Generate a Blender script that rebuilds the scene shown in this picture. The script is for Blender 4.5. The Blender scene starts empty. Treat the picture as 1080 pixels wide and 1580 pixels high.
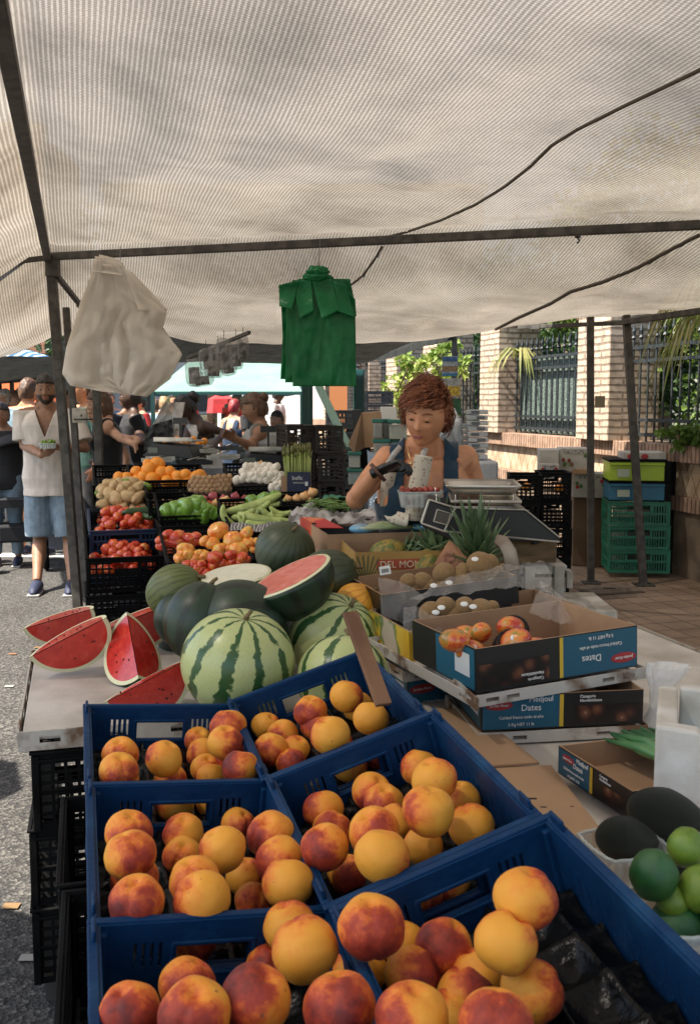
import bpy, math, random
from mathutils import Vector as V, Matrix, Euler, noise
from math import sin, cos, pi, radians as R, sqrt, atan2
random.seed(7)
sc = bpy.context.scene; col = sc.collection
# ---------------- camera, world, sun, exposure ----------------
FX = 1536.0; PITCH = math.atan(170/FX); CZ = 1.55
cd = bpy.data.cameras.new('camera'); cam = bpy.data.objects.new('camera', cd); col.objects.link(cam); sc.camera = cam
cam.location = (0, 0, CZ); cam.rotation_euler = (pi/2-PITCH, 0, 0)
cd.sensor_fit = 'VERTICAL'; cd.sensor_height = 36; cd.lens = 36*FX/1580; cd.clip_end = 500; cd.clip_start = .05
cd.dof.use_dof = True; cd.dof.focus_distance = 3.6; cd.dof.aperture_fstop = 11
SUN_EL, SUN_AZ = R(57), R(-112)      # azimuth from +Y, negative = to the left (and slightly behind the camera)
w = bpy.data.worlds.new('World'); sc.world = w; w.use_nodes = True
nt = w.node_tree; bg = nt.nodes['Background']; sk = nt.nodes.new('ShaderNodeTexSky'); sk.sky_type = 'NISHITA'
sk.sun_disc = False; sk.sun_elevation = SUN_EL; sk.sun_rotation = SUN_AZ; sk.air_density = 1.2; sk.dust_density = 2.0
nt.links.new(sk.outputs[0], bg.inputs[0]); bg.inputs[1].default_value = .11
sd = bpy.data.lights.new('sun', 'SUN'); so = bpy.data.objects.new('sun', sd); col.objects.link(so)
sd.energy = 5; sd.angle = R(.5); sd.color = (1, .93, .82)
sdir = V((sin(SUN_AZ)*cos(SUN_EL), cos(SUN_AZ)*cos(SUN_EL), sin(SUN_EL)))
so.rotation_euler = sdir.to_track_quat('Z', 'Y').to_euler()
sc.view_settings.view_transform = 'Standard'; sc.view_settings.look = 'None'; sc.view_settings.gamma = 1
sc.view_settings.exposure = 1.55
sc.cycles.max_bounces = 6; sc.cycles.transparent_max_bounces = 12; sc.cycles.sample_clamp_indirect = 6

# ---------------- coordinates ----------------
TH = R(15.3); U = V((-sin(TH), cos(TH), 0)); W = V((cos(TH), sin(TH), 0))    # along the stall, across the stall (to the right)
def S(a, b, z=0): return W*a+U*b+V((0, 0, z))
def ray(px, py):
    y = (790-py)/FX
    return V(((px-540)/FX, cos(PITCH)+y*sin(PITCH), -sin(PITCH)+y*cos(PITCH)))
def Q(px, py, z): r = ray(px, py); k = (z-CZ)/r.z; return V((r.x*k, r.y*k, z))
def QY(px, py, Y): r = ray(px, py); k = Y/r.y; return V((r.x*k, Y, CZ+r.z*k))
def dep(p): return p.y*cos(PITCH)-(p.z-CZ)*sin(PITCH)
def rz(a): return Matrix.Rotation(a, 4, 'Z')
def rx(a): return Matrix.Rotation(a, 4, 'X')
def ry(a): return Matrix.Rotation(a, 4, 'Y')
def tr(*a): return Matrix.Translation(V(a) if len(a) == 3 else a[0])
rnd = random.random
def ru(a, b): return a+(b-a)*rnd()

# ---------------- materials ----------------
MT = {}
def mat(name, c, rough=.6, metal=0, c2=None, ns=8, nd=3, lo=.4, hi=.6, bump=0, bs=40, bd=.01, var=0, sheen=0, coat=0, alpha=1, trans=0, stretch=None, spec=None, sss=0):
    if name in MT: return MT[name]
    m = bpy.data.materials.new(name); m.use_nodes = True; MT[name] = m
    t = m.node_tree; b = t.nodes['Principled BSDF']; N = t.nodes.new; L = t.links.new
    c = (*c, 1) if len(c) == 3 else c
    b.inputs['Base Color'].default_value = c; b.inputs['Roughness'].default_value = rough; b.inputs['Metallic'].default_value = metal
    tc = N('ShaderNodeTexCoord'); src = tc.outputs['Object']
    if stretch:
        mp = N('ShaderNodeMapping'); mp.inputs['Scale'].default_value = stretch; L(src, mp.inputs[0]); src = mp.outputs[0]
    out = None
    if c2:
        n = N('ShaderNodeTexNoise'); n.inputs['Scale'].default_value = ns; n.inputs['Detail'].default_value = nd; L(src, n.inputs[0])
        r = N('ShaderNodeValToRGB'); r.color_ramp.elements[0].position = lo; r.color_ramp.elements[1].position = hi
        r.color_ramp.elements[0].color = c; r.color_ramp.elements[1].color = (*c2, 1); L(n.outputs[0], r.inputs[0]); out = r.outputs[0]
    if var:
        oi = N('ShaderNodeObjectInfo'); h = N('ShaderNodeHueSaturation')
        mr = N('ShaderNodeMapRange'); mr.inputs[3].default_value = 1-var; mr.inputs[4].default_value = 1+var; L(oi.outputs['Random'], mr.inputs[0])
        L(mr.outputs[0], h.inputs['Value'])
        m2 = N('ShaderNodeMath'); m2.operation = 'MULTIPLY_ADD'; m2.inputs[1].default_value = -var*.07; m2.inputs[2].default_value = .5+var*.035; L(oi.outputs['Random'], m2.inputs[0]); L(m2.outputs[0], h.inputs['Hue'])
        if out: L(out, h.inputs['Color'])
        else: h.inputs['Color'].default_value = c
        out = h.outputs[0]
    if out: L(out, b.inputs['Base Color'])
    if bump:
        n = N('ShaderNodeTexNoise'); n.inputs['Scale'].default_value = bs; n.inputs['Detail'].default_value = 4; L(src, n.inputs[0])
        bu = N('ShaderNodeBump'); bu.inputs['Strength'].default_value = bump; bu.inputs['Distance'].default_value = bd; L(n.outputs[0], bu.inputs['Height']); L(bu.outputs[0], b.inputs['Normal'])
    if sheen: b.inputs['Sheen Weight'].default_value = sheen; b.inputs['Sheen Roughness'].default_value = .4
    if coat: b.inputs['Coat Weight'].default_value = coat; b.inputs['Coat Roughness'].default_value = .15
    if alpha < 1: b.inputs['Alpha'].default_value = alpha
    if trans: b.inputs['Transmission Weight'].default_value = trans
    if spec is not None: b.inputs['Specular IOR Level'].default_value = spec
    if sss: b.inputs['Subsurface Weight'].default_value = sss; b.inputs['Subsurface Radius'].default_value = (.02, .008, .004)
    return m
def add_transl(m, col_, f):                     # thin cloth: lets light through
    t = m.node_tree; o = t.nodes['Material Output']; b = t.nodes['Principled BSDF']
    tl = t.nodes.new('ShaderNodeBsdfTranslucent'); mx = t.nodes.new('ShaderNodeMixShader'); mx.inputs[0].default_value = f
    s = b.inputs['Base Color']
    if s.is_linked: t.links.new(s.links[0].from_socket, tl.inputs[0])
    else: tl.inputs[0].default_value = (*col_, 1)
    t.links.new(b.outputs[0], mx.inputs[1]); t.links.new(tl.outputs[0], mx.inputs[2]); t.links.new(mx.outputs[0], o.inputs[0]); return m

# ---------------- mesh builder ----------------
class MB:
    def __init__(s): s.v = []; s.f = []; s.mi = []; s.cm = 0
    def add(s, vs, fs, M=None):
        o = len(s.v)
        s.v += [(M @ V(p)) if M else V(p) for p in vs]
        s.f += [[i+o for i in f] for f in fs]; s.mi += [s.cm]*len(fs); return s
    def box(s, c, d, M=None):
        x, y, z = c; a, b, e = d[0]/2, d[1]/2, d[2]/2
        vs = [(x+i*a, y+j*b, z+k*e) for k in (-1, 1) for j in (-1, 1) for i in (-1, 1)]
        return s.add(vs, [(0, 2, 3, 1), (4, 5, 7, 6), (0, 1, 5, 4), (2, 6, 7, 3), (0, 4, 6, 2), (1, 3, 7, 5)], M)
    def tube(s, P, r, n=8, sq=1, M=None, cap=True, up=None):
        P = [V(p) for p in P]; rr = r if isinstance(r, (list, tuple)) else [r]*len(P); vs = []; fs = []
        if up is not None: nrm = V(up)
        else:
            t0 = (P[1]-P[0]).normalized(); nrm = V((0, 0, 1)) if abs(t0.z) < .9 else V((1, 0, 0))
        for i, p in enumerate(P):
            t = (P[min(i+1, len(P)-1)]-P[max(i-1, 0)]).normalized()
            nrm = (nrm-t*nrm.dot(t)).normalized(); b = t.cross(nrm)
            for k in range(n):
                a = 2*pi*k/n; vs.append(p+(nrm*cos(a)*sq+b*sin(a))*rr[i])
        for i in range(len(P)-1):
            for k in range(n): k2 = (k+1) % n; fs.append((i*n+k, i*n+k2, (i+1)*n+k2, (i+1)*n+k))
        if cap: fs.append(tuple(range(n-1, -1, -1))); fs.append(tuple((len(P)-1)*n+k for k in range(n)))
        return s.add(vs, fs, M)
    def bar(s, p, q, wd, ht, M=None):           # rectangular bar between two points
        return s.tube([p, q], sqrt(2)/2, 4, M=M) if False else s._bar(V(p), V(q), wd, ht, M)
    def _bar(s, p, q, wd, ht, M):
        t = (q-p).normalized(); up = V((0, 0, 1)) if abs(t.z) < .95 else V((0, 1, 0))
        sd_ = t.cross(up).normalized(); up = sd_.cross(t); vs = []
        for e in (p, q):
            for i, j in ((-1, -1), (1, -1), (1, 1), (-1, 1)): vs.append(e+sd_*i*wd/2+up*j*ht/2)
        return s.add(vs, [(0, 1, 2, 3)[::-1], (4, 5, 6, 7), (0, 1, 5, 4), (1, 2, 6, 5), (2, 3, 7, 6), (3, 0, 4, 7)], M)
    def ell(s, c, r, M=None, nu=20, nv=12, disp=None):
        vs = [(0, 0, 1)]; fs = []
        for j in range(1, nv):
            for i in range(nu):
                ph = pi*j/nv; th = 2*pi*i/nu; vs.append((sin(ph)*cos(th), sin(ph)*sin(th), cos(ph)))
        vs.append((0, 0, -1)); n = len(vs)
        for i in range(nu): fs.append((0, 1+i, 1+(i+1) % nu)); fs.append((n-1, n-1-nu+(i+1) % nu, n-1-nu+i))
        for j in range(nv-2):
            for i in range(nu): a = 1+j*nu; fs.append((a+i, a+nu+i, a+nu+(i+1) % nu, a+(i+1) % nu))
        if not isinstance(r, (list, tuple)): r = (r, r, r)
        out = []
        for p in vs:
            p = V(p)
            if disp: p = disp(p)
            out.append(V((c[0]+p.x*r[0], c[1]+p.y*r[1], c[2]+p.z*r[2])))
        return s.add(out, fs, M)
    def lathe(s, prof, n=16, M=None, cap=True):
        vs = [(r*cos(2*pi*k/n), r*sin(2*pi*k/n), z) for r, z in prof for k in range(n)]; fs = []
        for i in range(len(prof)-1):
            for k in range(n): k2 = (k+1) % n; fs.append((i*n+k, i*n+k2, (i+1)*n+k2, (i+1)*n+k))
        if cap: fs.append(tuple(range(n-1, -1, -1))); fs.append(tuple((len(prof)-1)*n+k for k in range(n)))
        return s.add(vs, fs, M)
    def grid(s, nx, ny, fn, M=None, closed=False):
        vs = [fn(i/nx, j/ny) for j in range(ny+1) for i in range(nx+1)]
        fs = [(j*(nx+1)+i, j*(nx+1)+i+1, (j+1)*(nx+1)+i+1, (j+1)*(nx+1)+i) for j in range(ny) for i in range(nx)]
        return s.add(vs, fs, M)
    def prism(s, poly, z0, z1, M=None):
        n = len(poly); vs = [(x, y, z0) for x, y in poly]+[(x, y, z1) for x, y in poly]
        fs = [tuple(range(n-1, -1, -1)), tuple(range(n, 2*n))]+[(i, (i+1) % n, n+(i+1) % n, n+i) for i in range(n)]
        return s.add(vs, fs, M)
    def panel(s, w_, h_, holes, th, M=None):    # upright sheet in xz, x in [0,w], z in [0,h], thickness along y, rectangular holes
        xs = sorted({0, w_, *[q for h in holes for q in (h[0], h[2])]}); zs = sorted({0, h_, *[q for h in holes for q in (h[1], h[3])]})
        solid = {}
        for i in range(len(xs)-1):
            for j in range(len(zs)-1):
                cx, cz = (xs[i]+xs[i+1])/2, (zs[j]+zs[j+1])/2
                solid[i, j] = not any(h[0] < cx < h[2] and h[1] < cz < h[3] for h in holes)
        idx = {}; vs = []; fs = []
        def vi(i, j, k):
            if (i, j, k) not in idx: idx[i, j, k] = len(vs); vs.append((xs[i], (k-.5)*th, zs[j]))
            return idx[i, j, k]
        g = lambda i, j: solid.get((i, j), False)
        for (i, j), q in solid.items():
            if not q: continue
            fs.append((vi(i, j, 0), vi(i+1, j, 0), vi(i+1, j+1, 0), vi(i, j+1, 0)))
            fs.append((vi(i, j, 1), vi(i, j+1, 1), vi(i+1, j+1, 1), vi(i+1, j, 1)))
            if not g(i-1, j): fs.append((vi(i, j, 0), vi(i, j+1, 0), vi(i, j+1, 1), vi(i, j, 1)))
            if not g(i+1, j): fs.append((vi(i+1, j, 0), vi(i+1, j, 1), vi(i+1, j+1, 1), vi(i+1, j+1, 0)))
            if not g(i, j-1): fs.append((vi(i, j, 0), vi(i, j, 1), vi(i+1, j, 1), vi(i+1, j, 0)))
            if not g(i, j+1): fs.append((vi(i, j+1, 0), vi(i+1, j+1, 0), vi(i+1, j+1, 1), vi(i, j+1, 1)))
        return s.add(vs, fs, M)
    def build(s, name, m, parent=None, smooth=True, bevel=0, world=False, solid=0, sub=0, loc=None, rot=None):
        vs = s.v
        if world and parent: iv = PM[parent.name].inverted(); vs = [iv @ p for p in vs]
        me = bpy.data.meshes.new(name); me.from_pydata([tuple(p) for p in vs], [], s.f)
        for x in (m if isinstance(m, (list, tuple)) else [m]): me.materials.append(x)
        if any(s.mi): me.polygons.foreach_set('material_index', s.mi)
        me.polygons.foreach_set('use_smooth', [smooth]*len(me.polygons)); me.update()
        o = bpy.data.objects.new(name, me); col.objects.link(o)
        if parent: o.parent = parent
        if solid: d = o.modifiers.new('s', 'SOLIDIFY'); d.thickness = solid; d.offset = 0
        if bevel:
            d = o.modifiers.new('b', 'BEVEL'); d.width = bevel; d.segments = 2; d.limit_method = 'ANGLE'
        if sub: d = o.modifiers.new('u', 'SUBSURF'); d.levels = sub; d.render_levels = sub
        if loc is not None: o.location = loc
        if rot is not None: o.rotation_euler = rot
        return o
PM = {}
tmp_sc = bpy.data.scenes.new('tmp')
def bake(o):                                    # mesh of o with its modifiers applied, evaluated in a scratch scene
    tmp_sc.collection.objects.link(o)
    if o.name in col.objects: col.objects.unlink(o)
    with bpy.context.temp_override(scene=tmp_sc, view_layer=tmp_sc.view_layers[0]):
        dg = bpy.context.evaluated_depsgraph_get(); me = bpy.data.meshes.new_from_object(o.evaluated_get(dg))
    bpy.data.objects.remove(o); return me
def tag(o, label, cat, group=None, kind=None):
    if label: o['label'] = label
    if cat: o['category'] = cat
    if group: o['group'] = group
    if kind: o['kind'] = kind
    return o
def thing(name, label, cat, loc=(0, 0, 0), rot=(0, 0, 0), group=None, M=None):
    o = bpy.data.objects.new(name, None); col.objects.link(o); o.empty_display_size = .05
    if M is None: M = tr(V(loc)) @ Euler(rot).to_matrix().to_4x4()
    o.matrix_world = M; PM[o.name] = M.copy()
    return tag(o, label, cat, group)
def dup(o, label=None, M=None, parent=None):
    c = o.copy(); col.objects.link(c)
    if parent: c.parent = parent
    if M is not None: c.matrix_world = M; PM[c.name] = M.copy()
    if label: c['label'] = label
    for ch in list(o.children): dup(ch, parent=c)
    return c
def struct(name, mb, m, **k): o = mb.build(name, m, **k); o['kind'] = 'structure'; return o
def fbm(p, s=1): return noise.noise(V(p)*s)
ORD = ['first', 'second', 'third', 'fourth', 'fifth', 'sixth', 'seventh', 'eighth', 'ninth', 'tenth', 'eleventh', 'twelfth']
def text(s, M, size, m, parent, name='lettering', align='CENTER', ext=.0006, sx=1):
    cu = bpy.data.curves.new(name, 'FONT'); cu.body = s; cu.size = size; cu.extrude = ext; cu.align_x = align; cu.align_y = 'CENTER'
    me = bake(bpy.data.objects.new(name, cu)); me.materials.clear(); me.materials.append(m); o = bpy.data.objects.new(name, me); col.objects.link(o)
    o.parent = parent; o.matrix_local = M @ Matrix.Diagonal((sx, 1, 1, 1)); return o
# ================= SETTING =================
def tex_mat(name, build, rough=.8):
    m = bpy.data.materials.new(name); m.use_nodes = True; MT[name] = m
    t = m.node_tree; b = t.nodes['Principled BSDF']; b.inputs['Roughness'].default_value = rough
    build(t, b, t.nodes.new, t.links.new); return m
def ramp(N, L, src, stops):
    r = N('ShaderNodeValToRGB'); e = r.color_ramp.elements
    while len(e) < len(stops): e.new(.5)
    for i, (p, c) in enumerate(stops): e[i].position = p; e[i].color = (*c, 1)
    L(src, r.inputs[0]); return r.outputs[0]
def asphalt(t, b, N, L):
    tc = N('ShaderNodeTexCoord'); v = N('ShaderNodeTexVoronoi'); v.inputs['Scale'].default_value = 90; L(tc.outputs['Object'], v.inputs[0])
    n = N('ShaderNodeTexNoise'); n.inputs['Scale'].default_value = 1.3; n.inputs['Detail'].default_value = 6; L(tc.outputs['Object'], n.inputs[0])
    n2 = N('ShaderNodeTexNoise'); n2.inputs['Scale'].default_value = 160; n2.inputs['Detail'].default_value = 2; L(tc.outputs['Object'], n2.inputs[0])
    c1 = ramp(N, L, v.outputs['Color'], [(.1, (.022, .021, .02)), (.5, (.06, .057, .053)), (.9, (.19, .18, .16))])
    c2 = ramp(N, L, n.outputs[0], [(.3, (.6, .58, .55)), (.7, (1, 1, 1))])
    c3 = ramp(N, L, n2.outputs[0], [(.35, (.5, .5, .5)), (.6, (1, 1, 1))])
    mx = N('ShaderNodeMix'); mx.data_type = 'RGBA'; mx.blend_type = 'MULTIPLY'; mx.inputs[0].default_value = 1; L(c1, mx.inputs[6]); L(c2, mx.inputs[7])
    m2 = N('ShaderNodeMix'); m2.data_type = 'RGBA'; m2.blend_type = 'MULTIPLY'; m2.inputs[0].default_value = 1; L(mx.outputs[2], m2.inputs[6]); L(c3, m2.inputs[7])
    L(m2.outputs[2], b.inputs['Base Color'])
    bu = N('ShaderNodeBump'); bu.inputs['Distance'].default_value = .004; L(v.outputs['Distance'], bu.inputs['Height']); L(bu.outputs[0], b.inputs['Normal'])
AS = tex_mat('asphalt', asphalt, .85)
m = MB(); m.grid(8, 8, lambda a, b: (-60+120*a, -10+160*b, 0)); struct('road', m, AS, smooth=False)
def tiles(t, b, N, L):
    tc = N('ShaderNodeTexCoord'); mp = N('ShaderNodeMapping'); mp.inputs['Rotation'].default_value = (0, 0, -TH); L(tc.outputs['Object'], mp.inputs[0])
    br = N('ShaderNodeTexBrick'); br.inputs['Scale'].default_value = 1; br.inputs['Brick Width'].default_value = .2; br.inputs['Row Height'].default_value = .2; br.offset = 0
    br.inputs['Mortar Size'].default_value = .006; br.inputs['Color1'].default_value = (.42, .29, .19, 1); br.inputs['Color2'].default_value = (.36, .245, .155, 1); br.inputs['Mortar'].default_value = (.16, .11, .075, 1); L(mp.outputs[0], br.inputs[0])
    wv = N('ShaderNodeTexWave'); wv.wave_type = 'BANDS'; wv.bands_direction = 'Y'; wv.inputs['Scale'].default_value = 20/2/3.14159*3.14159/ .62; wv.inputs['Distortion'].default_value = .15; L(mp.outputs[0], wv.inputs[0])
    n = N('ShaderNodeTexNoise'); n.inputs['Scale'].default_value = 2.2; n.inputs['Detail'].default_value = 6; L(tc.outputs['Object'], n.inputs[0])
    c = ramp(N, L, n.outputs[0], [(.3, (.5, .48, .46)), (.65, (1, 1, 1))])
    g = ramp(N, L, wv.outputs[0], [(.0, (.55, .5, .48)), (.4, (1, 1, 1))])
    mx = N('ShaderNodeMix'); mx.data_type = 'RGBA'; mx.blend_type = 'MULTIPLY'; mx.inputs[0].default_value = 1; L(br.outputs[0], mx.inputs[6]); L(c, mx.inputs[7])
    m2 = N('ShaderNodeMix'); m2.data_type = 'RGBA'; m2.blend_type = 'MULTIPLY'; m2.inputs[0].default_value = 1; L(mx.outputs[2], m2.inputs[6]); L(g, m2.inputs[7])
    L(m2.outputs[2], b.inputs['Base Color'])
    bu = N('ShaderNodeBump'); bu.inputs['Distance'].default_value = .006; L(wv.outputs[0], bu.inputs['Height']); L(bu.outputs[0], b.inputs['Normal'])
TILE = tex_mat('terracotta_tiles', tiles, .75)
def slab(a0, a1, b0, b1, z0, z1, mb=None):
    mb = mb or MB(); P = [S(a0, b0), S(a1, b0), S(a1, b1), S(a0, b1)]
    return mb.prism([(p.x, p.y) for p in P], z0, z1)
struct('pavement', slab(3.22, 4.8, -8, 60, -.05, .12), TILE, smooth=False)
KERB = mat('kerb_stone', (.26, .22, .18), .85, c2=(.17, .145, .12), ns=9, bump=.4, bs=60)
m = MB(); b = -8
while b < 40: slab(3.04, 3.216, b, b+.985, -.05, .124, m); b += 1
struct('kerb', m, KERB, smooth=False, bevel=.012)
CONC = mat('concrete_dark', (.16, .14, .12), .85, c2=(.24, .21, .18), ns=5)
m = slab(4.8, 30, -8, 60, -.05, 1.0); struct('garden_ground', m, mat('soil', (.06, .045, .03), .95, c2=(.04, .05, .02), ns=3), smooth=False)
# road marking seen behind the man
m = MB(); p = Q(0, 856, .004); m.prism([(p.x-2, p.y-.12), (p.x+.9, p.y-.12), (p.x+.9, p.y+.12), (p.x-2, p.y+.12)], 0, .004); struct('road_marking', m, mat('road_paint', (.55, .53, .5), .8), smooth=False)
# manhole cover on pavement
p0, p1, p2, p3 = [Q(*q, .124) for q in ((884, 908), (915, 919), (995, 914), (965, 900))]
e = thing('access_cover', 'square rusty metal access cover set in the terracotta pavement', 'manhole cover', loc=(p0+p2)/2)
m = MB(); m.prism([(q.x, q.y) for q in (p0, p1, p2, p3)], .118, .128); m.build('frame', mat('rust_dark', (.07, .055, .045), .7, c2=(.12, .08, .05)), e, False, world=True)
c = (p0+p1+p2+p3)/4; m = MB(); m.prism([(c.x+(q.x-c.x)*.9, c.y+(q.y-c.y)*.9) for q in (p0, p1, p2, p3)], .124, .134); m.build('lid', mat('cover_tile', (.2, .14, .09), .8, c2=(.14, .1, .07), ns=20), e, False, world=True)
m = MB(); m.box((c.x, c.y, .136), (.09, .02, .006)); m.build('lifting_slot', mat('black', (.01, .01, .01)), e, False, world=True)

# ---------------- garden wall, pillars, railings ----------------
def brick(name, c1, c2, mor, bw, rh, ms=.012, swap=False):
    def f(t, b, N, L):
        tc = N('ShaderNodeTexCoord'); mp = N('ShaderNodeMapping'); L(tc.outputs['Object'], mp.inputs[0])
        sx = N('ShaderNodeSeparateXYZ'); L(mp.outputs[0], sx.inputs[0]); ad = N('ShaderNodeMath'); ad.operation = 'ADD'; L(sx.outputs[0], ad.inputs[0]); L(sx.outputs[1], ad.inputs[1])
        cb = N('ShaderNodeCombineXYZ'); L(ad.outputs[0], cb.inputs[0]); L(sx.outputs[2], cb.inputs[1])
        nz = N('ShaderNodeTexNoise'); nz.inputs['Scale'].default_value = 7; L(tc.outputs['Object'], nz.inputs[0])
        va = N('ShaderNodeMixRGB'); va.inputs[0].default_value = .02; L(cb.outputs[0], va.inputs[1]); L(nz.outputs[1], va.inputs[2])
        br = N('ShaderNodeTexBrick'); br.inputs['Scale'].default_value = 1; br.inputs['Brick Width'].default_value = bw; br.inputs['Row Height'].default_value = rh
        br.inputs['Mortar Size'].default_value = ms; br.inputs['Mortar Smooth'].default_value = .3; br.inputs['Color1'].default_value = (*c1, 1); br.inputs['Color2'].default_value = (*c2, 1); br.inputs['Mortar'].default_value = (*mor, 1); L(va.outputs[0], br.inputs[0])
        n = N('ShaderNodeTexNoise'); n.inputs['Scale'].default_value = 14; n.inputs['Detail'].default_value = 5; L(tc.outputs['Object'], n.inputs[0])
        c = ramp(N, L, n.outputs[0], [(.3, (.6, .58, .56)), (.6, (1, 1, 1))])
        mx = N('ShaderNodeMix'); mx.data_type = 'RGBA'; mx.blend_type = 'MULTIPLY'; mx.inputs[0].default_value = 1; L(br.outputs[0], mx.inputs[6]); L(c, mx.inputs[7]); L(mx.outputs[2], b.inputs['Base Color'])
        iv = N('ShaderNodeMath'); iv.operation = 'SUBTRACT'; iv.inputs[0].default_value = 1; L(br.outputs['Fac'], iv.inputs[1])
        bu = N('ShaderNodeBump'); bu.inputs['Distance'].default_value = .012; L(iv.outputs[0], bu.inputs['Height']); L(bu.outputs[0], b.inputs['Normal'])
    return tex_mat(name, f, .85)
BR = brick('pale_brick', (.52, .41, .31), (.44, .33, .24), (.24, .18, .13), .30, .062)
RL = brick('rowlock_brick', (.4, .25, .17), (.3, .19, .13), (.13, .09, .06), .055, .4, .008)
STN = mat('stone_panel', (.2, .15, .1), .8, c2=(.12, .085, .06), ns=4, bump=.3)
def diam(t, b, N, L):
    tc = N('ShaderNodeTexCoord'); sx = N('ShaderNodeSeparateXYZ'); L(tc.outputs['Object'], sx.inputs[0])
    def fold(sgn):
        a = N('ShaderNodeMath'); a.operation = 'MULTIPLY_ADD'; L(sx.outputs[1], a.inputs[0]); a.inputs[1].default_value = 1.9*sgn; L(sx.outputs[2], a.inputs[2])
        k = N('ShaderNodeMath'); k.operation = 'PINGPONG'; k.inputs[1].default_value = .14; L(a.outputs[0], k.inputs[0]); return k.outputs[0]
    mn = N('ShaderNodeMath'); mn.operation = 'MINIMUM'; L(fold(1), mn.inputs[0]); L(fold(-1), mn.inputs[1])
    n = N('ShaderNodeTexNoise'); n.inputs['Scale'].default_value = 6; n.inputs['Detail'].default_value = 5; L(tc.outputs['Object'], n.inputs[0])
    c = ramp(N, L, n.outputs[0], [(.35, (.34, .24, .15)), (.65, (.55, .43, .3))]); g = ramp(N, L, mn.outputs[0], [(.006, (.25, .2, .16)), (.012, (1, 1, 1))])
    mx = N('ShaderNodeMix'); mx.data_type = 'RGBA'; mx.blend_type = 'MULTIPLY'; mx.inputs[0].default_value = 1; L(c, mx.inputs[6]); L(g, mx.inputs[7]); L(mx.outputs[2], b.inputs['Base Color'])
DIA = tex_mat('diamond_tile', diam, .7)
AW = 4.75
MW = tr(S(AW, 0)) @ rz(TH)                     # wall frame: x across (away from road), y along the wall, z up
e = thing('garden_wall', 'low brick and diamond tile garden wall along the pavement', 'wall', M=MW)
B0, B1 = 2.0, 30
for nm, z0, z1, dx, mm in (('stone_base', .1, .66, 0, STN), ('lower_brick_band', .66, .78, -.03, RL), ('diamond_tile_band', .78, 1.06, .01, DIA), ('coping', 1.06, 1.2, -.05, RL)):
    m = MB(); m.box(((dx+.32)/2, (B0+B1)/2, (z0+z1)/2), (.32-dx, B1-B0, z1-z0)); m.build(nm, mm, e, False, bevel=.006)
PIL = [(8.12, 8.72), (10.58, 11.12), (12.6, 13.15), (14.33, 14.85), (15.8, 16.4), (18.3, 18.9), (21, 21.6), (24, 24.6)]
pl = ['nearest brick pillar, just behind the thin post with the lock plate', 'brick pillar between the planted railing and the white container stack', 'brick pillar behind the hanging flyers and vine', 'brick pillar far back just right of the green bags', 'narrow farthest visible brick pillar beside the green bags']
WH = mat('pillar_cap', (.45, .36, .27), .8)
for i, (b0, b1) in enumerate(PIL):
    o = thing('brick_pillar', pl[i] if i < 5 else 'brick pillar beyond the far stalls', 'pillar', M=MW @ tr(-.1, (b0+b1)/2, 1.2), group='brick pillars of the garden wall')
    m = MB(); m.box((.25, 0, .66), (.52, b1-b0, 1.33)); m.build('shaft', BR, o, False, bevel=.008)
    m = MB(); m.box((.25, 0, 1.36), (.62, b1-b0+.1, .07)); m.box((.25, 0, 1.42), (.5, b1-b0, .06)); m.build('cap', WH, o, False, bevel=.01)
IR = mat('wrought_iron', (.018, .022, .024), .45, metal=.2, c2=(.035, .042, .046), ns=30)
SPANS = [(2.2, 8.1, 'near railing panel behind the leaning post, palm leaves behind it'), (8.74, 10.56, 'railing panel with green mesh between the two nearest pillars'), (11.14, 12.58, 'railing panel behind the climbing vine and flyers'), (13.17, 14.31, 'railing panel above the vendor head'), (14.87, 15.78, 'narrow railing panel right of the green bags'), (16.42, 18.28, 'farthest railing panel partly behind the bags')]
for i, (b0, b1, lb) in enumerate(SPANS):
    o = thing('railing', 'black spear topped iron '+lb, 'railing', M=MW @ tr(.1, 0, 1.2), group='iron railings of the garden wall')
    m = MB()
    for z in (.03, .16, .68, .80): m.box((0, (b0+b1)/2, z+.03), (.035, b1-b0, .03))
    m.build('rails', IR, o, False)
    m = MB(); n = int((b1-b0)/.125)
    for k in range(n+1):
        y = b0+.03+(b1-b0-.06)*k/n
        m.tube([(0, y, .0), (0, y, .92)], .011, 6)
        m.lathe([(.011, .9), (.024, .92), (.011, .94), (.02, .98), (.001, 1.06)], 6, tr(0, y, 0))
    m.build('bars', IR, o, False)
MESHM = mat('green_screen', (.03, .05, .045), .7, c2=(.16, .2, .17), ns=60, lo=.45, hi=.55)
o = MB(); o.box((.16, (8.74+10.56)/2, 1.2+.42), (.02, 1.8, .8)); o = o.build('privacy_screen', MESHM, thing('privacy_screen', 'mottled green privacy mesh fixed behind the railing between two pillars', 'screen', M=MW), False)

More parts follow.
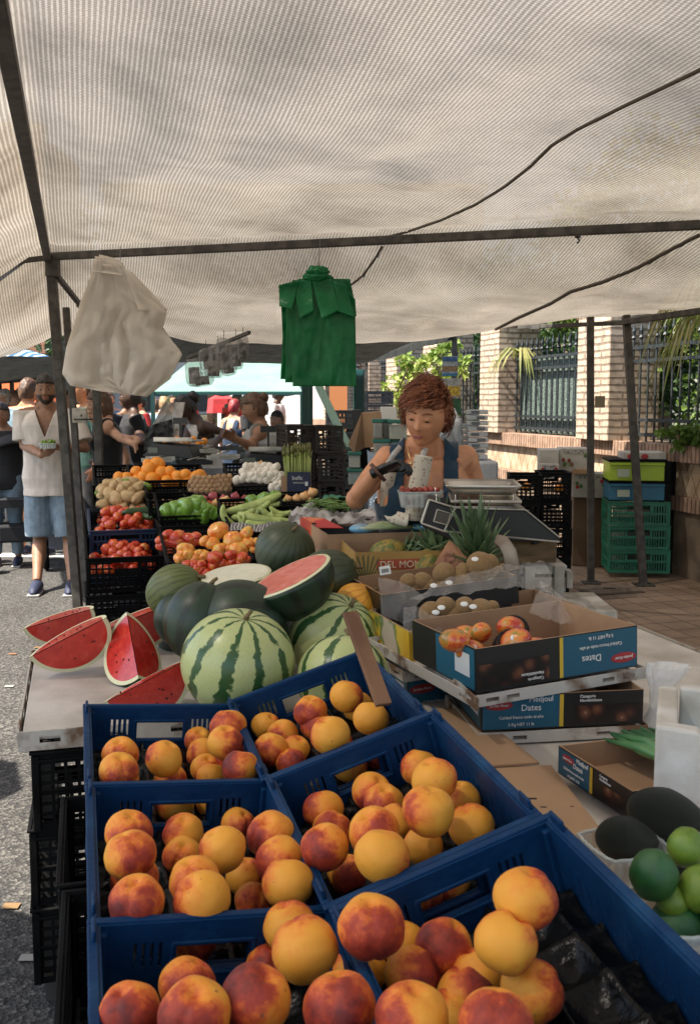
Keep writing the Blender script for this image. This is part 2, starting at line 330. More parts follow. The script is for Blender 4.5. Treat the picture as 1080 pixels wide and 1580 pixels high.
# ---------------- foliage ----------------
def leaf_mat(name, c, c2, tl=.35):
    m = mat(name, c, .5, c2=c2, ns=2.5, var=.25); return add_transl(m, c, tl)
LG = leaf_mat('leaf_green', (.07, .13, .02), (.16, .24, .04)); LD = leaf_mat('leaf_dark', (.025, .06, .02), (.06, .11, .03)); LY = leaf_mat('leaf_yellow', (.26, .3, .08), (.4, .36, .14))
BK = mat('bark', (.12, .08, .05), .9, c2=(.22, .15, .1), ns=12, bump=.8, bs=25, bd=.02)
def leaves(mb, c, r, n, s, clump=14):
    cs = [(V((random.gauss(0, .45)*r[0], random.gauss(0, .45)*r[1], random.gauss(0, .45)*r[2]))+V(c)) for _ in range(clump)]
    for k in range(n):
        q = random.choice(cs); p = q+V((random.gauss(0, .17)*r[0], random.gauss(0, .17)*r[1], random.gauss(0, .17)*r[2]))
        Mx = tr(p) @ Euler((ru(-1.2, 1.2), ru(-1.2, 1.2), ru(0, 6.28))).to_matrix().to_4x4(); L_ = s*ru(.6, 1.3)
        mb.add([(0, 0, 0), (L_*.3, L_*.5, .02*L_), (0, L_, -.15*L_), (-L_*.3, L_*.5, .02*L_)], [(0, 1, 2, 3)], Mx)
def bush(lb, name, cat, a, b, z, r, n, s, m_, trunk=True, clump=14):
    e = thing(name, lb, cat, M=MW @ tr(a, b, 1.0))
    q = MB(); leaves(q, (0, 0, z-1.0), r, n, s, clump); q.build('foliage', m_, e, False)
    q = MB()
    for k in range(5): q.tube([(0, 0, 0), (ru(-.1, .1)*r[0], ru(-.1, .1)*r[1], (z-1)*.6), (ru(-.6, .6)*r[0], ru(-.6, .6)*r[1], z-1+r[2]*.4)], [.03, .02, .006], 6)
    q.build('stems', BK, e)
bush('broad leafy hedge glowing behind the railing next to the leaning post', 'hedge', 'hedge', .9, 7.0, 2.0, (.6, 1.4, .9), 5200, .085, LG, clump=40)
bush('dark hedge behind the mesh covered railing', 'hedge', 'hedge', 1.1, 9.6, 1.9, (.5, 1.1, .7), 3600, .08, LD, clump=30)
bush('tall dark shrub behind the railing with the flyers', 'shrub', 'shrub', 1.0, 11.9, 2.0, (.5, .9, .9), 2500, .09, LD, clump=20)
bush('shrub behind the far railing above the vendor', 'shrub', 'shrub', 1.0, 13.8, 2.0, (.5, .9, .9), 2200, .09, LD, clump=20)
bush('shrub behind the farthest railing by the green bags', 'shrub', 'shrub', 1.0, 16.2, 2.1, (.5, 1.6, .9), 2200, .1, LD, clump=20)
bush('dense dark hedge filling the garden at the right edge', 'hedge', 'hedge', 1.5, 4.8, 2.1, (.6, 1.6, 1.0), 3600, .1, LD, clump=30)
bush('small leafy geranium on the wall coping near the right edge', 'flowering_plant', 'plant', -.02, 7.05, 1.27, (.12, .3, .09), 700, .06, LG, clump=10)
# climbing vine over the third pillar
e = thing('climbing_vine', 'climbing vine hanging over the railing above the vendor', 'vine', M=MW @ tr(-.2, 12.6, 1.2)); q = MB()
for (y, z) in ((.9, .95), (.5, .8), (.1, .85), (-.2, .9), (.7, .55), (.0, .5), (-.1, .2), (1.2, .9), (1.5, .6), (-.6, .95), (-.9, .75), (.1, -.1), (1.3, .35), (-.45, .35)): leaves(q, (ru(-.1, .1), y, z), (.12, .3, .18), 90, .1, 5)
q.build('foliage', leaf_mat('leaf_vine', (.12, .2, .03), (.3, .36, .08)), e, False)
q = MB(); q.tube([(0, 1.4, .5), (.0, .8, .9), (0, .2, .85), (0, -.1, .3), (0, -.3, -.2)], .012, 6); q.tube([(0, .2, .85), (0, -.9, .8)], .01, 6); q.build('stems', BK, e)
# palm with long drooping leaves on the right
def frond(q, p, d, L_, n=26, lw=.35, droop=1.0):
    p = V(p); d = V(d).normalized(); pts = []
    for i in range(9): t = i/8; pts.append(p+d*L_*t+V((0, 0, -droop*L_*t*t*.55)))
    q.tube(pts, [.012*(1-.8*i/8) for i in range(9)], 5)
    for k in range(n):
        t = (k+1)/n*7.9; i = int(t); c = pts[i].lerp(pts[min(i+1, 8)], t-i); T = (pts[min(i+1, 8)]-pts[i]).normalized(); sd_ = T.cross(V((0, 0, 1))).normalized()
        for s_ in (-1, 1):
            e_ = c+(sd_*s_*.45+T*.8+V((0, 0, -.8)))*lw*ru(.7, 1.2); mdp = c.lerp(e_, .5)+V((0, 0, .05)); q.add([c-T*.012, mdp-T*.018, e_, mdp+T*.018, c+T*.012], [(0, 1, 2, 3, 4)])
e = thing('palm', 'palm with long drooping yellow green leaves over the railing at the right', 'palm tree', M=MW @ tr(.75, 6.2, 1.0)); q = MB()
for k in range(15):
    a = ru(0, 6.28); frond(q, (0, 0, 1.8), (cos(a), sin(a), ru(.1, .9)), ru(1.1, 1.7), droop=ru(.9, 1.5))
for k in range(8): frond(q, (-.05, ru(-.6, .3), 1.75), (ru(-.3, .2), ru(-.3, .3), .05), ru(.7, 1.1), lw=.5, droop=1.6)
q.build('fronds', LY, e, False); q = MB(); q.tube([(0, 0, 0), (.05, 0, 1), (0, 0, 1.85)], [.14, .12, .1], 10); q.build('trunk', BK, e)
e = thing('spider_plant', 'small palm like plant arching out beside the second pillar', 'plant', M=MW @ tr(.05, 10.35, 2.1)); q = MB()
for k in range(34):
    a = ru(0, 6.28); L_ = ru(.25, .5); d = V((cos(a), sin(a), .9)); s_ = V((-sin(a), cos(a), 0))*.012; P_ = [d*L_*t+V((0, 0, -L_*1.7*t*t)) for t in (0, .35, .7, 1)]
    q.add([P_[0]-s_, P_[1]-s_, P_[2]-s_, P_[3], P_[2]+s_, P_[1]+s_, P_[0]+s_], [(0, 1, 5, 6), (1, 2, 4, 5), (2, 3, 4)])
q.build('leaves', LY, e, False)
# bougainvillea branch / gnarled tree branch over the near pillar
e = thing('tree', 'gnarled reddish branch of a tree coming over the wall by the post', 'tree', M=MW @ tr(.7, 9.2, 1.0)); q = MB()
br_ = [V((0, 0, 0)), V((-.1, -.1, .9)), V((-.3, -.3, 1.35)), V((-.7, -.45, 1.33)), V((-.78, -.52, 1.22)), V((-.76, -.56, 1.1))]
q.tube(br_, [.12, .1, .07, .045, .03, .012], 9); q.tube([br_[2], V((-.5, .8, 1.45)), V((-.6, 1.5, 1.4))], [.06, .04, .02], 8); q.tube([br_[2], (0, -.3, 2.2)], [.07, .04], 8); q.build('trunk', mat('red_bark', (.25, .12, .07), .9, c2=(.12, .06, .04), ns=15, bump=1, bs=20, bd=.03), e)
q = MB(); leaves(q, (-.4, .6, 1.5), (.4, 1.2, .25), 900, .1, 14); leaves(q, (0, -.3, 2.4), (1, 1.4, .5), 1600, .1, 20); q.build('crown', LG, e, False)
for k, (a, b, lb) in enumerate(((2.8, 8.5, 'tall leafy tree rising behind the near garden hedge'), (3.5, 13, 'tall tree behind the middle railings'), (3, 19, 'tall tree behind the farthest railings'), (3.2, 4.0, 'tall tree at the near end of the garden'))):
    e = thing('tree', lb, 'tree', M=MW @ tr(a, b, 1.0)); q = MB(); leaves(q, (0, 0, 2.2), (1.5, 2.6, 1.6), 4200, .17, 44); q.build('crown', [LG, LD][k % 2], e, False)
    q = MB(); q.tube([(0, 0, -.1), (.1, 0, 1.2), (0, .2, 2.6)], [.16, .12, .06], 8)
    for j in range(5): q.tube([(.05, 0, 1.2), (ru(-1, 1), ru(-1.6, 1.6), ru(2, 3))], [.06, .02], 6)
    q.build('trunk', BK, e)
# ================= STALL: canopy, poles, tables =================
def canvas(t, b, N, L):
    uv = N('ShaderNodeTexCoord'); sx = N('ShaderNodeSeparateXYZ'); L(uv.outputs['UV'], sx.inputs[0])
    n = N('ShaderNodeTexNoise'); n.inputs['Scale'].default_value = 1.6; n.inputs['Detail'].default_value = 5; L(uv.outputs['UV'], n.inputs[0])
    def band(sock, freq, wob):
        a = N('ShaderNodeMath'); a.operation = 'MULTIPLY_ADD'; L(n.outputs[0], a.inputs[0]); a.inputs[1].default_value = wob
        m1 = N('ShaderNodeMath'); m1.operation = 'MULTIPLY'; m1.inputs[1].default_value = freq; L(sock, m1.inputs[0]); L(m1.outputs[0], a.inputs[2])
        s_ = N('ShaderNodeMath'); s_.operation = 'SINE'; L(a.outputs[0], s_.inputs[0]); return s_.outputs[0]
    r1 = band(sx.outputs[0], 2*pi/.018, 5.0)
    r2 = band(sx.outputs[1], 2*pi/.012, 2.0)
    g1 = ramp(N, L, r1, [(.1, (.6, .57, .54)), (.42, (1, 1, 1))])
    g2 = ramp(N, L, r2, [(.1, (.75, .73, .7)), (.45, (1, 1, 1))])
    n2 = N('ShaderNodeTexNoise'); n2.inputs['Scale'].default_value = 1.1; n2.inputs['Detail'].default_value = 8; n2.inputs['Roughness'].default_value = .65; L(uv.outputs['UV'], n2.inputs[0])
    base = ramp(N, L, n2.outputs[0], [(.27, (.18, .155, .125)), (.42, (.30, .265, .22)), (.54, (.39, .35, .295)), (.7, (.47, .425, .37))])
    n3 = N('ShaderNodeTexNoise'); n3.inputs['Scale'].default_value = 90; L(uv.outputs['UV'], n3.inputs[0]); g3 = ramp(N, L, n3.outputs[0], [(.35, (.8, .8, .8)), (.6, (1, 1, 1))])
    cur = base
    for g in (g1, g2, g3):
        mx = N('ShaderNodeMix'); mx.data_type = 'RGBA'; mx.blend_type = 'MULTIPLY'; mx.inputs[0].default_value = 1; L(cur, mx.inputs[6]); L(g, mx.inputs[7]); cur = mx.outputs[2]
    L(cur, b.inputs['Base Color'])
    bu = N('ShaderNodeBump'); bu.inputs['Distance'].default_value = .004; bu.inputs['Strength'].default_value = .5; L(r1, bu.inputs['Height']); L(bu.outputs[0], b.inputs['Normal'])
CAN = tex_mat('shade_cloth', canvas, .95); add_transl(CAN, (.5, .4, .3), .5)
def let_through(m, f):                          # open mesh: part of the light passes straight
    t = m.node_tree; o = t.nodes['Material Output']; tp = t.nodes.new('ShaderNodeBsdfTransparent'); mx = t.nodes.new('ShaderNodeMixShader'); mx.inputs[0].default_value = f
    t.links.new(o.inputs[0].links[0].from_socket, mx.inputs[1]); t.links.new(tp.outputs[0], mx.inputs[2]); t.links.new(mx.outputs[0], o.inputs[0])
let_through(CAN, .05)
def lerp(a, b, t): return a+(b-a)*t
def canopy_z(a, b):
    bb = 7.4-.716*(max(a, -.14)+.14)              # where the crossbar runs
    zb = 2.585-.012*(a+.14); bf = far_b(a)
    if b > bb:
        t = (b-bb)/(bf-bb); z = lerp(zb, 2.16, t)-.10*sin(pi*t)
    else:
        t = min(1, (bb-b)/5.2); z = lerp(zb, 2.86, t)-.05*sin(pi*t*2)
    if a > 3.0: t = min(1, (a-3.0)/1.35); z -= (z-2.235)*(t*t*(3-2*t))
    if a < -.14: t = (-.14-a)/1.2; z -= .42*t+.1*sin(pi*min(1, t))*(1+.8*sin(b*1.7))-.02
    else:
        s_ = sin(pi*min(1, max(0, (a+.14)/4.4)))*min(1, abs(b-bb)/.8)
        z -= .10*s_*(.5+.5*sin(b*2.1+a*.6))
    k = min(1, .12+abs(b-bb)/.6)
    return z+.05*(1-k)+k*(.085*noise.noise(V((a*.8, b*.8, 3)))+.025*noise.noise(V((a*3.1, b*2.1, 7))))
def far_b(a): return 9.75-.47*max(a, -.3)-.04*sin(a*5)
NX, NY = 110, 130
m = MB(); A0c, A1c, BNc = -1.35, 4.42, -1.2
ab = [(lerp(A0c, A1c, i/NX), lerp(BNc, far_b(lerp(A0c, A1c, i/NX)), (j/NY)**.8)) for j in range(NY+1) for i in range(NX+1)]
m.add([S(a, b, canopy_z(a, b)) for a, b in ab], [(j*(NX+1)+i, j*(NX+1)+i+1, (j+1)*(NX+1)+i+1, (j+1)*(NX+1)+i) for j in range(NY) for i in range(NX)])
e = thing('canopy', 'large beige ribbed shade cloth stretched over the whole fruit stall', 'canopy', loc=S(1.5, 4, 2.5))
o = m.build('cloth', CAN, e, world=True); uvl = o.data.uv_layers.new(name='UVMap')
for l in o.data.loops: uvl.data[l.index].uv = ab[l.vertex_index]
SEAM = mat('seam_cord', (.10, .08, .06), .9)
def canopy_px(px, py):                          # point of the cloth seen at a pixel
    r = ray(px, py); best = None
    k = 1.0
    while k < 14:
        p = V((0, 0, CZ))+r*k; a, b = p.dot(W), (p-V((0, 0, p.z))).dot(U)
        if p.z > canopy_z(a, b)-.012: return p
        k += .02
    return p
def cord(pts, r0, nm='seam'):
    q = MB(); P_ = []
    for (x0, y0), (x1, y1) in zip(pts, pts[1:]):
        for t in (0, .25, .5, .75): P_.append(canopy_px(lerp(x0, x1, t), lerp(y0, y1, t)))
    P_.append(canopy_px(*pts[-1])); q.tube(P_, r0, 6); q.build(nm, SEAM, e, world=True)
cord([(1079, 108), (1040, 127), (960, 165), (890, 200), (850, 225), (820, 255), (780, 287), (735, 315), (680, 340), (630, 357), (596, 366)], .008)
cord([(590, 380), (578, 400), (560, 425), (540, 441)], .008)
cord([(1079, 362), (1040, 382), (985, 412), (930, 435), (880, 450), (850, 468), (800, 490), (765, 508)], .013, 'seam_strip')
PM_ = mat('pole_steel', (.04, .034, .028), .6, metal=.2, c2=(.08, .07, .058), ns=14, bump=.2)
def pole(lb, p, q, w1, nm='tent_pole', extra=None):
    e = thing(nm, lb, 'pole', loc=p); m = MB(); m.bar(p, q, w1, w1); m.build('tube', PM_, e, False, bevel=.004, world=True)
    m = MB(); m.box((p.x, p.y, p.z+.006), (w1*2.6, w1*2.6, .012)); m.build('foot_plate', PM_, e, False, world=True); return e
cl = S(-.14, 7.4, 2.56)
e = pole('thick dark tent pole at the left front corner of the stall, standing on the road', Q(122, 950, 0), QY(78, 398, 7.1), .062)
m = MB(); m.box(QY(82, 410, 7.1), (.09, .09, .16)); m.build('corner_clamp', PM_, e, False, bevel=.01, world=True)
p = Q(133, 918, 0); e = pole('thinner pole with a square lock plate just right of the thick corner pole', p, V((QY(104, 515, 8.1).x, 8.1, 2.3)), .05)
LP = mat('lock_plate', (.42, .38, .3), .5, c2=(.3, .26, .2), ns=20)
m = MB(); m.box(QY(127, 641, 7.9)+V((0, -.06, 0)), (.115, .03, .115)); m.build('lock_plate', LP, e, False, bevel=.005, world=True)
m = MB(); c_ = QY(127, 641, 7.8); m.ell(c_+V((0, -.02, 0)), .01, nu=8, nv=6); m.bar(c_+V((-.07, .02, -.03)), c_+V((.09, .02, -.03)), .012, .012); m.build('bolt', PM_, e, world=True)
pole('short pale painted pole between the black dressed woman and the oranges', V((QY(158, 790, 7.6).x, 7.6, .0)), QY(149, 590, 7.6), .055)
pr1 = Q(911, 900, .12); e = pole('vertical tent post with a lock plate in front of the cardboard cartons', pr1, V((QY(910, 500, pr1.y).x, pr1.y, 2.2)), .05)
c_ = QY(925, 620, pr1.y-.04); m = MB(); m.box(c_, (.075, .025, .09)); m.build('lock_plate', mat('lock_brass', (.2, .16, .1), .5, metal=.3), e, False, bevel=.004, world=True)
pr2 = Q(992, 903, .12); pole('leaning dark tent post in front of the green crates', pr2, V((QY(965, 497, pr2.y+.3).x, pr2.y+.3, 2.23)), .056)
def rail(lb, p, q, w1, nm='canopy_rail'):
    e = thing(nm, lb, 'rail', loc=p); m = MB(); m.bar(p, q, w1, w1); m.build('tube', PM_, e, False, bevel=.004, world=True)
    m = MB(); c = p.lerp(q, .82); d = (q-p).normalized()*.06; m.bar(c-d, c+d, w1*1.25, w1*1.25); m.build('sleeve', PM_, e, False, world=True); return e
p0, p1 = QY(76, 396, 7.1), QY(1080, 347, 5.6); rail('long straight metal crossbar under the shade cloth, bags hang from it', p0, p1+(p1-p0)*.25, .05, 'crossbar')
e = rail('metal side rail running overhead along the left edge of the cloth', S(-.16, 7.4, 2.545), S(-.16, -3, 2.545), .05)
rail('cross rail joining the corner pole to the left flap', QY(80, 397, 7.1), QY(-200, 430, 7.0), .035)
rail('short diagonal brace at the left corner under the cloth', QY(88, 425, 7.1), QY(132, 480, 8.2), .035, 'brace')
rail('dark rail along the right edge of the cloth above the railings', QY(962, 497, pr2.y+.3), S(4.42, 2, 2.21), .045)
rail('rear edge rail between the two right posts and the far corner', QY(965, 498, pr2.y+.3), QY(800, 505, 9.0), .035)
m = MB(); hk = QY(890, 366, 6.0); e = thing('hook', 'small rusty hook hanging from the crossbar at the right', 'hook', loc=hk); m.tube([hk+V((0, 0, .03)), hk, hk+V((.015, 0, -.02)), hk+V((0, 0, -.035))], .006, 6); m.build('hook_wire', PM_, e, world=True); m = MB(); m.ell(hk+V((0, 0, .01)), .018, nu=8, nv=6); m.build('knob', PM_, e, world=True)

# ---- tables ----
WT = mat('white_board', (.55, .51, .46), .6, c2=(.36, .32, .27), ns=5, nd=6, lo=.45, hi=.72, bump=.15)
RW = mat('rusty_white_metal', (.5, .46, .4), .6, c2=(.16, .09, .05), ns=7, nd=7, lo=.52, hi=.6, bump=.2)
DKM = mat('dark_metal', (.05, .045, .04), .6)
def table(lb, a0, a1, b0, b1, z, nm='trestle_table', edge=.05):
    e = thing(nm, lb, 'table', M=tr(S((a0+a1)/2, (b0+b1)/2, 0)) @ rz(TH)); w_, l_ = a1-a0, b1-b0
    m = MB(); m.box((0, 0, z-.012), (w_-.02, l_-.02, .024)); m.build('tabletop', WT, e, False, bevel=.004)
    m = MB()
    def side(L_, M):
        hs = [(k*.16+.05, .018, k*.16+.10, .034) for k in range(int(L_/.16))]; m.panel(L_, edge, hs, .004, M)
    side(w_, tr(-w_/2, -l_/2, z-edge+.004)); side(w_, tr(-w_/2, l_/2, z-edge+.004)); side(l_, tr(-w_/2, -l_/2, z-edge+.004) @ rz(pi/2)); side(l_, tr(w_/2, -l_/2, z-edge+.004) @ rz(pi/2)); m.build('edge_frame', RW, e, False)
    for x in (-1, 1):
        for y in (-1, 1): m = MB(); m.box((x*(w_/2-.06), y*(l_/2-.08), (z-.06)/2), (.04, .04, z-.06)); m.build('leg', DKM, e, False)
    return e
table('white topped stall table carrying the watermelons and slices', -.16, .86, 2.5, 3.34, .74)
table('white topped stall table under the date boxes and cardboard sheets', .87, 1.95, 1.0, 3.5, .735, edge=.06)
table('long low table under the terraced vegetable crates', .45, 1.8, 3.52, 5.6, .70)
table('low table under the blue peach crates', .03, .86, .6, 2.48, .655)

# ================= CRATES =================
BLUE = mat('blue_plastic', (.003, .028, .085), .5, c2=(.010, .055, .13), ns=9, nd=10, lo=.52, hi=.72, bump=.2, bs=60, spec=.15)
BLK = mat('black_plastic', (.0035, .0035, .004), .6, c2=(.008, .008, .008), ns=4, bump=.1, spec=.08)
DBLUE = mat('navy_plastic', (.012, .03, .075), .5)
GRN = mat('green_plastic', (.01, .13, .075), .45, c2=(.015, .18, .1), ns=3)
GREY = mat('grey_plastic', (.09, .1, .11), .5, var=.3)
def wall_holes(L_, h, style, end):
    H = []
    if style == 'peach':
        if end:
            H.append((L_*.34, h*.42, L_*.66, h*.72))
            for k in range(4): H += [(L_*(.16+k*.035), h*.5, L_*(.16+k*.035)+.005, h*.78), (L_*(.72+k*.035), h*.5, L_*(.72+k*.035)+.005, h*.78)]
        else:
            for k in range(14): x = L_*(.08+k*.062); H.append((x, h*.3, x+.006, h*.62))
    elif style == 'lattice':
        n = max(4, int(L_/.032)); r_ = max(3, int(h/.03))
        for i in range(n):
            for j in range(r_):
                x0 = .015+(L_-.03)*i/n; z0 = .012+(h-.04)*j/r_
                if end and j >= r_-2 and n*.3 < i < n*.7: continue
                H.append((x0+.004, z0+.004, x0+(L_-.03)/n-.004, z0+(h-.04)/r_-.004))
        if end: H.append((L_*.33, h*.68, L_*.67, h*.86))
    elif style == 'slots':
        n = int(L_/.022)
        for i in range(n):
            x = .02+(L_-.04)*i/n
            if end and .28 < x/L_ < .7: H.append((x, h*.12, x+.012, h*.45))
            else: H += [(x, h*.12, x+.012, h*.45), (x, h*.55, x+.012, h*.82)]
        if end: H.append((L_*.3, h*.58, L_*.68, h*.84))
    return H
CR = {}
def crate(lb, M, w_, l_, h, style='lattice', m_=None, group=None, name='fruit_crate', cat='crate'):
    """origin at the centre of the top rim; x width, y length"""
    m_ = m_ or BLK; key = (w_, l_, h, style, m_.name)
    e = thing(name, lb, cat, M=M, group=group)
    if key in CR:
        for ch in CR[key].children: dup(ch, parent=e)
        return e
    CR[key] = e; t = .004; q = MB()
    
    for s_ in (-1, 1):
        q = MB(); q.panel(w_, h, wall_holes(w_, h, style, True), t, tr(-w_/2, s_*(l_/2-t), -h)); q.build('end_wall', m_, e, False)
        q = MB(); q.panel(l_-.012, h, wall_holes(l_-.012, h, style, False), t, tr(s_*(w_/2-t), -l_/2+.006, -h) @ rz(pi/2)); q.build('side_wall', m_, e, False)
    q = MB(); n = 9
    q.panel(w_-.012, l_-.012, [((w_-.03)*i/n+.014, (l_-.03)*j/n+.014, (w_-.03)*(i+1)/n+.004, (l_-.03)*(j+1)/n+.004) for i in range(n) for j in range(n)] if style != 'peach' else [], t, tr(-w_/2+.006, -l_/2+.006, -h+.006) @ rx(-pi/2) @ Matrix.Diagonal((1, 1, -1, 1)) @ tr(0, 0, 0) if False else tr(-w_/2+.006, -l_/2+.006, -h+.003) @ Matrix(((1, 0, 0, 0), (0, 0, 1, 0), (0, 1, 0, 0), (0, 0, 0, 1)))); q.build('floor', m_, e, False)
    q = MB(); rw = .014 if style == 'peach' else .01
    for z, ww in ((0, rw), (-.022, rw*.6), *(((-h*.5, rw*.45),) if style != 'peach' else ())):
        for s_ in (-1, 1):
            q.box((0, s_*(l_/2+ww/2-.002), z), (w_+2*ww-.004, ww, .007)); q.box((s_*(w_/2+ww/2-.002), 0, z), (ww, l_-.006, .007))
    q.build('rim', m_, e, False, bevel=.002)
    for x in (-1, 1):
        for y in (-1, 1):
            q = MB(); q.box((x*(w_/2-.006), y*(l_/2-.006), -h/2-.004), (.02, .02, h-.008))
            if style == 'peach' : q.box((x*(w_/2+.004), y*(l_/2-.03), .005), (.006, .04, .03))
            q.build('corner_post', m_, e, False, bevel=.003)
    if style == 'peach':                      # frame round the hand hole on both ends
        for y in (-1, 1):
            q = MB()
            for z in (-h*.25, -h*.61): q.box((0, y*(l_/2), z), (w_*.36, .016, .006))
            for x in (-1, 1): q.box((x*w_*.175, y*(l_/2), -h*.43), (.006, .016, h*.36))
            q.build('handle', m_, e, False, bevel=.002)
    return e
LEN, WID, HT = .455, .335, .135
MC = {}
def cm(x, y, z, yaw, pit, rol): return tr(x, y, z) @ rz(R(yaw)) @ rx(R(pit)) @ ry(R(rol))
MC['A'] = cm(-.388, 2.078, .822, 15.2, 2.4, 4.5); MC['B'] = cm(-.26, 1.612, .813, 15.1, 3.2, 4.6)
MC['C'] = cm(-.134, 1.142, .800, 15.1, 3.0, 4.6)
MC['D'] = cm(-.067, 2.131, .880, 15, 2, -17.4); MC['E'] = cm(.066, 1.645, .878, 15.2, 2.2, -17.6)
MC['F'] = cm(.198, 1.163, .872, 15.2, 2.4, -17.6)
CN = {'A': 'back left', 'B': 'middle left', 'C': 'front left', 'D': 'back right', 'E': 'middle right', 'F': 'front right'}
def tray_mat(): return mat('tray_black', (.003, .0035, .004), .25, spec=.2, bump=.3, bs=70)
for k, M_ in MC.items():
    crate('blue plastic crate of peaches, '+CN[k]+' of the six by the camera', M_, WID, LEN, HT, 'peach', BLUE, group='blue peach crates')
    def tf(u_, v_): x, y = (u_-.5)*(WID-.02), (v_-.5)*(LEN-.02); return (x, y, -.085-.028*abs(cos(u_*4*pi)*cos(v_*5*pi))**.7+.006*noise.noise(V((x*30, y*30, ord(k)))))
    q = MB(); q.grid(48, 60, tf); o = q.build('fruit_tray', tray_mat()); o.matrix_world = M_
    tag(o, 'glossy black moulded tray lining the '+CN[k]+' blue peach crate', 'tray', 'black trays in the peach crates')
# support crates below the front peach crates
SUP = [((30, 134), 1136, 2.47, .40, .18, 'upper'), ]
def px_crate(lb, x0, x1, ytop, Y, hpx, l_, yaw=TH, style='lattice', m_=None, group=None, pit=0, name='fruit_crate', roll=0):
    """crate whose front top rim is seen from x0 to x1 at height ytop"""
    c = QY((x0+x1)/2, ytop, Y); d = dep(c); w_ = (x1-x0)*d/FX/1.0; h = hpx*d/FX
    M = tr(c) @ rz(yaw) @ rx(pit) @ ry(roll) @ tr(0, l_/2, 0)
    return crate(lb, M, round(w_, 3), l_, round(h, 3), style, m_, group, name), M
# stacks at the left under the watermelon table and under the peach crates
def stack(a, b, ztop, n, w_, l_, h, lbs, style='lattice', m_=None, group=None, jit=.012, yaw=TH):
    z = ztop
    for i in range(n):
        if z-h < -.01: break
        crate(lbs % ORD[i], tr(S(a+ru(-jit, jit), b+ru(-jit, jit), z)) @ rz(yaw+ru(-.03, .03)), w_, l_, h-.006, style, m_, group); z -= h
stack(.045, 2.72, .685, 3, .38, .40, .205, 'black mesh crate under the watermelon table, %s from the top of its stack', group='black crates under the stall')
stack(.10, 2.05, .655, 3, .30, .42, .205, 'black mesh crate below the back left peach crate, %s from the top', group='black crates under the stall')
stack(.10, 1.60, .652, 3, .30, .42, .205, 'black mesh crate below the middle left peach crate, %s from the top', group='black crates under the stall')
stack(.10, 1.14, .652, 3, .30, .42, .205, 'black mesh crate below the front left peach crate, %s from the top', group='black crates under the stall')

# ================= FRUIT =================
def fruit_shader(name, stops, ns, rough=.45, bump=.15, bs=60, spots=None, sheen=0, use_color=False, coat=0, bumpd=.003):
    """colour runs over a mix of direction and noise; Object Info colour shifts it so every fruit differs"""
    def f(t, b, N, L):
        tc = N('ShaderNodeTexCoord'); oi = N('ShaderNodeObjectInfo')
        ad = N('ShaderNodeVectorMath'); ad.operation = 'ADD'; L(tc.outputs['Object'], ad.inputs[0]); sc_ = N('ShaderNodeVectorMath'); sc_.operation = 'SCALE'
        cb = N('ShaderNodeCombineXYZ'); L(oi.outputs['Random'], cb.inputs[0]); L(oi.outputs['Random'], cb.inputs[1]); L(cb.outputs[0], sc_.inputs[0]); sc_.inputs['Scale'].default_value = 7; L(sc_.outputs[0], ad.inputs[1])
        n = N('ShaderNodeTexNoise'); n.inputs['Scale'].default_value = ns; n.inputs['Detail'].default_value = 9; n.inputs['Roughness'].default_value = .68; L(ad.outputs[0], n.inputs[0])
        s = n.outputs[0]
        if use_color:
            sx = N('ShaderNodeSeparateXYZ'); L(tc.outputs['Object'], sx.inputs[0])
            a = N('ShaderNodeMath'); a.operation = 'MULTIPLY_ADD'; L(sx.outputs[0], a.inputs[0]); a.inputs[1].default_value = .62; L(s, a.inputs[2])
            s2 = N('ShaderNodeSeparateColor'); L(oi.outputs['Color'], s2.inputs[0])
            c = N('ShaderNodeMath'); c.operation = 'ADD'; L(a.outputs[0], c.inputs[0]); L(s2.outputs[0], c.inputs[1])
            e_ = N('ShaderNodeMath'); e_.operation = 'SUBTRACT'; L(c.outputs[0], e_.inputs[0]); e_.inputs[1].default_value = .5; s = e_.outputs[0]
        cc = ramp(N, L, s, stops)
        if spots:
            v = N('ShaderNodeTexNoise'); v.inputs['Scale'].default_value = spots[0]; v.inputs['Detail'].default_value = 2; L(ad.outputs[0], v.inputs[0])
            g = ramp(N, L, v.outputs[0], [(spots[1], (0, 0, 0)), (spots[1]+.05, (1, 1, 1))])
            mx = N('ShaderNodeMix'); mx.data_type = 'RGBA'; L(g, mx.inputs[0]); mx.inputs[7].default_value = (*spots[2], 1); L(cc, mx.inputs[6]); cc = mx.outputs[2]
        L(cc, b.inputs['Base Color'])
        if bump:
            n2 = N('ShaderNodeTexNoise'); n2.inputs['Scale'].default_value = bs; n2.inputs['Detail'].default_value = 3; L(ad.outputs[0], n2.inputs[0])
            bu = N('ShaderNodeBump'); bu.inputs['Strength'].default_value = bump; bu.inputs['Distance'].default_value = bumpd; L(n2.outputs[0], bu.inputs['Height']); L(bu.outputs[0], b.inputs['Normal'])
        if sheen: b.inputs['Sheen Weight'].default_value = sheen; b.inputs['Sheen Roughness'].default_value = .35; b.inputs['Sheen Tint'].default_value = (1, .75, .5, 1)
        if coat: b.inputs['Coat Weight'].default_value = coat
    return tex_mat(name, f, rough)
PEACH = fruit_shader('peach_skin', [(.3, (.74, .32, .028)), (.48, (.72, .23, .02)), (.57, (.6, .12, .014)), (.68, (.36, .035, .01)), (.9, (.13, .010, .007))], 2.4, .62, .25, 70, spots=(9, .71, (.22, .07, .03)), sheen=.06, use_color=True)
def proto(name, mb, m_, parts=(), **k):
    o = mb.build(name, m_, **k); return o
PROT = {}
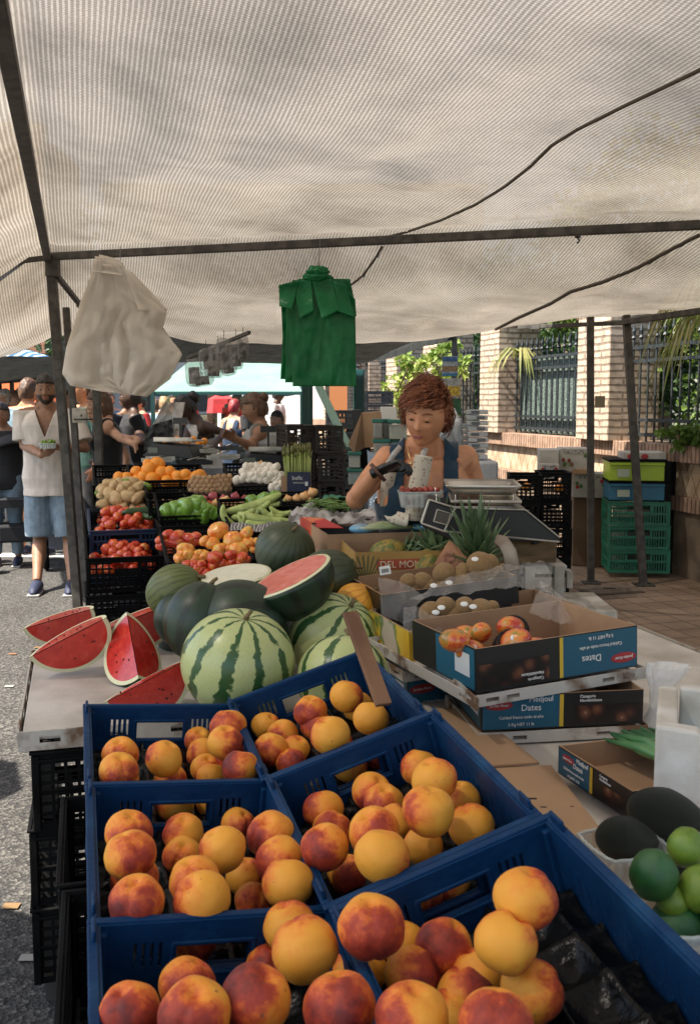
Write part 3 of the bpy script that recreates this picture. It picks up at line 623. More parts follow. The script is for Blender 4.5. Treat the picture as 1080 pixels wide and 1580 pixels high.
def add_fruit(kind, label, cat, p, s, rot=None, group=None, color=None, sx=(1, 1, 1)):
    """copy of a fruit prototype at p with scale s (prototype diameter 1)"""
    src = PROT[kind]
    if not isinstance(src, list): src = [src]
    me, nm, parts = random.choice(src)
    o = bpy.data.objects.new(nm, me); col.objects.link(o)
    r_ = rot if rot is not None else (ru(-.5, .5), ru(-.5, .5), ru(0, 6.28))
    o.matrix_world = tr(p) @ Euler(r_).to_matrix().to_4x4() @ Matrix.Diagonal((s*sx[0], s*sx[1], s*sx[2], 1))
    if color: o.color = color
    for pn, pm in parts:
        c = bpy.data.objects.new(pn, pm); col.objects.link(c); c.parent = o
        if color: c.color = color
    return tag(o, label, cat, group)
def mesh_of(mb, m_, **k):
    o = mb.build('t', m_, **k)
    if k.get('sub') or k.get('bevel'): return bake(o)
    me = o.data
    bpy.data.objects.remove(o); return me
def peach_disp(sd_):
    def f(p):
        th = atan2(p.y, p.x); top = max(0, p.z)
        r_ = 1+.07*noise.noise(p*1.1+V((sd_, 0, 0)))+.02*noise.noise(p*3+V((0, sd_, 0)))
        d = abs(th)                                # cleft on the +x side
        r_ -= .10*math.exp(-(d/.20)**2)*(1-abs(p.z)**6)
        r_ -= .30*math.exp(-((1-p.z)/.035)) if p.z > 0 else 0
        r_ += .03*math.exp(-((1+p.z)/.02))
        q = p*r_; q.z *= .95; return q
    return f
def mk(kind, objname, fn, m_, parts=(), n=1, nu=28, nv=18):
    PROT[kind] = []
    for i in range(n):
        q = MB(); q.ell((0, 0, 0), .5, nu=nu, nv=nv, disp=fn(i*3.7)); PROT[kind].append((mesh_of(q, m_), objname, parts))
for m_ in (PEACH,): mk('peach', 'peach', peach_disp, m_, n=4, nu=40, nv=26)
PE = {
'A': [(186,1164,57,.5),(184,1189,61,.5),(187,1205,56,.4),(253,1170,58,.35),(263,1204,52,.55),(306,1142,42,.4),(352,1121,57,.55),(313,1162,50,.35),(348,1146,56,.8),(360,1167,54,.7),(318,1185,47,.4),(371,1185,59,.95),(326,1199,42,.3),(270,1240,60,.5),(330,1236,55,.5)],
'B': [(199,1285,72,.75),(201,1319,79,.55),(208,1357,74,.85),(211,1391,86,.85),(283,1286,65,.6),(281,1321,60,.55),(300,1359,78,.45),(311,1388,90,.65),(343,1310,74,.3),(368,1273,54,.6),(417,1289,75,.75),(431,1326,75,.6),(380,1353,62,.55),(444,1363,81,.4),(393,1390,58,.4),(300,1452,70,.8)],
'D': [(411,1121,46,.4),(436,1134,50,.4),(417,1158,55,.45),(455,1156,42,.4),(449,1177,46,.8),(479,1098,52,.55),(489,1120,52,.55),(509,1134,62,.5),(519,1149,52,.35),(535,1074,52,.6),(552,1090,48,.45),(572,1108,55,.45),(540,1181,56,.95),(585,1163,48,.9)],
'E': [(498,1250,64,.95),(513,1280,62,.55),(501,1307,76,.9),(536,1349,56,.85),(574,1221,62,.6),(592,1238,62,.6),(577,1283,79,.5),(611,1268,50,.75),(660,1251,82,.35),(590,1320,86,.25),(653,1304,60,.35),(647,1185,60,.5),(670,1202,70,.5),(712,1233,58,.4),(727,1275,72,.5),(655,1375,58,.5),(692,1358,52,.55)],
'C': [(199,1565,98,.85),(290,1521,90,.75),(300,1566,112,.8),(394,1542,112,.95),(447,1430,82,.55),(470,1463,116,.7),(414,1490,60,.85),(180,1650,110,.7),(280,1660,115,.7),(390,1660,115,.8)],
'F': [(573,1430,104,.8),(555,1496,84,.6),(524,1553,112,.85),(636,1503,90,.85),(622,1456,50,.4),(685,1460,88,.7),(781,1453,98,.7),(811,1385,98,.65),(738,1503,84,.75),(717,1533,88,1.0),(822,1528,97,.7),(635,1572,116,.5),(765,1580,116,.8),(690,1566,60,.45),(560,1660,115,.7),(700,1670,115,.7)]}
CL = {'A': 'back left blue crate', 'B': 'middle left blue crate', 'C': 'front left blue crate', 'D': 'back right blue crate', 'E': 'middle right blue crate', 'F': 'front right blue crate'}
def plane_hit(M, zl, px, py):                    # ray through a pixel meets the local plane z = zl of M
    n = (M.to_3x3() @ V((0, 0, 1))); p0 = M @ V((0, 0, zl)); r = ray(px, py); o = V((0, 0, CZ)); return o+r*((p0-o).dot(n)/r.dot(n))
for k, L_ in PE.items():
    rows = sorted(L_, key=lambda q: -(q[1]))
    rowidx = {}; r0 = []; cur = []
    for q in rows:
        if cur and cur[0][1]-q[1] > 26: r0.append(cur); cur = []
        cur.append(q)
    r0.append(cur)
    for ri, row in enumerate(r0):
        row.sort(key=lambda q: q[0])
        for ci, (px, py, d, bl) in enumerate(row):
            lo = plane_hit(MC[k], -.072, px, py); hi = plane_hit(MC[k], .045 if k in 'CF' else .018, px, py)
            want = FX*.0775/d; dl, dh = dep(lo), dep(hi)
            p = V((0, 0, CZ))+ray(px, py)*min(max(want, dh), dl)
            s_ = min(.088, max(.066, d*dep(p)/FX))
            w1 = 'golden' if bl < .42 else 'orange' if bl < .62 else 'red blushed' if bl < .88 else 'dark red'
            add_fruit('peach', f'{w1} peach, {ORD[ci]} from left, {ORD[ri]} row from front, {CL[k]}', 'peach', p, s_, group='peaches in the blue crates', color=((.29 if k in 'CF' else .235)+.34*bl+ru(-.04, .04), rnd(), 0, 1))
# flat corrugated strip standing in the back right crate
CB = mat('cardboard', (.36, .22, .125), .85, c2=(.3, .18, .1), ns=5, bump=.1)
CBD = mat('cardboard_dark', (.2, .12, .07), .85, c2=(.15, .09, .05), ns=6)
p, q_ = QY(540, 945, 2.12), QY(592, 1088, 1.98); e = thing('slat_board', 'brown slat leaning on the back edge of the back right peach crate', 'slat', loc=p)
m = MB(); m.bar(p, q_, .035, .012); m.build('board', mat('slat_wood', (.2, .1, .05), .8, c2=(.13, .06, .03), ns=12, stretch=(1, 1, .2)), e, False, bevel=.002, world=True)

# ---- watermelons ----
def melon_skin(name, light, dark, freq, thr, rough=.32, ns=4, wob=.6, vein=None):
    def f(t, b, N, L):
        tc = N('ShaderNodeTexCoord'); sx = N('ShaderNodeSeparateXYZ'); L(tc.outputs['Object'], sx.inputs[0])
        at = N('ShaderNodeMath'); at.operation = 'ARCTAN2'; L(sx.outputs[1], at.inputs[0]); L(sx.outputs[0], at.inputs[1])
        n = N('ShaderNodeTexNoise'); n.inputs['Scale'].default_value = ns; n.inputs['Detail'].default_value = 5; n.inputs['Roughness'].default_value = .7; L(tc.outputs['Object'], n.inputs[0])
        a = N('ShaderNodeMath'); a.operation = 'MULTIPLY_ADD'; L(n.outputs[0], a.inputs[0]); a.inputs[1].default_value = wob; L(at.outputs[0], a.inputs[2])
        m1 = N('ShaderNodeMath'); m1.operation = 'MULTIPLY'; m1.inputs[1].default_value = freq; L(a.outputs[0], m1.inputs[0])
        s_ = N('ShaderNodeMath'); s_.operation = 'SINE'; L(m1.outputs[0], s_.inputs[0])
        n2 = N('ShaderNodeTexNoise'); n2.inputs['Scale'].default_value = 38; n2.inputs['Detail'].default_value = 5; L(tc.outputs['Object'], n2.inputs[0])
        ad = N('ShaderNodeMath'); ad.operation = 'MULTIPLY_ADD'; L(n2.outputs[0], ad.inputs[0]); ad.inputs[1].default_value = 1.9 if thr > .7 else 1.1; L(s_.outputs[0], ad.inputs[2])
        mr = N('ShaderNodeMath'); mr.operation = 'MULTIPLY'; mr.inputs[1].default_value = .5; L(ad.outputs[0], mr.inputs[0])
        n3 = N('ShaderNodeTexVoronoi'); n3.inputs['Scale'].default_value = 110; n3.feature = 'DISTANCE_TO_EDGE'; L(tc.outputs['Object'], n3.inputs[0])
        c = ramp(N, L, mr.outputs[0], [(thr, light), (thr+.02, tuple(.5*x+.5*y for x, y in zip(light, dark))), (thr+.09, dark)])
        g = ramp(N, L, n3.outputs[0], [(.02, tuple(min(1, .72) for _ in range(3))), (.08, (1, 1, 1))])
        mx = N('ShaderNodeMix'); mx.data_type = 'RGBA'; mx.blend_type = 'MULTIPLY'; mx.inputs[0].default_value = .4; L(c, mx.inputs[6]); L(g, mx.inputs[7]); cc = mx.outputs[2]
        if vein:
            v = N('ShaderNodeTexNoise'); v.inputs['Scale'].default_value = 13; v.inputs['Detail'].default_value = 8; v.inputs['Roughness'].default_value = .75; L(tc.outputs['Object'], v.inputs[0])
            g = ramp(N, L, v.outputs[0], [(.6, (0, 0, 0)), (.66, (1, 1, 1))]); mx = N('ShaderNodeMix'); mx.data_type = 'RGBA'; L(g, mx.inputs[0]); L(cc, mx.inputs[6]); mx.inputs[7].default_value = (*vein, 1); cc = mx.outputs[2]
        L(cc, b.inputs['Base Color'])
        bu = N('ShaderNodeBump'); bu.inputs['Distance'].default_value = .003; bu.inputs['Strength'].default_value = .2; L(n2.outputs[0], bu.inputs['Height']); L(bu.outputs[0], b.inputs['Normal'])
    return tex_mat(name, f, rough)
STR = melon_skin('striped_melon_skin', (.43, .47, .2), (.03, .085, .025), 10, .75, ns=7, wob=.55)
DMS = melon_skin('dark_melon_skin', (.014, .034, .016), (.007, .016, .008), 9, .5, .42, vein=(.12, .085, .04))
GMS = melon_skin('green_melon_skin', (.11, .13, .035), (.055, .075, .02), 24, .55, .5, ns=9)
OMS = melon_skin('frog_melon_skin', (.05, .065, .03), (.03, .045, .02), 20, .5, .45, vein=(.16, .1, .035))
YMS = melon_skin('yellow_melon_skin', (.72, .34, .03), (.6, .22, .02), 14, .6, .45)
STEM = mat('stem', (.16, .11, .05), .8)
def melon(name, lb, cat, px, py, Y, wpx, asp, m_, rot, rib=0, stem=True, zfix=None):
    p = QY(px, py, Y); 
    if zfix: p.z = zfix
    r_ = wpx*dep(p)/FX/2; e = thing(name, lb, cat, M=tr(p) @ Euler(rot).to_matrix().to_4x4())
    def d(v):
        k = 1+.015*noise.noise(v*1.5+V((px, 0, 0)))+rib*cos(atan2(v.y, v.x)*10)*(1-v.z*v.z)
        k -= .05*math.exp(-((1-abs(v.z))/.02)); return V((v.x*k, v.y*k, v.z*k*asp))
    q = MB(); q.ell((0, 0, 0), r_, nu=64, nv=40, disp=d); q.build('rind', m_, e)
    if stem: q = MB(); q.tube([(0, 0, r_*asp*.95), (.003, 0, r_*asp+.006), (.012, .004, r_*asp+.016)], [.008, .006, .005], 7); q.build('stem', STEM, e)
    return e
melon('watermelon', 'large round striped pale green watermelon standing by the slices, left of the others', 'watermelon', 368, 1022, 2.52, 176, .93, STR, (.35, .1, .3))
melon('watermelon', 'striped watermelon at the back, behind the one touching the slat', 'watermelon', 515, 985, 2.9, 146, .93, STR, (.5, -.25, 1.3))
melon('watermelon', 'striped watermelon behind the slat and the back right peach crate', 'watermelon', 530, 1048, 2.50, 146, .93, STR, (.4, .1, 2.6))
melon('watermelon', 'long dark green watermelon standing tilted behind the red slices', 'watermelon', 308, 958, 2.82, 108, 1.15, DMS, (-.1, .35, .3))
melon('watermelon', 'dark watermelon with a pale patch peeking out left of the tilted one', 'watermelon', 275, 955, 3.0, 74, 1.1, DMS, (-.1, .2, 1.3), stem=False)
melon('watermelon', 'dark green watermelon lying behind the large striped one', 'watermelon', 370, 968, 2.83, 148, 1.0, DMS, (.2, 1.35, .4))
melon('melon', 'olive green melon behind the red watermelon slices on the left', 'melon', 270, 912, 3.1, 82, 1.12, GMS, (.3, 1.0, .2))
melon('melon', 'blotched dark green melon below the tomatoes with orange specks', 'melon', 440, 850, 3.5, 94, .95, OMS, (.6, .2, .3))
melon('melon', 'dark green melon behind the cut watermelon half, beside the yellow one', 'melon', 505, 892, 3.15, 88, 1.1, OMS, (.2, 1.2, .3))
melon('yellow_melon', 'orange yellow ribbed melon squeezed between the melons and the kiwi box', 'melon', 556, 937, 3.0, 84, .8, YMS, (.4, .5, .3), rib=.02)
for x, y, Y, w1, lb in ((430, 990, 3.2, 140, 'dark watermelon at the bottom of the melon pile behind the striped ones'), (300, 985, 3.28, 110, 'dark watermelon low in the pile behind the slices'), (500, 960, 3.42, 120, 'dark watermelon low in the pile under the cut half'), (400, 930, 3.36, 110, 'dark watermelon in the pile below the cut pale one')): melon('watermelon', lb, 'watermelon', x, y, Y, w1, 1, DMS, (1.2, .3, x), stem=False)
FL = fruit_shader('watermelon_flesh', [(.3, (.45, .018, .014)), (.55, (.58, .035, .022)), (.8, (.68, .10, .06))], 35, .25, .25, 90, spots=(60, .72, (.05, .01, .01)), coat=.4)
FLP = fruit_shader('pink_flesh', [(.3, (.55, .05, .04)), (.55, (.68, .14, .09)), (.8, (.74, .32, .22))], 28, .3, .2, 60, coat=.5)
FLW = fruit_shader('white_flesh', [(.3, (.6, .57, .42)), (.7, (.72, .68, .52))], 25, .4, .15, 60)
RD = mat('rind_white', (.68, .66, .42), .5)
def cut_half(name, lb, p, r_, asp, M_rot, flesh, skin, cat='cut melon'):
    e = thing(name, lb, cat, M=tr(p) @ M_rot)   # dome downwards, cut face +z
    q = MB(); q.ell((0, 0, 0), r_, nu=56, nv=32, disp=lambda v: V((v.x*asp, v.y, min(v.z, 0)))); q.build('rind', skin, e)
    n = 56; q = MB(); q.cm = 0; q.lathe([(r_*.995, .001), (r_*.985, .004), (r_*.9, .005)], n, Matrix.Diagonal((asp, 1, 1, 1)), cap=False); q.build('pith', RD, e)
    q = MB(); q.grid(30, 30, lambda u_, v_: ((lambda a, b: (a*sqrt(1-b*b/2)*r_*.915*asp, b*sqrt(1-a*a/2)*r_*.915, .0055+.002*noise.noise(V((a*6, b*6, 1)))))(u_*2-1, v_*2-1))); q.build('flesh', flesh, e); return e
cut_half('watermelon_half', 'big dark watermelon cut in half, pink face tilted up on top of the melon pile', QY(447, 890, 2.87), .128, 1.03, Euler((R(-2), 0, 0)).to_matrix().to_4x4() @ ry(R(-25)) @ rx(R(9)) , FLP, DMS)
cut_half('melon_half', 'halved melon with flat whitish cut face in plastic film beside the red tomatoes', QY(365, 888, 3.1), .10, 1.12, ry(R(-6)) @ rx(R(10)), FLW, DMS)
def slice_(lb, px, py, Y, r_, M_rot, ang=75, zoff=0, skin=None, tilt=0):
    """wedge of a quarter-like slice: half disc faces meeting at the ridge; rind outside"""
    p = QY(px, py, Y); e = thing('watermelon_slice', lb, 'watermelon slice', M=tr(p) @ M_rot, group='red watermelon slices on the white table')
    A = R(ang); n1, n2 = 28, 10
    def pt(ph, th, k=1): # ph along ridge axis (x), th around
        return V((cos(ph)*r_*k, sin(ph)*sin(th)*r_*k, -sin(ph)*cos(th)*r_*k))
    q = MB(); q.grid(n1, n2, lambda u_, v_: pt(pi*u_, -A/2+A*v_)); q.build('rind', skin or DMS, e)
    for s_, nm in ((-1, 'flesh'), (1, 'flesh')):
        q = MB(); nn = V((0, s_*cos(A/2), sin(A/2)))*.001
        q.grid(n1, 8, lambda u_, v_: pt(pi*u_, s_*A/2, v_*.9)+nn*(1.5 if v_ < 1 else 1)); q.build(nm, FL, e)
        q = MB(); q.grid(n1, 2, lambda u_, v_: pt(pi*u_, s_*A/2, .9+v_*.1)+nn*.8); q.build('pith', RD, e)
    q = MB()
    for k in range(9):
        a, b = ru(.3, 2.8), ru(.35, .78); s_ = random.choice((-1, 1)); q.ell(pt(a, s_*A/2, b)+V((0, s_*cos(A/2), sin(A/2)))*.002, (.003, .002, .0045), nu=6, nv=4)
    q.build('seeds', mat('seed', (.02, .01, .008), .4), e)
    return e
slice_('red watermelon wedge with dark rind at the front left edge of the white table', 105, 984, 2.84, .125, ry(R(-27)) @ rz(.1) @ rx(R(62)), 66)
slice_('red watermelon wedge at the far left behind the front left wedge', 90, 955, 3.08, .115, ry(R(-16)) @ rz(.05) @ rx(R(62)), 60)
slice_('upright red watermelon wedge with sharp ridge, second from the right', 205, 994, 2.82, .122, ry(R(-4)) @ rz(-1.25) @ ry(R(40)), 84)
slice_('wide red watermelon wedge lying behind the upright wedge, against the dark melons', 205, 955, 3.10, .14, ry(R(-20)) @ rz(.2) @ rx(R(60)), 60)
slice_('red watermelon wedge with striped green rind nearest the peach crates', 224, 1052, 2.52, .118, ry(R(-26)) @ rz(.2) @ rx(R(52)), 66, skin=STR)
# ================= PRODUCE DISPLAYS =================
def mk2(kind, objname, mbf, m_, n=2, sub=0):
    PROT[kind] = [(mesh_of(mbf(i), m_, sub=sub), objname, ()) for i in range(n)]
ORG = fruit_shader('orange_skin', [(.3, (.85, .24, .015)), (.7, (.9, .36, .03))], 4, .45, .3, 110)
TOM = fruit_shader('tomato_skin', [(.34, (.42, .015, .010)), (.50, (.6, .05, .015)), (.60, (.68, .17, .03)), (.72, (.4, .36, .06))], 1.6, .25, .1, 30, coat=.3)
HTM = fruit_shader('beef_tomato_skin', [(.3, (.7, .12, .03)), (.48, (.85, .3, .05)), (.6, (.75, .45, .08)), (.75, (.3, .32, .05))], 2.3, .25, .1, 20, coat=.3)
POT = fruit_shader('potato_skin', [(.3, (.42, .27, .12)), (.7, (.6, .42, .22))], 3, .8, .4, 25, spots=(16, .68, (.25, .15, .07)))
ONI = fruit_shader('onion_skin', [(.3, (.55, .26, .08)), (.7, (.75, .45, .2))], 3, .35, .2, 20)
ROI = fruit_shader('red_onion_skin', [(.3, (.3, .03, .05)), (.7, (.5, .12, .12))], 3, .3, .2, 20)
GAR = fruit_shader('garlic_skin', [(.3, (.62, .55, .45)), (.7, (.8, .74, .64))], 4, .6, .3, 30)
LIM = fruit_shader('lime_skin', [(.3, (.09, .18, .015)), (.7, (.2, .28, .03))], 3, .4, .2, 90)
DLM = fruit_shader('dark_lime_skin', [(.3, (.012, .07, .02)), (.7, (.03, .12, .025))], 3, .35, .3, 90)
KIW = fruit_shader('kiwi_skin', [(.3, (.19, .105, .04)), (.7, (.28, .17, .07))], 9, .85, .5, 200, sheen=.4)
MAN = fruit_shader('mango_skin', [(.3, (.35, .02, .025)), (.44, (.5, .04, .02)), (.54, (.68, .22, .03)), (.66, (.16, .2, .04))], 1.9, .3, .08, 60, spots=(30, .73, (.03, .01, .01)), coat=.3)
PEP = fruit_shader('pepper_skin', [(.3, (.11, .24, .02)), (.7, (.2, .36, .05))], 2, .2, .1, 20, coat=.4)
CUC = fruit_shader('cucumber_skin', [(.3, (.26, .36, .07)), (.55, (.42, .48, .15)), (.8, (.52, .56, .27))], 8, .5, .4, 40)
WAL = fruit_shader('walnut_shell', [(.3, (.38, .22, .1)), (.7, (.5, .32, .16))], 6, .6, .8, 50)
AVO = fruit_shader('avocado_skin', [(.3, (.004, .008, .004)), (.7, (.010, .018, .007))], 6, .4, 1.0, 90, bumpd=.006)
ZUC = fruit_shader('zucchini_skin', [(.3, (.02, .05, .015)), (.7, (.05, .1, .03))], 12, .4, .2, 30)
def bumpy(a, n=0, rib=0, flat=1, long_=1, dim=.2, dimb=0):
    def mkf(s_):
        def f(p):
            k = 1+a*noise.noise(p*1.6+V((s_, s_, 0)))+(rib*cos(atan2(p.y, p.x)*n) if n else 0)*(1-p.z*p.z)
            if dim and p.z > 0: k -= dim*math.exp(-((1-p.z)/.05))
            return V((p.x*k, p.y*k, p.z*k*flat*long_))
        return f
    return mkf
mk('orange', 'orange', bumpy(.04, dim=.06), ORG, n=2, nu=20, nv=14); mk('tomato', 'tomato', bumpy(.12, 5, .02, .88), TOM, n=3, nu=20, nv=12)
mk('plum_tomato', 'tomato', bumpy(.1, flat=1.35, dim=.1), TOM, n=3, nu=18, nv=12)
mk('beef_tomato', 'beef_tomato', bumpy(.12, 8, .045, .8), HTM, n=3, nu=32, nv=16); mk('potato', 'potato', bumpy(.22, long_=1.35, dim=0), POT, n=4, nu=18, nv=12)
def bulb(s_):
    def f(p):
        k = 1+.05*noise.noise(p*2+V((s_, 0, 0)))+.04*cos(atan2(p.y, p.x)*9)*(1-abs(p.z)); t = max(0, p.z); r_ = k*(1-.75*t**3); return V((p.x*r_, p.y*r_, p.z*.85*k+.28*t**5))
    return f
mk('garlic', 'garlic_bulb', bulb, GAR, n=3, nu=24, nv=14); mk('onion', 'onion', bulb, ONI, n=2, nu=20, nv=12); mk('red_onion', 'red_onion', bulb, ROI, n=2, nu=20, nv=12)
mk('lime', 'lime', bumpy(.06, flat=1.1, dim=-.08), LIM, n=2, nu=20, nv=14); mk('dark_lime', 'lime', bumpy(.06, flat=1.1, dim=-.08), DLM, n=2, nu=28, nv=18)
mk('kiwi', 'kiwi', bumpy(.05, flat=1.12, dim=.04), KIW, n=3, nu=28, nv=18); mk('walnut', 'walnut', bumpy(.12, 2, .04, 1.1), WAL, n=2, nu=14, nv=10)
mk('pepper', 'green_pepper', lambda s_: (lambda p: V((p.x*(1+.13*cos(atan2(p.y, p.x)*4+s_))*(1+.1*noise.noise(p*1.5+V((s_, 0, 0)))), p.y*(1+.13*cos(atan2(p.y, p.x)*4+s_)), p.z*1.15*(1-.35*math.exp(-((1-p.z)/.15)))*(1+.1*noise.noise(p+V((0, s_, 0))))))), PEP, n=3, nu=36, nv=18)
mk('berry', 'cherry_tomato', bumpy(.03), fruit_shader('berry_skin', [(.3, (.22, .01, .02)), (.6, (.4, .05, .02)), (.8, (.35, .25, .05))], 1.5, .2, .05, 30, coat=.5), n=2, nu=14, nv=10)
mk('avocado', 'avocado', lambda s_: (lambda p: V((p.x*(1-.28*max(0, p.z)), p.y*(1-.28*max(0, p.z)), p.z*1.35))), AVO, n=2, nu=36, nv=24)
def mango_d(s_):
    def f(p): k = 1+.04*noise.noise(p*1.4+V((s_, 0, 0))); return V((p.x*k*.92+.12*p.z*p.z, p.y*k*.8, p.z*1.22*k*(1-.12*p.x)))
    return f
mk('mango', 'mango', mango_d, MAN, n=3, nu=32, nv=20)
def cuc(i):
    q = MB(); P_ = [V((.16*sin(t*pi)*(.4+.5*i), 0, t-.5)) for t in [k/10 for k in range(11)]]; q.tube(P_, [.03, .07, .085, .092, .095, .097, .095, .09, .085, .068, .028], 12); return q
mk2('cucumber', 'cucumber', cuc, CUC, 3); mk2('zucchini', 'zucchini', cuc, ZUC, 2)
def place(kind, cat, grp, lst, Y0, label, rot=None, dY=0):
    """list of (px, py, diam px[, dY]) at depth Y0; nearer ones lower in the picture"""
    lst = sorted(lst, key=lambda q: (-round(q[1]/11), q[0])); row = {}
    for i, q in enumerate(lst):
        r_ = round(q[1]/11); row.setdefault(r_, []).append(q)
    ks = sorted(row, reverse=True)
    for ri, r_ in enumerate(ks):
        for ci, q in enumerate(row[r_]):
            Y = Y0+(q[3] if len(q) > 3 else 0)+dY*(ks[0]-r_); p = QY(q[0], q[1], Y)
            add_fruit(kind, label % (ORD[min(ci, 11)], ORD[min(ri, 11)]) if '%s' in label else label, cat, p, q[2]*dep(p)/FX, rot() if rot else None, grp)
def heap(M, w_, l_, r_, dome, base, layers=2, jit=.2, keep=1):
    out = []
    for L_ in range(layers):
        s_ = 2*r_*.98; nx = int((w_-L_*r_*1.4)/s_); ny = int((l_-L_*r_*1.4)/s_)
        for j in range(ny):
            for i in range(nx):
                x = (i-(nx-1)/2+(.25 if j % 2 else -.25))*s_; y = (j-(ny-1)/2)*s_
                if abs(x) > w_/2-r_*.9: continue
                if L_ and (x/(w_/2))**2+(y/(l_/2))**2 > .8: continue
                if rnd() > keep: continue
                z = base+dome*(1-(x/(w_/2))**2)*(1-(y/(l_/2))**2)+L_*r_*1.5
                out.append((j, i, L_, M @ V((x+ru(-1, 1)*jit*r_, y+ru(-1, 1)*jit*r_, z+ru(-1, 1)*jit*r_))))
    return out
def heap_fruit(kind, cat, grp, M, w_, l_, d, dome, base, label, layers=2, jit=.25, keep=1, ssx=(1, 1, 1)):
    for (j, i, L_, p) in heap(M, w_, l_, d/2, dome, base, layers, jit, keep):
        add_fruit(kind, f'{label}, {ORD[min(i,11)]} from left, {ORD[min(j,11)]} row, {"top" if L_ else "bottom"} layer', cat, p, d*ru(.85, 1.12), (ru(0, 6), ru(0, 6), ru(0, 6)), grp, sx=ssx)
G1 = 'black crates of the terraced display'
HC = lambda *a, **k: px_crate(*a, **k)
# --- left stack: tomatoes, blue crate, potatoes, oranges
c, M1 = HC('black mesh crate of tomatoes at the left front of the terraced display', 136, 250, 860, 4.7, 57, .40, pit=R(8), group=G1); heap_fruit('tomato', 'tomato', 'tomatoes in the left black crate', M1, .33, .36, .060, .015, -.085, 'tomato in the left front black crate', 2, keep=.8)
HC('black mesh crate under the left crate of tomatoes', 136, 250, 918, 4.72, 50, .40, group=G1); HC('lowest black crate of the left tomato stack', 136, 250, 970, 4.74, 56, .40, group=G1)
HC('bottom black crate standing on the road in the left tomato stack', 134, 252, 1030, 4.76, 56, .40, group=G1); HC('black crate at ground level of the left tomato stack', 134, 252, 1086, 4.78, 60, .40, group=G1)
c, M1 = HC('navy blue crate of small tomatoes behind the left tomato crate', 141, 250, 818, 5.05, 36, .36, style='slots', m_=DBLUE, pit=R(12)); heap_fruit('tomato', 'tomato', 'tomatoes in the navy crate', M1, .33, .33, .058, .03, -.045, 'small tomato in the navy blue crate', 2, keep=.85)
HC('navy blue crate below the one with small tomatoes', 141, 250, 842, 5.1, 60, .36, style='slots', m_=DBLUE)
c, M1 = HC('black crate of potatoes with two dark zucchini in its front corner', 146, 240, 788, 5.3, 22, .38, pit=R(16), style='slots', group=G1); heap_fruit('potato', 'potato', 'potatoes heaped in the black crate', M1, .31, .36, .060, .055, -.03, 'brown potato in the black crate', 2, ssx=(1, 1, 1.05))
for i, (x, y, L_, lb) in enumerate(((205, 797, .12, 'dark zucchini lying in front of the potatoes'), (228, 790, .13, 'dark zucchini with pale blossom end beside the potatoes'))): add_fruit('zucchini', lb, 'zucchini', QY(x, y, 5.2), L_*2, (pi/2, 0, 1.2+.6*i), 'zucchini by the potatoes')
c, M1 = HC('black crate of oranges at the top of the display', 205, 322, 752, 5.7, 20, .42, pit=R(14), style='slots', group=G1)
HC('black crate of oranges and limes at the top left of the display', 148, 208, 752, 5.72, 20, .42, pit=R(14), style='slots', group=G1)
ORL = [(x_/5.4+120, y_/5.4+700, d/5.4) for x_, y_, d in ((660,82,115),(585,82,85),(588,140,125),(490,150,100),(345,195,95),(410,195,90),(500,220,105),(620,218,135),(748,238,110),(832,225,115),(700,160,120),(755,155,90),(820,180,80),(900,178,105),(965,200,90),(1020,180,105),(920,245,90),(1045,185,70),(268,262,75),(310,265,75),(340,250,60),(450,235,60),(1000,240,80))]
ORL += [(x, y, 19) for x, y in ((232, 722), (246, 716), (262, 728), (275, 735), (222, 735), (290, 740), (304, 735), (215, 745), (258, 742), (199, 742))]
place('orange', 'orange', 'oranges heaped at the top of the display', [q for q in ORL], 5.75, 'orange in the top heap, %s from left, %s row up', dY=.035)
LML = [(x_/5.4+120, y_/5.4+700, d/5.4) for x_, y_, d in ((400,245,65),(465,280,60),(425,290,55),(415,240,60),(570,270,60),(540,290,50),(210,315,50),(165,330,45),(510,270,45),(530,325,50),(590,275,55))]
place('lime', 'lime', 'limes below the oranges', LML, 5.5, 'green lime below the oranges, %s from left, %s row up')
# --- second column: peppers, tomatoes, bumpy tomatoes
HC('black slotted crate below the oranges with pale vegetables', 228, 312, 760, 5.35, 22, .3, style='slots', group=G1, pit=R(8)); c, M1 = HC('second black slotted crate below the oranges', 231, 318, 772, 5.2, 26, .3, style='slots', group=G1)
place('onion', 'onion', 'onions in the slotted crate below the oranges', [(x, 777+(x % 3), 15) for x in range(240, 300, 12)], 5.28, 'pale onion behind crate slots, %s from left, %s row up')
c, M1 = HC('black crate of green peppers', 248, 335, 796, 4.95, 18, .36, pit=R(14), style='slots', group=G1)
PPL = [(261, 789, 28), (272, 785, 26), (292, 782, 36), (284, 790, 30), (303, 778, 30), (311, 786, 30), (322, 788, 26), (330, 790, 22), (300, 793, 26), (315, 795, 24)]
place('pepper', 'pepper', 'green peppers in the black crate', PPL, 5.0, 'glossy green pepper, %s from left, %s row up')
place('tomato', 'tomato', 'tomatoes behind the green peppers', [(x, 781-(x % 4), 16) for x in range(322, 345, 9)], 5.15, 'red tomato behind the peppers, %s from left, %s row up')
HC('black crate below the green peppers', 250, 345, 812, 4.8, 30, .36, style='slots', group=G1)
place('plum_tomato', 'tomato', 'long red tomatoes in front of the peppers', [(x_/5.4+120, y_/5.4+700, d/5.4) for x_, y_, d in ((755,675,85),(830,700,120),(705,725,90),(740,750,110),(820,745,140),(930,710,100),(700,770,80),(880,700,80),(990,690,80),(960,740,90),(770,790,90),(1000,730,80),(920,760,80),(850,790,80))]+[(268, 842, 22), (285, 846, 22)], 4.55, 'long red tomato, %s from left, %s row up', rot=lambda: (ru(1, 2), ru(-.4, .4), ru(1, 2)))
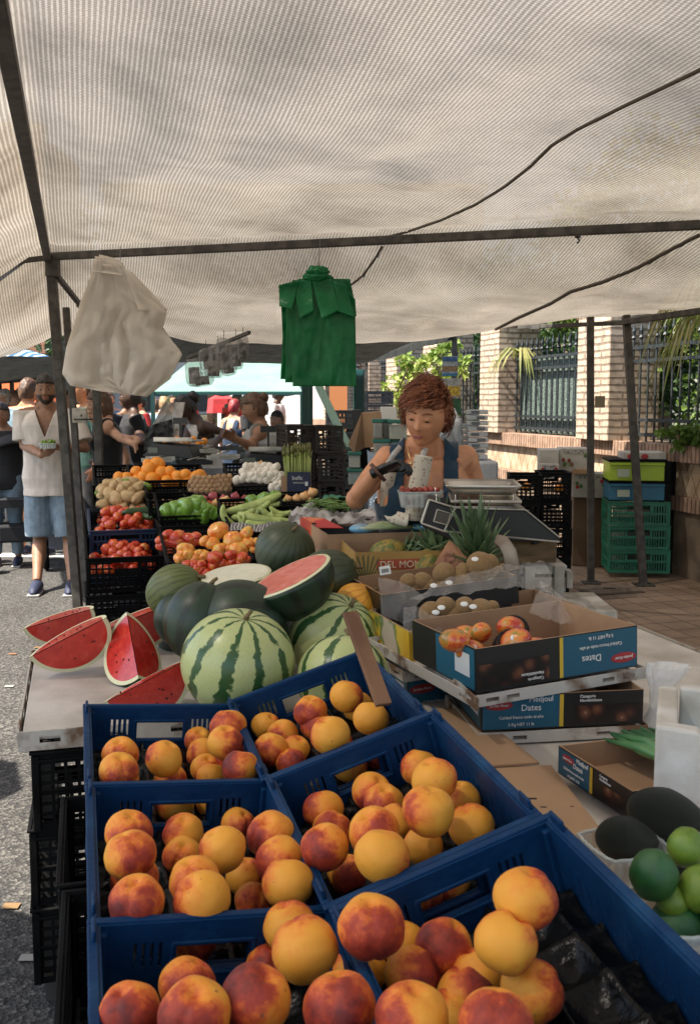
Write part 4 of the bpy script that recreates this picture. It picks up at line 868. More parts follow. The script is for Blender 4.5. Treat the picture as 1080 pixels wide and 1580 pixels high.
c, M1 = HC('black box with metal corners holding mixed and bumpy tomatoes', 262, 392, 866, 4.2, 20, .42, pit=R(10), style='slots', group=G1)
BT = [(x_/5.4+300, y_/5.4+700, d/5.4) for x_, y_, d in ((198,640,178),(320,720,165),(435,660,125),(370,790,165),(148,745,130),(85,725,100),(450,740,120),(210,800,130),(520,730,80),(80,845,110),(20,860,70),(490,800,70),(285,790,80))]+[(x_/5.4+120, y_/5.4+700, d/5.4) for x_, y_, d in ((900,800,150),(925,840,120),(985,870,110),(850,870,110),(1010,830,90),(870,825,90))]
place('beef_tomato', 'tomato', 'bumpy orange and green tomatoes', BT, 4.1, 'bumpy orange green tomato, %s from left, %s row up', rot=lambda: (ru(-.5, .9), ru(-.4, .4), ru(0, 6)), dY=.02)
place('tomato', 'tomato', 'red tomatoes below the bumpy ones', [(x_/5.4+300, y_/5.4+700, d/5.4) for x_, y_, d in ((175,870,145),(305,845,105),(400,865,110),(165,930,110),(235,910,100),(320,900,90),(60,925,100),(60,965,115),(380,905,90),(270,925,80),(0,925,100),(20,960,90),(440,880,70))]+[(305, 877, 22), (290, 872, 20), (320, 884, 22)], 3.95, 'red tomato below the bumpy ones, %s from left, %s row up')
# --- nets of walnuts
for k, (cx, cy, w1, h1, lb) in enumerate(((317, 749, 52, 24, 'left'), (348, 747, 34, 24, 'right'))):
    c = QY(cx, cy+2, 5.35); s_ = dep(c)/FX
    e = thing('net_bag', lb+' one of the two net bags of walnuts beside the oranges', 'net bag', loc=c)
    q = MB(); q.ell((0, 0, 0), (w1*s_*.53, .1, h1*s_*.62), nu=30, nv=16, disp=lambda v: v*(1+.06*noise.noise(v*3))); o = q.build('net', mat('net', (.5, .3, .2), .6), e)
    d = o.modifiers.new('w', 'WIREFRAME'); d.thickness = .0012
    row = 0
    for j in range(4):
        n = int(w1/8.2)-(j > 2)
        for i in range(n):
            x = cx-w1*.42+(i+(j % 2)*.5)*8.2; y = cy+8-j*6.6; f_ = 1-((x-cx)/(w1*.52))**2
            if f_ < .05: continue
            add_fruit('walnut', f'walnut in the {lb} net bag, {ORD[i]} from left, {ORD[j]} row up', 'walnut', QY(x, y, 5.35-.06*sqrt(f_)+j*.012), 9*s_, (ru(0, 6), ru(0, 6), 0), 'walnuts in the net bags')
HC('black crate below the walnut nets', 288, 366, 765, 5.2, 24, .34, style='slots', group=G1)
place('red_onion', 'red onion', 'red onions and roots beside the walnuts', [(329, 766, 16), (363, 766, 15), (345, 769, 13), (378, 769, 13), (316, 770, 12)], 5.1, 'red onion beside the walnuts, %s from left, %s row up')
place('onion', 'onion', 'pale orange onions below the red ones', [(348, 777, 26), (378, 777, 18), (334, 776, 14), (362, 779, 15)], 5.0, 'orange onion below the red ones, %s from left, %s row up')
# --- garlic tray
c, M1 = HC('black tray of garlic bulbs', 360, 446, 750, 5.3, 14, .36, pit=R(16), style='slots', group=G1)
gl = []
for j in range(6):
    for i in range(9-j//2): gl.append((366+i*9.2+(j % 2)*4+ru(-2, 2)-0*j, 755-j*6.5+ru(-1.5, 1.5)-3*sin(i/9*pi), ru(13, 17)))
place('garlic', 'garlic', 'garlic bulbs in the black tray', [q for q in gl if not (q[0] < 372 and q[1] < 738) and not (q[1] > 744 and q[0] < 420)], 5.25, 'white garlic bulb, %s from left, %s row up', rot=lambda: (ru(-1.2, 1.2), ru(-1.2, 1.2), ru(0, 6)), dY=.03)
place('onion', 'onion', 'onions in the garlic tray', [(401, 720, 19)], 5.5, 'single orange onion on top of the garlic')
place('onion', 'onion', 'yellow onions in the low tray', [(444, 770, 14), (458, 769, 15), (470, 766, 17), (482, 760, 17), (478, 770, 12)], 4.9, 'yellow onion in the low tray, %s from left, %s row up')
HC('low black tray of yellow onions', 436, 500, 774, 4.8, 8, .2, style='slots', group=G1, pit=R(8))
# --- cucumbers in a film lined crate
c, M1 = HC('crate of pale cucumbers lined with striped plastic film', 356, 462, 812, 4.55, 24, .42, pit=R(12), style='slots', group=G1)
FILM = mat('plastic_film', (.5, .48, .46), .25, alpha=.3, bump=.6, bs=25, bd=.01); 
def crumple(lb, pts, name='plastic_film', cat='film', m_=None, amp=.02, nx=26, ny=14, th=0):
    """loose film draped over four corner points (left-near, right-near, left-far, right-far)"""
    a, b, c_, d_ = [V(p) for p in pts]; e = thing(name, lb, cat, loc=a)
    def f(u_, v_): p = a.lerp(b, u_).lerp(c_.lerp(d_, u_), v_); n_ = noise.noise(p*9)+.6*noise.noise(p*24+V((5, 0, 0)))+.35*abs(noise.noise(p*50)); return p+V((.3*amp*noise.noise(p*12+V((9, 9, 0))), 0, amp*n_))
    q = MB(); q.grid(nx, ny, f); q.build('sheet', m_ or FILM, e, world=True, solid=th); return e
DST = tex_mat('striped_film', lambda t, b, N, L: (lambda tc, wv: (L(tc.outputs['Object'], wv.inputs[0]), L(ramp(N, L, wv.outputs[0], [(.45, (.05, .05, .06)), (.6, (.42, .38, .36))]), b.inputs['Base Color'])))(N('ShaderNodeTexCoord'), (lambda w: (setattr(w.inputs['Scale'], 'default_value', 22), setattr(w.inputs['Distortion'], 'default_value', 6), w)[2])(N('ShaderNodeTexWave'))), .35)
crumple('striped plastic film folded over the front rim of the cucumber crate', [QY(354, 818, 4.45), QY(462, 820, 4.45), QY(358, 806, 4.55), QY(460, 806, 4.55)], m_=DST, amp=.012)
CU = [(400, 790, 100, -18), (382, 795, 70, 35), (430, 775, 90, -30), (415, 800, 85, 12), (365, 800, 60, 60), (447, 783, 60, -15), (395, 783, 85, -22), (430, 795, 90, 20), (452, 797, 55, 25), (407, 808, 70, 10), (375, 783, 60, -5), (418, 785, 60, -25), (385, 805, 60, 30), (440, 805, 60, 8)]
CU = [(x_/5.4+300, y_/5.4+700, L_/5.4, a) for x_, y_, L_, a in ((490,445,430,-18),(410,535,190,-20),(290,545,170,60),(560,475,150,-30),(690,445,130,-18),(720,500,170,12),(650,520,190,22),(440,580,140,22),(600,570,420,9),(590,530,120,-20),(720,560,150,20),(520,610,160,6),(360,580,130,-35),(760,585,90,15),(480,500,150,-25))]
for i, (x, y, L_, a) in enumerate(CU):
    p = QY(x, y-7, 4.55+(812-y)*.010); s_ = L_*dep(p)/FX*1.15
    o = add_fruit('cucumber', f'pale green cucumber, {ORD[min(i,11)]} in the pile counted from the back' if i < 12 else 'short pale cucumber near the front of the pile, '+['leftmost', 'middle one', 'rightmost'][i-12], 'cucumber', p, s_, Euler((0, R(90+a), 0)).to_matrix().to_euler(), 'cucumbers in the film lined crate', sx=(max(.8, min(1.6, .26/s_)),)*2+(1,))
for i, (x, y, d) in enumerate(((389, 773, 20), (408, 770, 22), (425, 766, 18), (397, 776, 16))): add_fruit('pepper', f'small dark green pepper behind the cucumbers, {ORD[i]}', 'pepper', QY(x, y, 4.95), d*.0033, None, 'small peppers behind the cucumbers')
# --- asparagus in navy box
c = QY(462, 745, 5.2); s_ = dep(c)/FX; e = thing('box', 'navy printed carton holding the asparagus bundles', 'box', M=tr(c))
NVY = mat('navy_card', (.008, .014, .045), .5); WHT = mat('white_ink', (.6, .6, .6), .6)
q = MB(); w1 = 34*s_; h1 = 36*s_; q.panel(w1, h1, [], .004, tr(-w1/2, -.06, -h1/2)); q.panel(w1, h1, [], .004, tr(-w1/2, .06, -h1/2)); q.panel(.116, h1, [], .004, tr(-w1/2, -.058, -h1/2) @ rz(pi/2)); q.panel(.116, h1, [], .004, tr(w1/2, -.058, -h1/2) @ rz(pi/2)); q.box((0, 0, -h1/2+.004), (w1-.01, .11, .004)); q.build('carton', NVY, e, False)
text('befic', tr(-.035, -.0635, .03) @ rx(pi/2), .03, WHT, e, align='LEFT'); text('ASPARAGUS', tr(-.03, -.0635, .005) @ rx(pi/2), .011, WHT, e, align='LEFT'); 
q = MB(); q.box((.04, -.0635, 0), (.014, .001, .022)); q.build('printed_label', WHT, e, False)
q = MB(); q.box((-w1/2-.02, -.03, -.01), (.03, .004, h1*.8)); q.build('side_flap', CB, e, False)
for k, x0 in enumerate((-13, 8)):
    e = thing('asparagus_bundle', ('left' if k == 0 else 'right')+' bundle of green asparagus standing in the navy carton', 'asparagus', M=tr(QY(462+x0, 716, 5.2)))
    ASP = mat('asparagus', (.2, .27, .05), .5, c2=(.3, .34, .1), ns=10); q = MB(); q2 = MB()
    for i in range(34):
        a, r_ = ru(0, 6.28), .03*sqrt(rnd()); x, y = r_*cos(a), r_*sin(a); h_ = ru(.06, .115); lx = x*1.35+ru(-.006, .006)
        q.tube([(x, y, -.12), (lx, y, h_*.55)], .0042, 5); q2.tube([(lx, y, h_*.55), (lx*1.05, y, h_*.8), (lx*1.08+ru(-.006, .006), y, h_)], [.0045, .007, .001], 5)
    q.build('stalks', ASP, e); q2.build('tips', mat('asparagus_tip', (.16, .16, .05), .6), e)
# --- green beans, chard area
q = MB(); e = thing('green_beans', 'small heap of green beans in black film', 'beans', loc=QY(510, 785, 4.6))
for i in range(60): p = V((ru(-.09, .09), ru(-.06, .06), ru(0, .04))); a = ru(0, 6.28); d = V((cos(a), sin(a)*.6, ru(-.1, .5)))*.045; q.tube([p-d, p+V((0, 0, .006)), p+d], [.002, .004, .002], 5)
q.build('beans', mat('bean', (.13, .22, .05), .5), e)
BFM = mat('black_film', (.01, .01, .012), .3, bump=.5, bs=12, bd=.02)
crumple('crumpled black film behind the green beans', [QY(470, 795, 4.6), QY(560, 800, 4.5), QY(480, 770, 5.0), QY(555, 775, 5.0)], m_=BFM, amp=.035)
GFL = mat('green_bag_film', (.03, .16, .09), .4)
crumple('dark green plastic bag lying over the black film', [QY(495, 775, 4.7), QY(540, 775, 4.7), QY(500, 765, 4.9), QY(535, 768, 4.9)], 'plastic_bag', 'plastic bag', GFL, .03)
WFL = mat('white_film', (.42, .4, .38), .4, c2=(.1, .09, .09), ns=9, bump=.6, bs=20, bd=.02, lo=.45, hi=.6)
crumple('striped greyish film heaped beside the cucumbers', [QY(440, 815, 4.3), QY(500, 812, 4.2), QY(448, 785, 4.6), QY(520, 790, 4.6)], m_=WFL, amp=.06)
crumple('greyish crumpled film stretched towards the vendor', [QY(505, 808, 4.1), QY(590, 805, 4.0), QY(520, 790, 4.5), QY(590, 788, 4.4)], m_=WFL, amp=.05)
# ================= CARTONS =================
def carton(lb, M, w_, l_, h, m_in=CB, m_out=None, name='carton', cat='carton', flaps=True, group=None):
    """open box, origin at centre of floor; parts: walls with printed outer skins"""
    e = thing(name, lb, cat, M=M, group=group); t = .005
    for nm, Mx, L_ in (('front_panel', tr(-w_/2, -l_/2, 0), w_), ('back_panel', tr(-w_/2, l_/2, 0), w_), ('side_panel', tr(-w_/2+t/2, -l_/2+t/2, 0) @ rz(pi/2), l_-t), ('side_panel', tr(w_/2-t/2, -l_/2+t/2, 0) @ rz(pi/2), l_-t)):
        q = MB(); q.panel(L_, h, [], t, Mx); o = q.build(nm, [m_in], e, False)
        if m_out and nm != 'back_panel' or (m_out and nm == 'back_panel'):
            o.data.materials.append(m_out if not isinstance(m_out, dict) else m_out.get(nm, m_in))
            for p in o.data.polygons:
                out = p.normal.dot(V((p.center.x, p.center.y, 0))) > 0 and abs(p.normal.z) < .5
                if out and (abs(p.center.x) > w_/2-t or abs(p.center.y) > l_/2-t): p.material_index = 1
    q = MB(); q.box((0, 0, t/2), (w_-t*1.5, l_-t*1.5, t)); q.build('floor', m_in, e, False); return e
TEAL = mat('teal_print', (.012, .11, .17), .45, c2=(.01, .085, .14), ns=3); BPR = mat('black_print', (.012, .011, .011), .4); YEL = mat('yellow_print', (.62, .4, .03), .5)
DTP = tex_mat('date_photo', lambda t, b, N, L: (lambda tc, v: (v.inputs['Scale'].__setattr__('default_value', 24), L(tc.outputs['Object'], v.inputs[0]), L(ramp(N, L, v.outputs['Distance'], [(0, (.42, .33, .26)), (.12, (.16, .06, .03)), (.4, (.03, .01, .008)), (.6, (.008, .005, .005))]), b.inputs['Base Color'])))(N('ShaderNodeTexCoord'), N('ShaderNodeTexVoronoi')), .35)
REDP = mat('red_print', (.35, .02, .025), .5); WPR = mat('white_print', (.7, .68, .64), .5)
def date_box(lb, M, w_, l_, h, flip=False):
    e = carton(lb, M, w_, l_, h, CB, BPR, name='date_carton'); y = -l_/2-.003
    F = rz(pi) if flip else Matrix.Identity(4)
    def pl(x0, x1, z0, z1, m_, dy=0, nm='print'):
        q = MB(); q.add([(x0, y-dy, z0), (x1, y-dy, z0), (x1, y-dy, z1), (x0, y-dy, z1)], [(0, 1, 2, 3)]); q.build(nm, m_, e, False)
    s_ = -1 if flip else 1; X = lambda a, b: (min(a*s_, b*s_), max(a*s_, b*s_))
    a, b = X(-w_/2+.002, -.01); pl(a, b, .003, h-.003, TEAL, nm='teal_print'); a, b = X(-.01, .0); pl(a, b, .003, h-.003, YEL, .0004, 'yellow_stripe'); a, b = X(.03, w_/2-.004); pl(a, b, .008, h*.62, DTP, .0006, 'date_picture')
    c = -w_/4*s_; ts = min(1, h/.095)
    def tx(s, x, z, size, al='CENTER'): text(s, tr(x*s_, y-.0014, (h-z) if flip else z) @ rx(pi/2) @ (rz(pi) if flip else Matrix.Identity(4)), size*ts, WPR, e, align=al)
    q = MB(); q.ell((0, 0, 0), (.038*ts, .0006, .013*ts), nu=24, nv=8); o = q.build('oval_logo', REDP, e); o.location = ((-w_/2+.042)*s_, y-.001, (h-h*.72) if flip else h*.72)
    text('Jordan River', tr((-w_/2+.042)*s_, y-.0022, (h-h*.72) if flip else h*.72) @ rx(pi/2) @ (rz(pi) if flip else Matrix.Identity(4)), .0105*ts, WPR, e)
    if not flip: tx('Medjoul', -w_*.14, h*.86, .021)
    tx('Dates', -w_*.2, h*.62, .024); tx('Calidad fresco todo el año', -w_*.26, h*.36, .0115); tx('5 Kg NET 11 lb', -w_*.26, h*.15, .0115)
    tx('Categorie', w_*.1, h*.88, .011, 'LEFT' if not flip else 'LEFT'); tx('Handelsklasse', w_*.1, h*.76, .011, 'LEFT')
    # side
    for s2 in (-1,):
        q = MB(); q.add([(s2*(w_/2+.0008), -l_/2+.004, .004), (s2*(w_/2+.0008), l_*.1, .004), (s2*(w_/2+.0008), l_*.1, h-.004), (s2*(w_/2+.0008), -l_/2+.004, h-.004)], [(0, 1, 2, 3)]); q.build('side_print', TEAL, e, False)
        q = MB(); q.add([(s2*(w_/2+.0014), -l_*.42, .03), (s2*(w_/2+.0014), -l_*.2, .03), (s2*(w_/2+.0014), -l_*.2, h-.02), (s2*(w_/2+.0014), -l_*.42, h-.02)], [(0, 1, 2, 3)]); q.build('paper_label', WPR, e, False)
    return e
# frames from pixels: front edge from pL to pR of the box bottom
def M_edge(pL, pR, l_):                           # origin at floor centre, x along pL->pR, y away
    x = (pR-pL); w_ = x.length; x.normalize(); y = V((-x.y, x.x, 0)).normalized(); z = x.cross(y)
    M = Matrix((( *[x[i] if j == 0 else 0 for j in range(0)],), (), ())) if False else Matrix.Identity(4)
    for i in range(3): M[i][0] = x[i]; M[i][1] = y[i]; M[i][2] = z[i]; M[i][3] = ((pL+pR)/2+y*l_/2)[i]
    return M, w_
def slats(lb, M, w_, l_, z=0, nm='pallet_tray'):
    e = thing(nm, lb, 'tray', M=M)
    q = MB(); hs = [(x, .008, x+.035, .018) for x in (.03, .085, w_-.13, w_-.07)]
    for y in (-l_/2, l_/2): q = MB(); q.panel(w_, .028, hs, .004, tr(-w_/2, y, z)); q.build('edge_strip', RW, e, False)
    for x in (-w_/2, w_/2): q = MB(); q.panel(l_-.01, .028, [(.03, .008, .065, .018), (l_-.1, .008, l_-.06, .018)], .004, tr(x, -l_/2+.005, z) @ rz(pi/2)); q.build('side_strip', RW, e, False)
    q = MB(); q.box((0, 0, z+.004), (w_-.01, l_-.01, .006)); q.build('base_sheet', RW, e, False); return e
PL, PR = QY(742, 1128, 2.30), QY(990, 1118, 2.36); PR.z = PL.z; M0, w0 = M_edge(PL, PR, .30)
slats('rusty white metal strip tray under the lower date box', M0 @ tr(0, 0, -.03), w0+.02, .32)
date_box('lower blue and black printed date carton under the mango box', M0, w0, .30, .085)
PL, PR = QY(735, 1091, 2.24), QY(993, 1046, 2.42); M2, w2 = M_edge(PL, PR, .34)
slats('upper rusty white strip tray carrying the mango box', M2 @ tr(0, .14, -.001), w2+.01, .62)
MB2 = M2 @ tr(-.005, .005, .03); date_box('open date carton with upside down print holding mangoes', MB2, w2-.02, .33, .105, True)
MG = [(705,990,50),(728,1008,50),(790,1000,55),(775,972,48),(825,1010,58),(757,1022,44),(690,985,36)]
sx_ = lambda x, y, d: (x/2.16+580, y/2.16+880, d/2.16)
MGL = [sx_(*q) for q in ((262,240,100),(320,283,110),(380,312,100),(460,252,118),(450,200,100),(525,282,125),(300,225,90),(350,215,80),(420,300,70))]
lbm = ['red yellow mango at the back left of the mango box', 'red mango with a white oval sticker at the front left', 'green red mango half in black net sleeve at the front', 'dark red mango in the middle with sticker', 'mango wrapped in black foam net at the back', 'orange red mango at the front right of the group', 'orange mango at the very back left', 'small red mango at the back between the others', 'half hidden yellow mango low in the middle']
FOAM = mat('foam_net', (.008, .008, .009), .6)
for i, (x, y, d) in enumerate(MGL):
    p = QY(x, y-3, 2.33+.012*i if i not in (4, 6) else 2.45); s_ = d*dep(p)/FX/1.0
    o = add_fruit('mango', lbm[i], 'mango', p, s_, (ru(.9, 1.5), ru(-.5, .5), ru(-1, 1)), 'mangoes in the open date carton')
    q = MB(); q.ell((0, 0, 0), (.012, .002, .0085), nu=16, nv=6); 
    if i in (1, 2, 3, 5): st = q.build('sticker', WPR); st.parent = o; st.matrix_world = tr(p+V((-.004, -s_*.40, s_*.28))) @ rx(R(-35)); 
    if i in (2, 3, 4):
        q = MB(); q.ell((0, 0, -.12), (.47, .47, .50), nu=22, nv=14, disp=lambda v: V((v.x, v.y, min(v.z, .1)*1.25))); n_ = q.build('foam_sleeve', FOAM); n_.parent = o; dm = n_.modifiers.new('w', 'WIREFRAME'); dm.thickness = .03; n_.scale = (1.08, 1.0, 1.08)
# kiwi trays behind
def kiwi_box(lb, x0, x1, yb, Y0, Y1, l_, h, m_out, nm='kiwi_carton'):
    PL, PR = QY(x0, yb[0], Y0), QY(x1, yb[1], Y1); M, w_ = M_edge(PL, PR, l_); return carton(lb, M, w_, l_, h, CB, m_out, name=nm), M, w_
YBX = tex_mat('fruit_print', lambda t, b, N, L: (lambda tc, v: (v.inputs['Scale'].__setattr__('default_value', 9), L(tc.outputs['Object'], v.inputs[0]), L(ramp(N, L, v.outputs[0], [(.4, (.62, .36, .02)), (.5, (.66, .44, .05)), (.56, (.08, .16, .03)), (.62, (.5, .42, .3))]), b.inputs['Base Color'])))(N('ShaderNodeTexCoord'), N('ShaderNodeTexNoise')), .5)
e1, Mk1, wk1 = kiwi_box('front kiwi carton with yellow fruit print, draped in clear film', 632, 905, (1030, 990), 2.62, 2.80, .30, .10, YBX)
e2, Mk2, wk2 = kiwi_box('rear kiwi carton in dark film with big kiwis heaped', 592, 800, (962, 930), 2.85, 2.98, .30, .085, BPR)
q_ = Mk2 @ tr(0, .02, -.12); carton('dark carton below the rear kiwi carton', q_, wk2-.02, .28, .11, CBD, mat('dark_card', (.05, .045, .04), .7))
date_box('blue date carton under the front kiwi carton, seen below the tray edge', Mk1 @ tr(-.06, -.0, -.145), wk1*.8, .28, .11)
slats('long rusty white tray edge running under the kiwi cartons', Mk1 @ tr(-.01, 0, -.032), wk1+.03, .34)
q = MB(); a_, b_ = QY(592, 965, 2.95), QY(737, 1098, 2.20); e = thing('tray_edge', 'long rusty white metal strip running from the yellow melon to the mango box', 'strip', loc=a_); d_ = (b_-a_); n_ = d_.length; dirx = d_.normalized(); up = V((0, 0, 1)); sy = up.cross(dirx).normalized(); up2 = dirx.cross(sy); Mx = Matrix.Identity(4)
for i in range(3): Mx[i][0] = dirx[i]; Mx[i][1] = sy[i]; Mx[i][2] = up2[i]; Mx[i][3] = a_[i]
q.panel(n_, .03, [(x_, .01, x_+.035, .02) for x_ in (.04, .12, .3, .5, .7) if x_ < n_-.05], .004, Mx); q.build('strip', RW, e, False, world=True)
KW = [(x_/2.7+500, y_/2.7+730, d/2.7, 0) for x_, y_, d in ((350,452,70),(410,450,75),(375,480,55),(500,418,90),(430,472,75),(500,460,75),(580,403,60),(575,435,80),(650,385,115),(690,372,70),(640,425,60),(555,460,60),(700,400,60))]
KW2 = [(x_/2.7+500, y_/2.7+730, d/2.7, 0) for x_, y_, d in ((445,582,95),(505,560,90),(540,592,92),(585,560,90),(650,582,120),(565,633,75),(618,627,72),(480,620,70),(700,560,60))]
for grp, L_, Y, lb in (('kiwis in the rear carton', KW, 2.98, 'kiwi in the rear carton, %s from left, %s row up'), ('kiwis in the front carton', KW2, 2.78, 'kiwi in the film draped front carton, %s from left, %s row up')):
    place('kiwi', 'kiwi', grp, [(a, b, c) for a, b, c, d in L_], Y, lb, rot=lambda: (ru(.8, 1.6), 0, ru(-1.5, 1.5)))
for x_, y_, Y, sl_ in ((456,468,2.9,'first from left on the rear carton kiwis'),(520,456,2.9,'middle one on the rear carton kiwis'),(628,358,2.93,'on the big kiwi at the right of the rear carton'),(488,560,2.7,'second from left on the front carton kiwis'),(583,545,2.7,'third from left on the front carton kiwis'),(620,556,2.7,'fourth from left on the front carton kiwis'),(672,582,2.7,'rightmost on the front carton kiwis'),(465,580,2.7,'leftmost on the front carton kiwis')):
    p = QY(x_/2.7+500, y_/2.7+730, Y-.02); q = MB(); q.ell((0, 0, 0), (.011, .0015, .0075), M=rx(-.6), nu=14, nv=6); tag(q.build('sticker', WPR, loc=p), 'small white oval sticker, '+sl_, 'sticker', 'kiwi stickers')
# clear film over the kiwi cartons
CF = mat('clear_film', (.8, .74, .68), .1, alpha=.16, bump=1, bs=14, bd=.03, spec=.8)
def film(lb, nmz, rows):                         # sheet through rows of points
    e = thing('clear_film', lb, 'film', loc=rows[0][0]); ny = len(rows)-1; nx = len(rows[0])-1
    def f(u_, v_):
        y = v_*ny*.9999; j = int(y); x = u_*nx*.9999; i = int(x); a = rows[j][i].lerp(rows[j][i+1], x-i); b = rows[j+1][i].lerp(rows[j+1][i+1], x-i); p = a.lerp(b, y-j)
        return p+V((0, .012*noise.noise(p*20), .014*noise.noise(p*22+V((3, 0, 0)))+.008*abs(noise.noise(p*60))))
    q = MB(); q.grid(50, 36, f); q.build('sheet', CF, e, world=True)
film('clear plastic film drawn diagonally across the rear kiwi carton', 0, [[QY(632, 925, 2.83), QY(720, 915, 2.85), QY(800, 905, 2.85), QY(850, 905, 2.85)], [QY(690, 895, 2.88), QY(740, 890, 2.9), QY(800, 880, 2.9), QY(850, 880, 2.92)], [QY(750, 876, 2.95), QY(780, 872, 2.97), QY(810, 868, 2.98), QY(838, 868, 3.0)]])
film('clear film bunched over the right rim of the front kiwi carton', 0, [[QY(815, 945, 2.66), QY(850, 955, 2.64), QY(880, 965, 2.64), QY(908, 960, 2.68)], [QY(835, 905, 2.72), QY(855, 925, 2.7), QY(880, 935, 2.7), QY(905, 935, 2.75)], [QY(832, 900, 2.95), QY(850, 905, 2.95), QY(870, 925, 2.95), QY(895, 930, 2.95)]])
film('clear film hanging over the yellow left corner of the front kiwi carton', 0, [[QY(622, 970, 2.6), QY(650, 990, 2.58), QY(690, 1005, 2.56), QY(720, 1005, 2.56)], [QY(622, 940, 2.62), QY(650, 955, 2.6), QY(680, 970, 2.58), QY(715, 985, 2.58)], [QY(624, 933, 2.68), QY(650, 936, 2.68), QY(670, 950, 2.66), QY(700, 965, 2.64)]])
film('clear film wrapped down the dark front of the rear kiwi carton', 0, [[QY(588, 950, 2.82), QY(600, 955, 2.8), QY(620, 960, 2.8), QY(640, 960, 2.8)], [QY(586, 915, 2.83), QY(600, 918, 2.81), QY(620, 925, 2.81), QY(645, 930, 2.81)], [QY(583, 890, 2.86), QY(600, 893, 2.84), QY(630, 905, 2.84), QY(655, 920, 2.84)]])
# pineapple carton "DEL MON..."
PL, PR = QY(548, 906, 3.22), QY(775, 906, 3.30); PR.z = PL.z; Mp, wp = M_edge(PL, PR, .36)
PCY = mat('pineapple_card', (.42, .26, .07), .7, c2=(.36, .2, .05), ns=6)
e = carton('open yellow brown pineapple carton with red brand band, kiwis in front', Mp, wp, .36, .115, CBD, PCY, name='pineapple_carton')
def decal(e, x0, x1, z0, z1, y, m_, nm): q = MB(); q.add([(x0, y, z0), (x1, y, z0), (x1, y, z1), (x0, y, z1)], [(0, 1, 2, 3)]); q.build(nm, m_, e, False)
decal(e, -.18, -.02, .055, .09, -.1835, mat('band_red', (.4, .07, .03), .6), 'red_band'); text('DEL MON', tr(-.10, -.185, .072) @ rx(pi/2), .032, mat('cream_print', (.7, .55, .35), .6), e); decal(e, -.005, .085, .05, .085, -.184, WPR, 'paper_label')
text('pale', tr(-.09, -.185, .028) @ rx(pi/2), .04, BPR, e, align='LEFT')
q = MB()
for k in range(16): a = R(-75+k*10); q.add([(-.215, -.1838, .01), (-.215+.1*sin(a)*1.0-.004, -.1838, .01+.09*abs(cos(a))), (-.215+.11*sin(a), -.1838, .01+.1*abs(cos(a))), (-.212, -.1838, .01)], [(0, 1, 2, 3)])
q.build('leaf_print', mat('leaf_print', (.03, .07, .03), .6), e, False)
PL, PR = QY(505, 885, 3.5), QY(690, 885, 3.6); PR.z = PL.z; Mq, wq = M_edge(PL, PR, .3); carton('empty brown carton standing open behind the pineapple carton', Mq, wq, .3, .14, CBD, CB)
q = MB(); e = thing('price_tag_card', 'small white barcode card stuck in front of the pineapple carton', 'card', M=tr(QY(594, 880, 3.0)) @ rz(.1) @ rx(-.15) @ ry(-.15)); q.box((0, 0, 0), (.034, .002, .026)); q.build('card', WPR, e, False)
q = MB(); 
for k in range(9): q.box((-.010+k*.0026, -.0014, -.001), (.0012 if k % 3 else .0018, .0006, .012))
q.build('barcode', BPR, e, False)
# red and black cartons with folded flaps, further left
PL, PR = QY(478, 855, 3.9), QY(505, 850, 3.85); PR.z = PL.z
e = thing('carton', 'red and black printed carton with open flap next to the cucumbers', 'carton', loc=QY(480, 830, 3.9)); q = MB()
q = MB(); RC = mat('red_card', (.36, .02, .015), .6, c2=(.5, .08, .02), ns=5)
a1, a2, a3, a4 = QY(464, 855, 4.0), QY(482, 866, 3.8), QY(464, 800, 4.0), QY(482, 812, 3.8); a3.z = a1.z+.15; q.add([a1, a2, V((a2.x, a2.y, a2.z+.15)), a3], [(0, 1, 2, 3)]); q.build('red_side', RC, e, False, world=True, solid=.005)
b1, b2 = a2, QY(610, 866, 3.8); q = MB(); q.add([b1, b2, V((b2.x, b2.y, b1.z+.12)), V((b1.x, b1.y, b1.z+.15))], [(0, 1, 2, 3)]); q.build('black_front', BPR, e, False, world=True, solid=.005)
c1, c2_ = QY(515, 808, 3.95), QY(632, 826, 3.95); q = MB(); q.add([V((c1.x, 3.95, a1.z)), V((c2_.x, 3.95, a1.z)), c2_, c1], [(0, 1, 2, 3)]); q.build('back_panel', CBD, e, False, world=True, solid=.005)
q = MB(); m1 = QY(478, 800, 3.86); q.add([QY(466, 798, 3.98), QY(500, 800, 3.8), QY(530, 815, 3.75), QY(484, 815, 3.78)], [(0, 1, 2, 3)]); q.build('flap', mat('orange_card', (.5, .12, .04), .6, c2=(.4, .02, .015), ns=9, lo=.48, hi=.52), e, False, world=True, solid=.004)
q = MB(); w_ = [QY(467, 812, 3.965), QY(478, 818, 3.84), QY(478, 842, 3.84), QY(467, 834, 3.965)]; q.add([p+V((-.012, -.01, 0)) for p in w_], [(0, 1, 2, 3)]); q.build('barcode_label', WPR, e, False, world=True)
# lettuce in film & colourful bag
e = thing('salad_bag', 'clear bag of pale chicory with blue print lying on the cartons', 'salad bag', loc=QY(600, 812, 3.7)); q = MB()
q.ell((0, 0, 0), (.13, .06, .028), rz(.2), 30, 16, disp=lambda v: v*(1+.15*noise.noise(v*3))); q.build('film', CF, e); q = MB()
for k in range(9): q.tube([(-.11, (k-4)*.009, -.004), (0, (k-4)*.011, .014*cos((k-4)*.3)), (.10, (k-4)*.008, 0)], [.004, .012, .004], 7)
q.build('leaves', mat('chicory', (.6, .6, .3), .5, c2=(.3, .42, .12), ns=6), e); q = MB(); q.ell((-.1, 0, -.01), (.05, .045, .02), nu=16, nv=8); q.ell((.12, 0, 0), (.05, .05, .015), nu=16, nv=8); q.build('blue_print', mat('blue_film', (.15, .35, .5), .35), e)
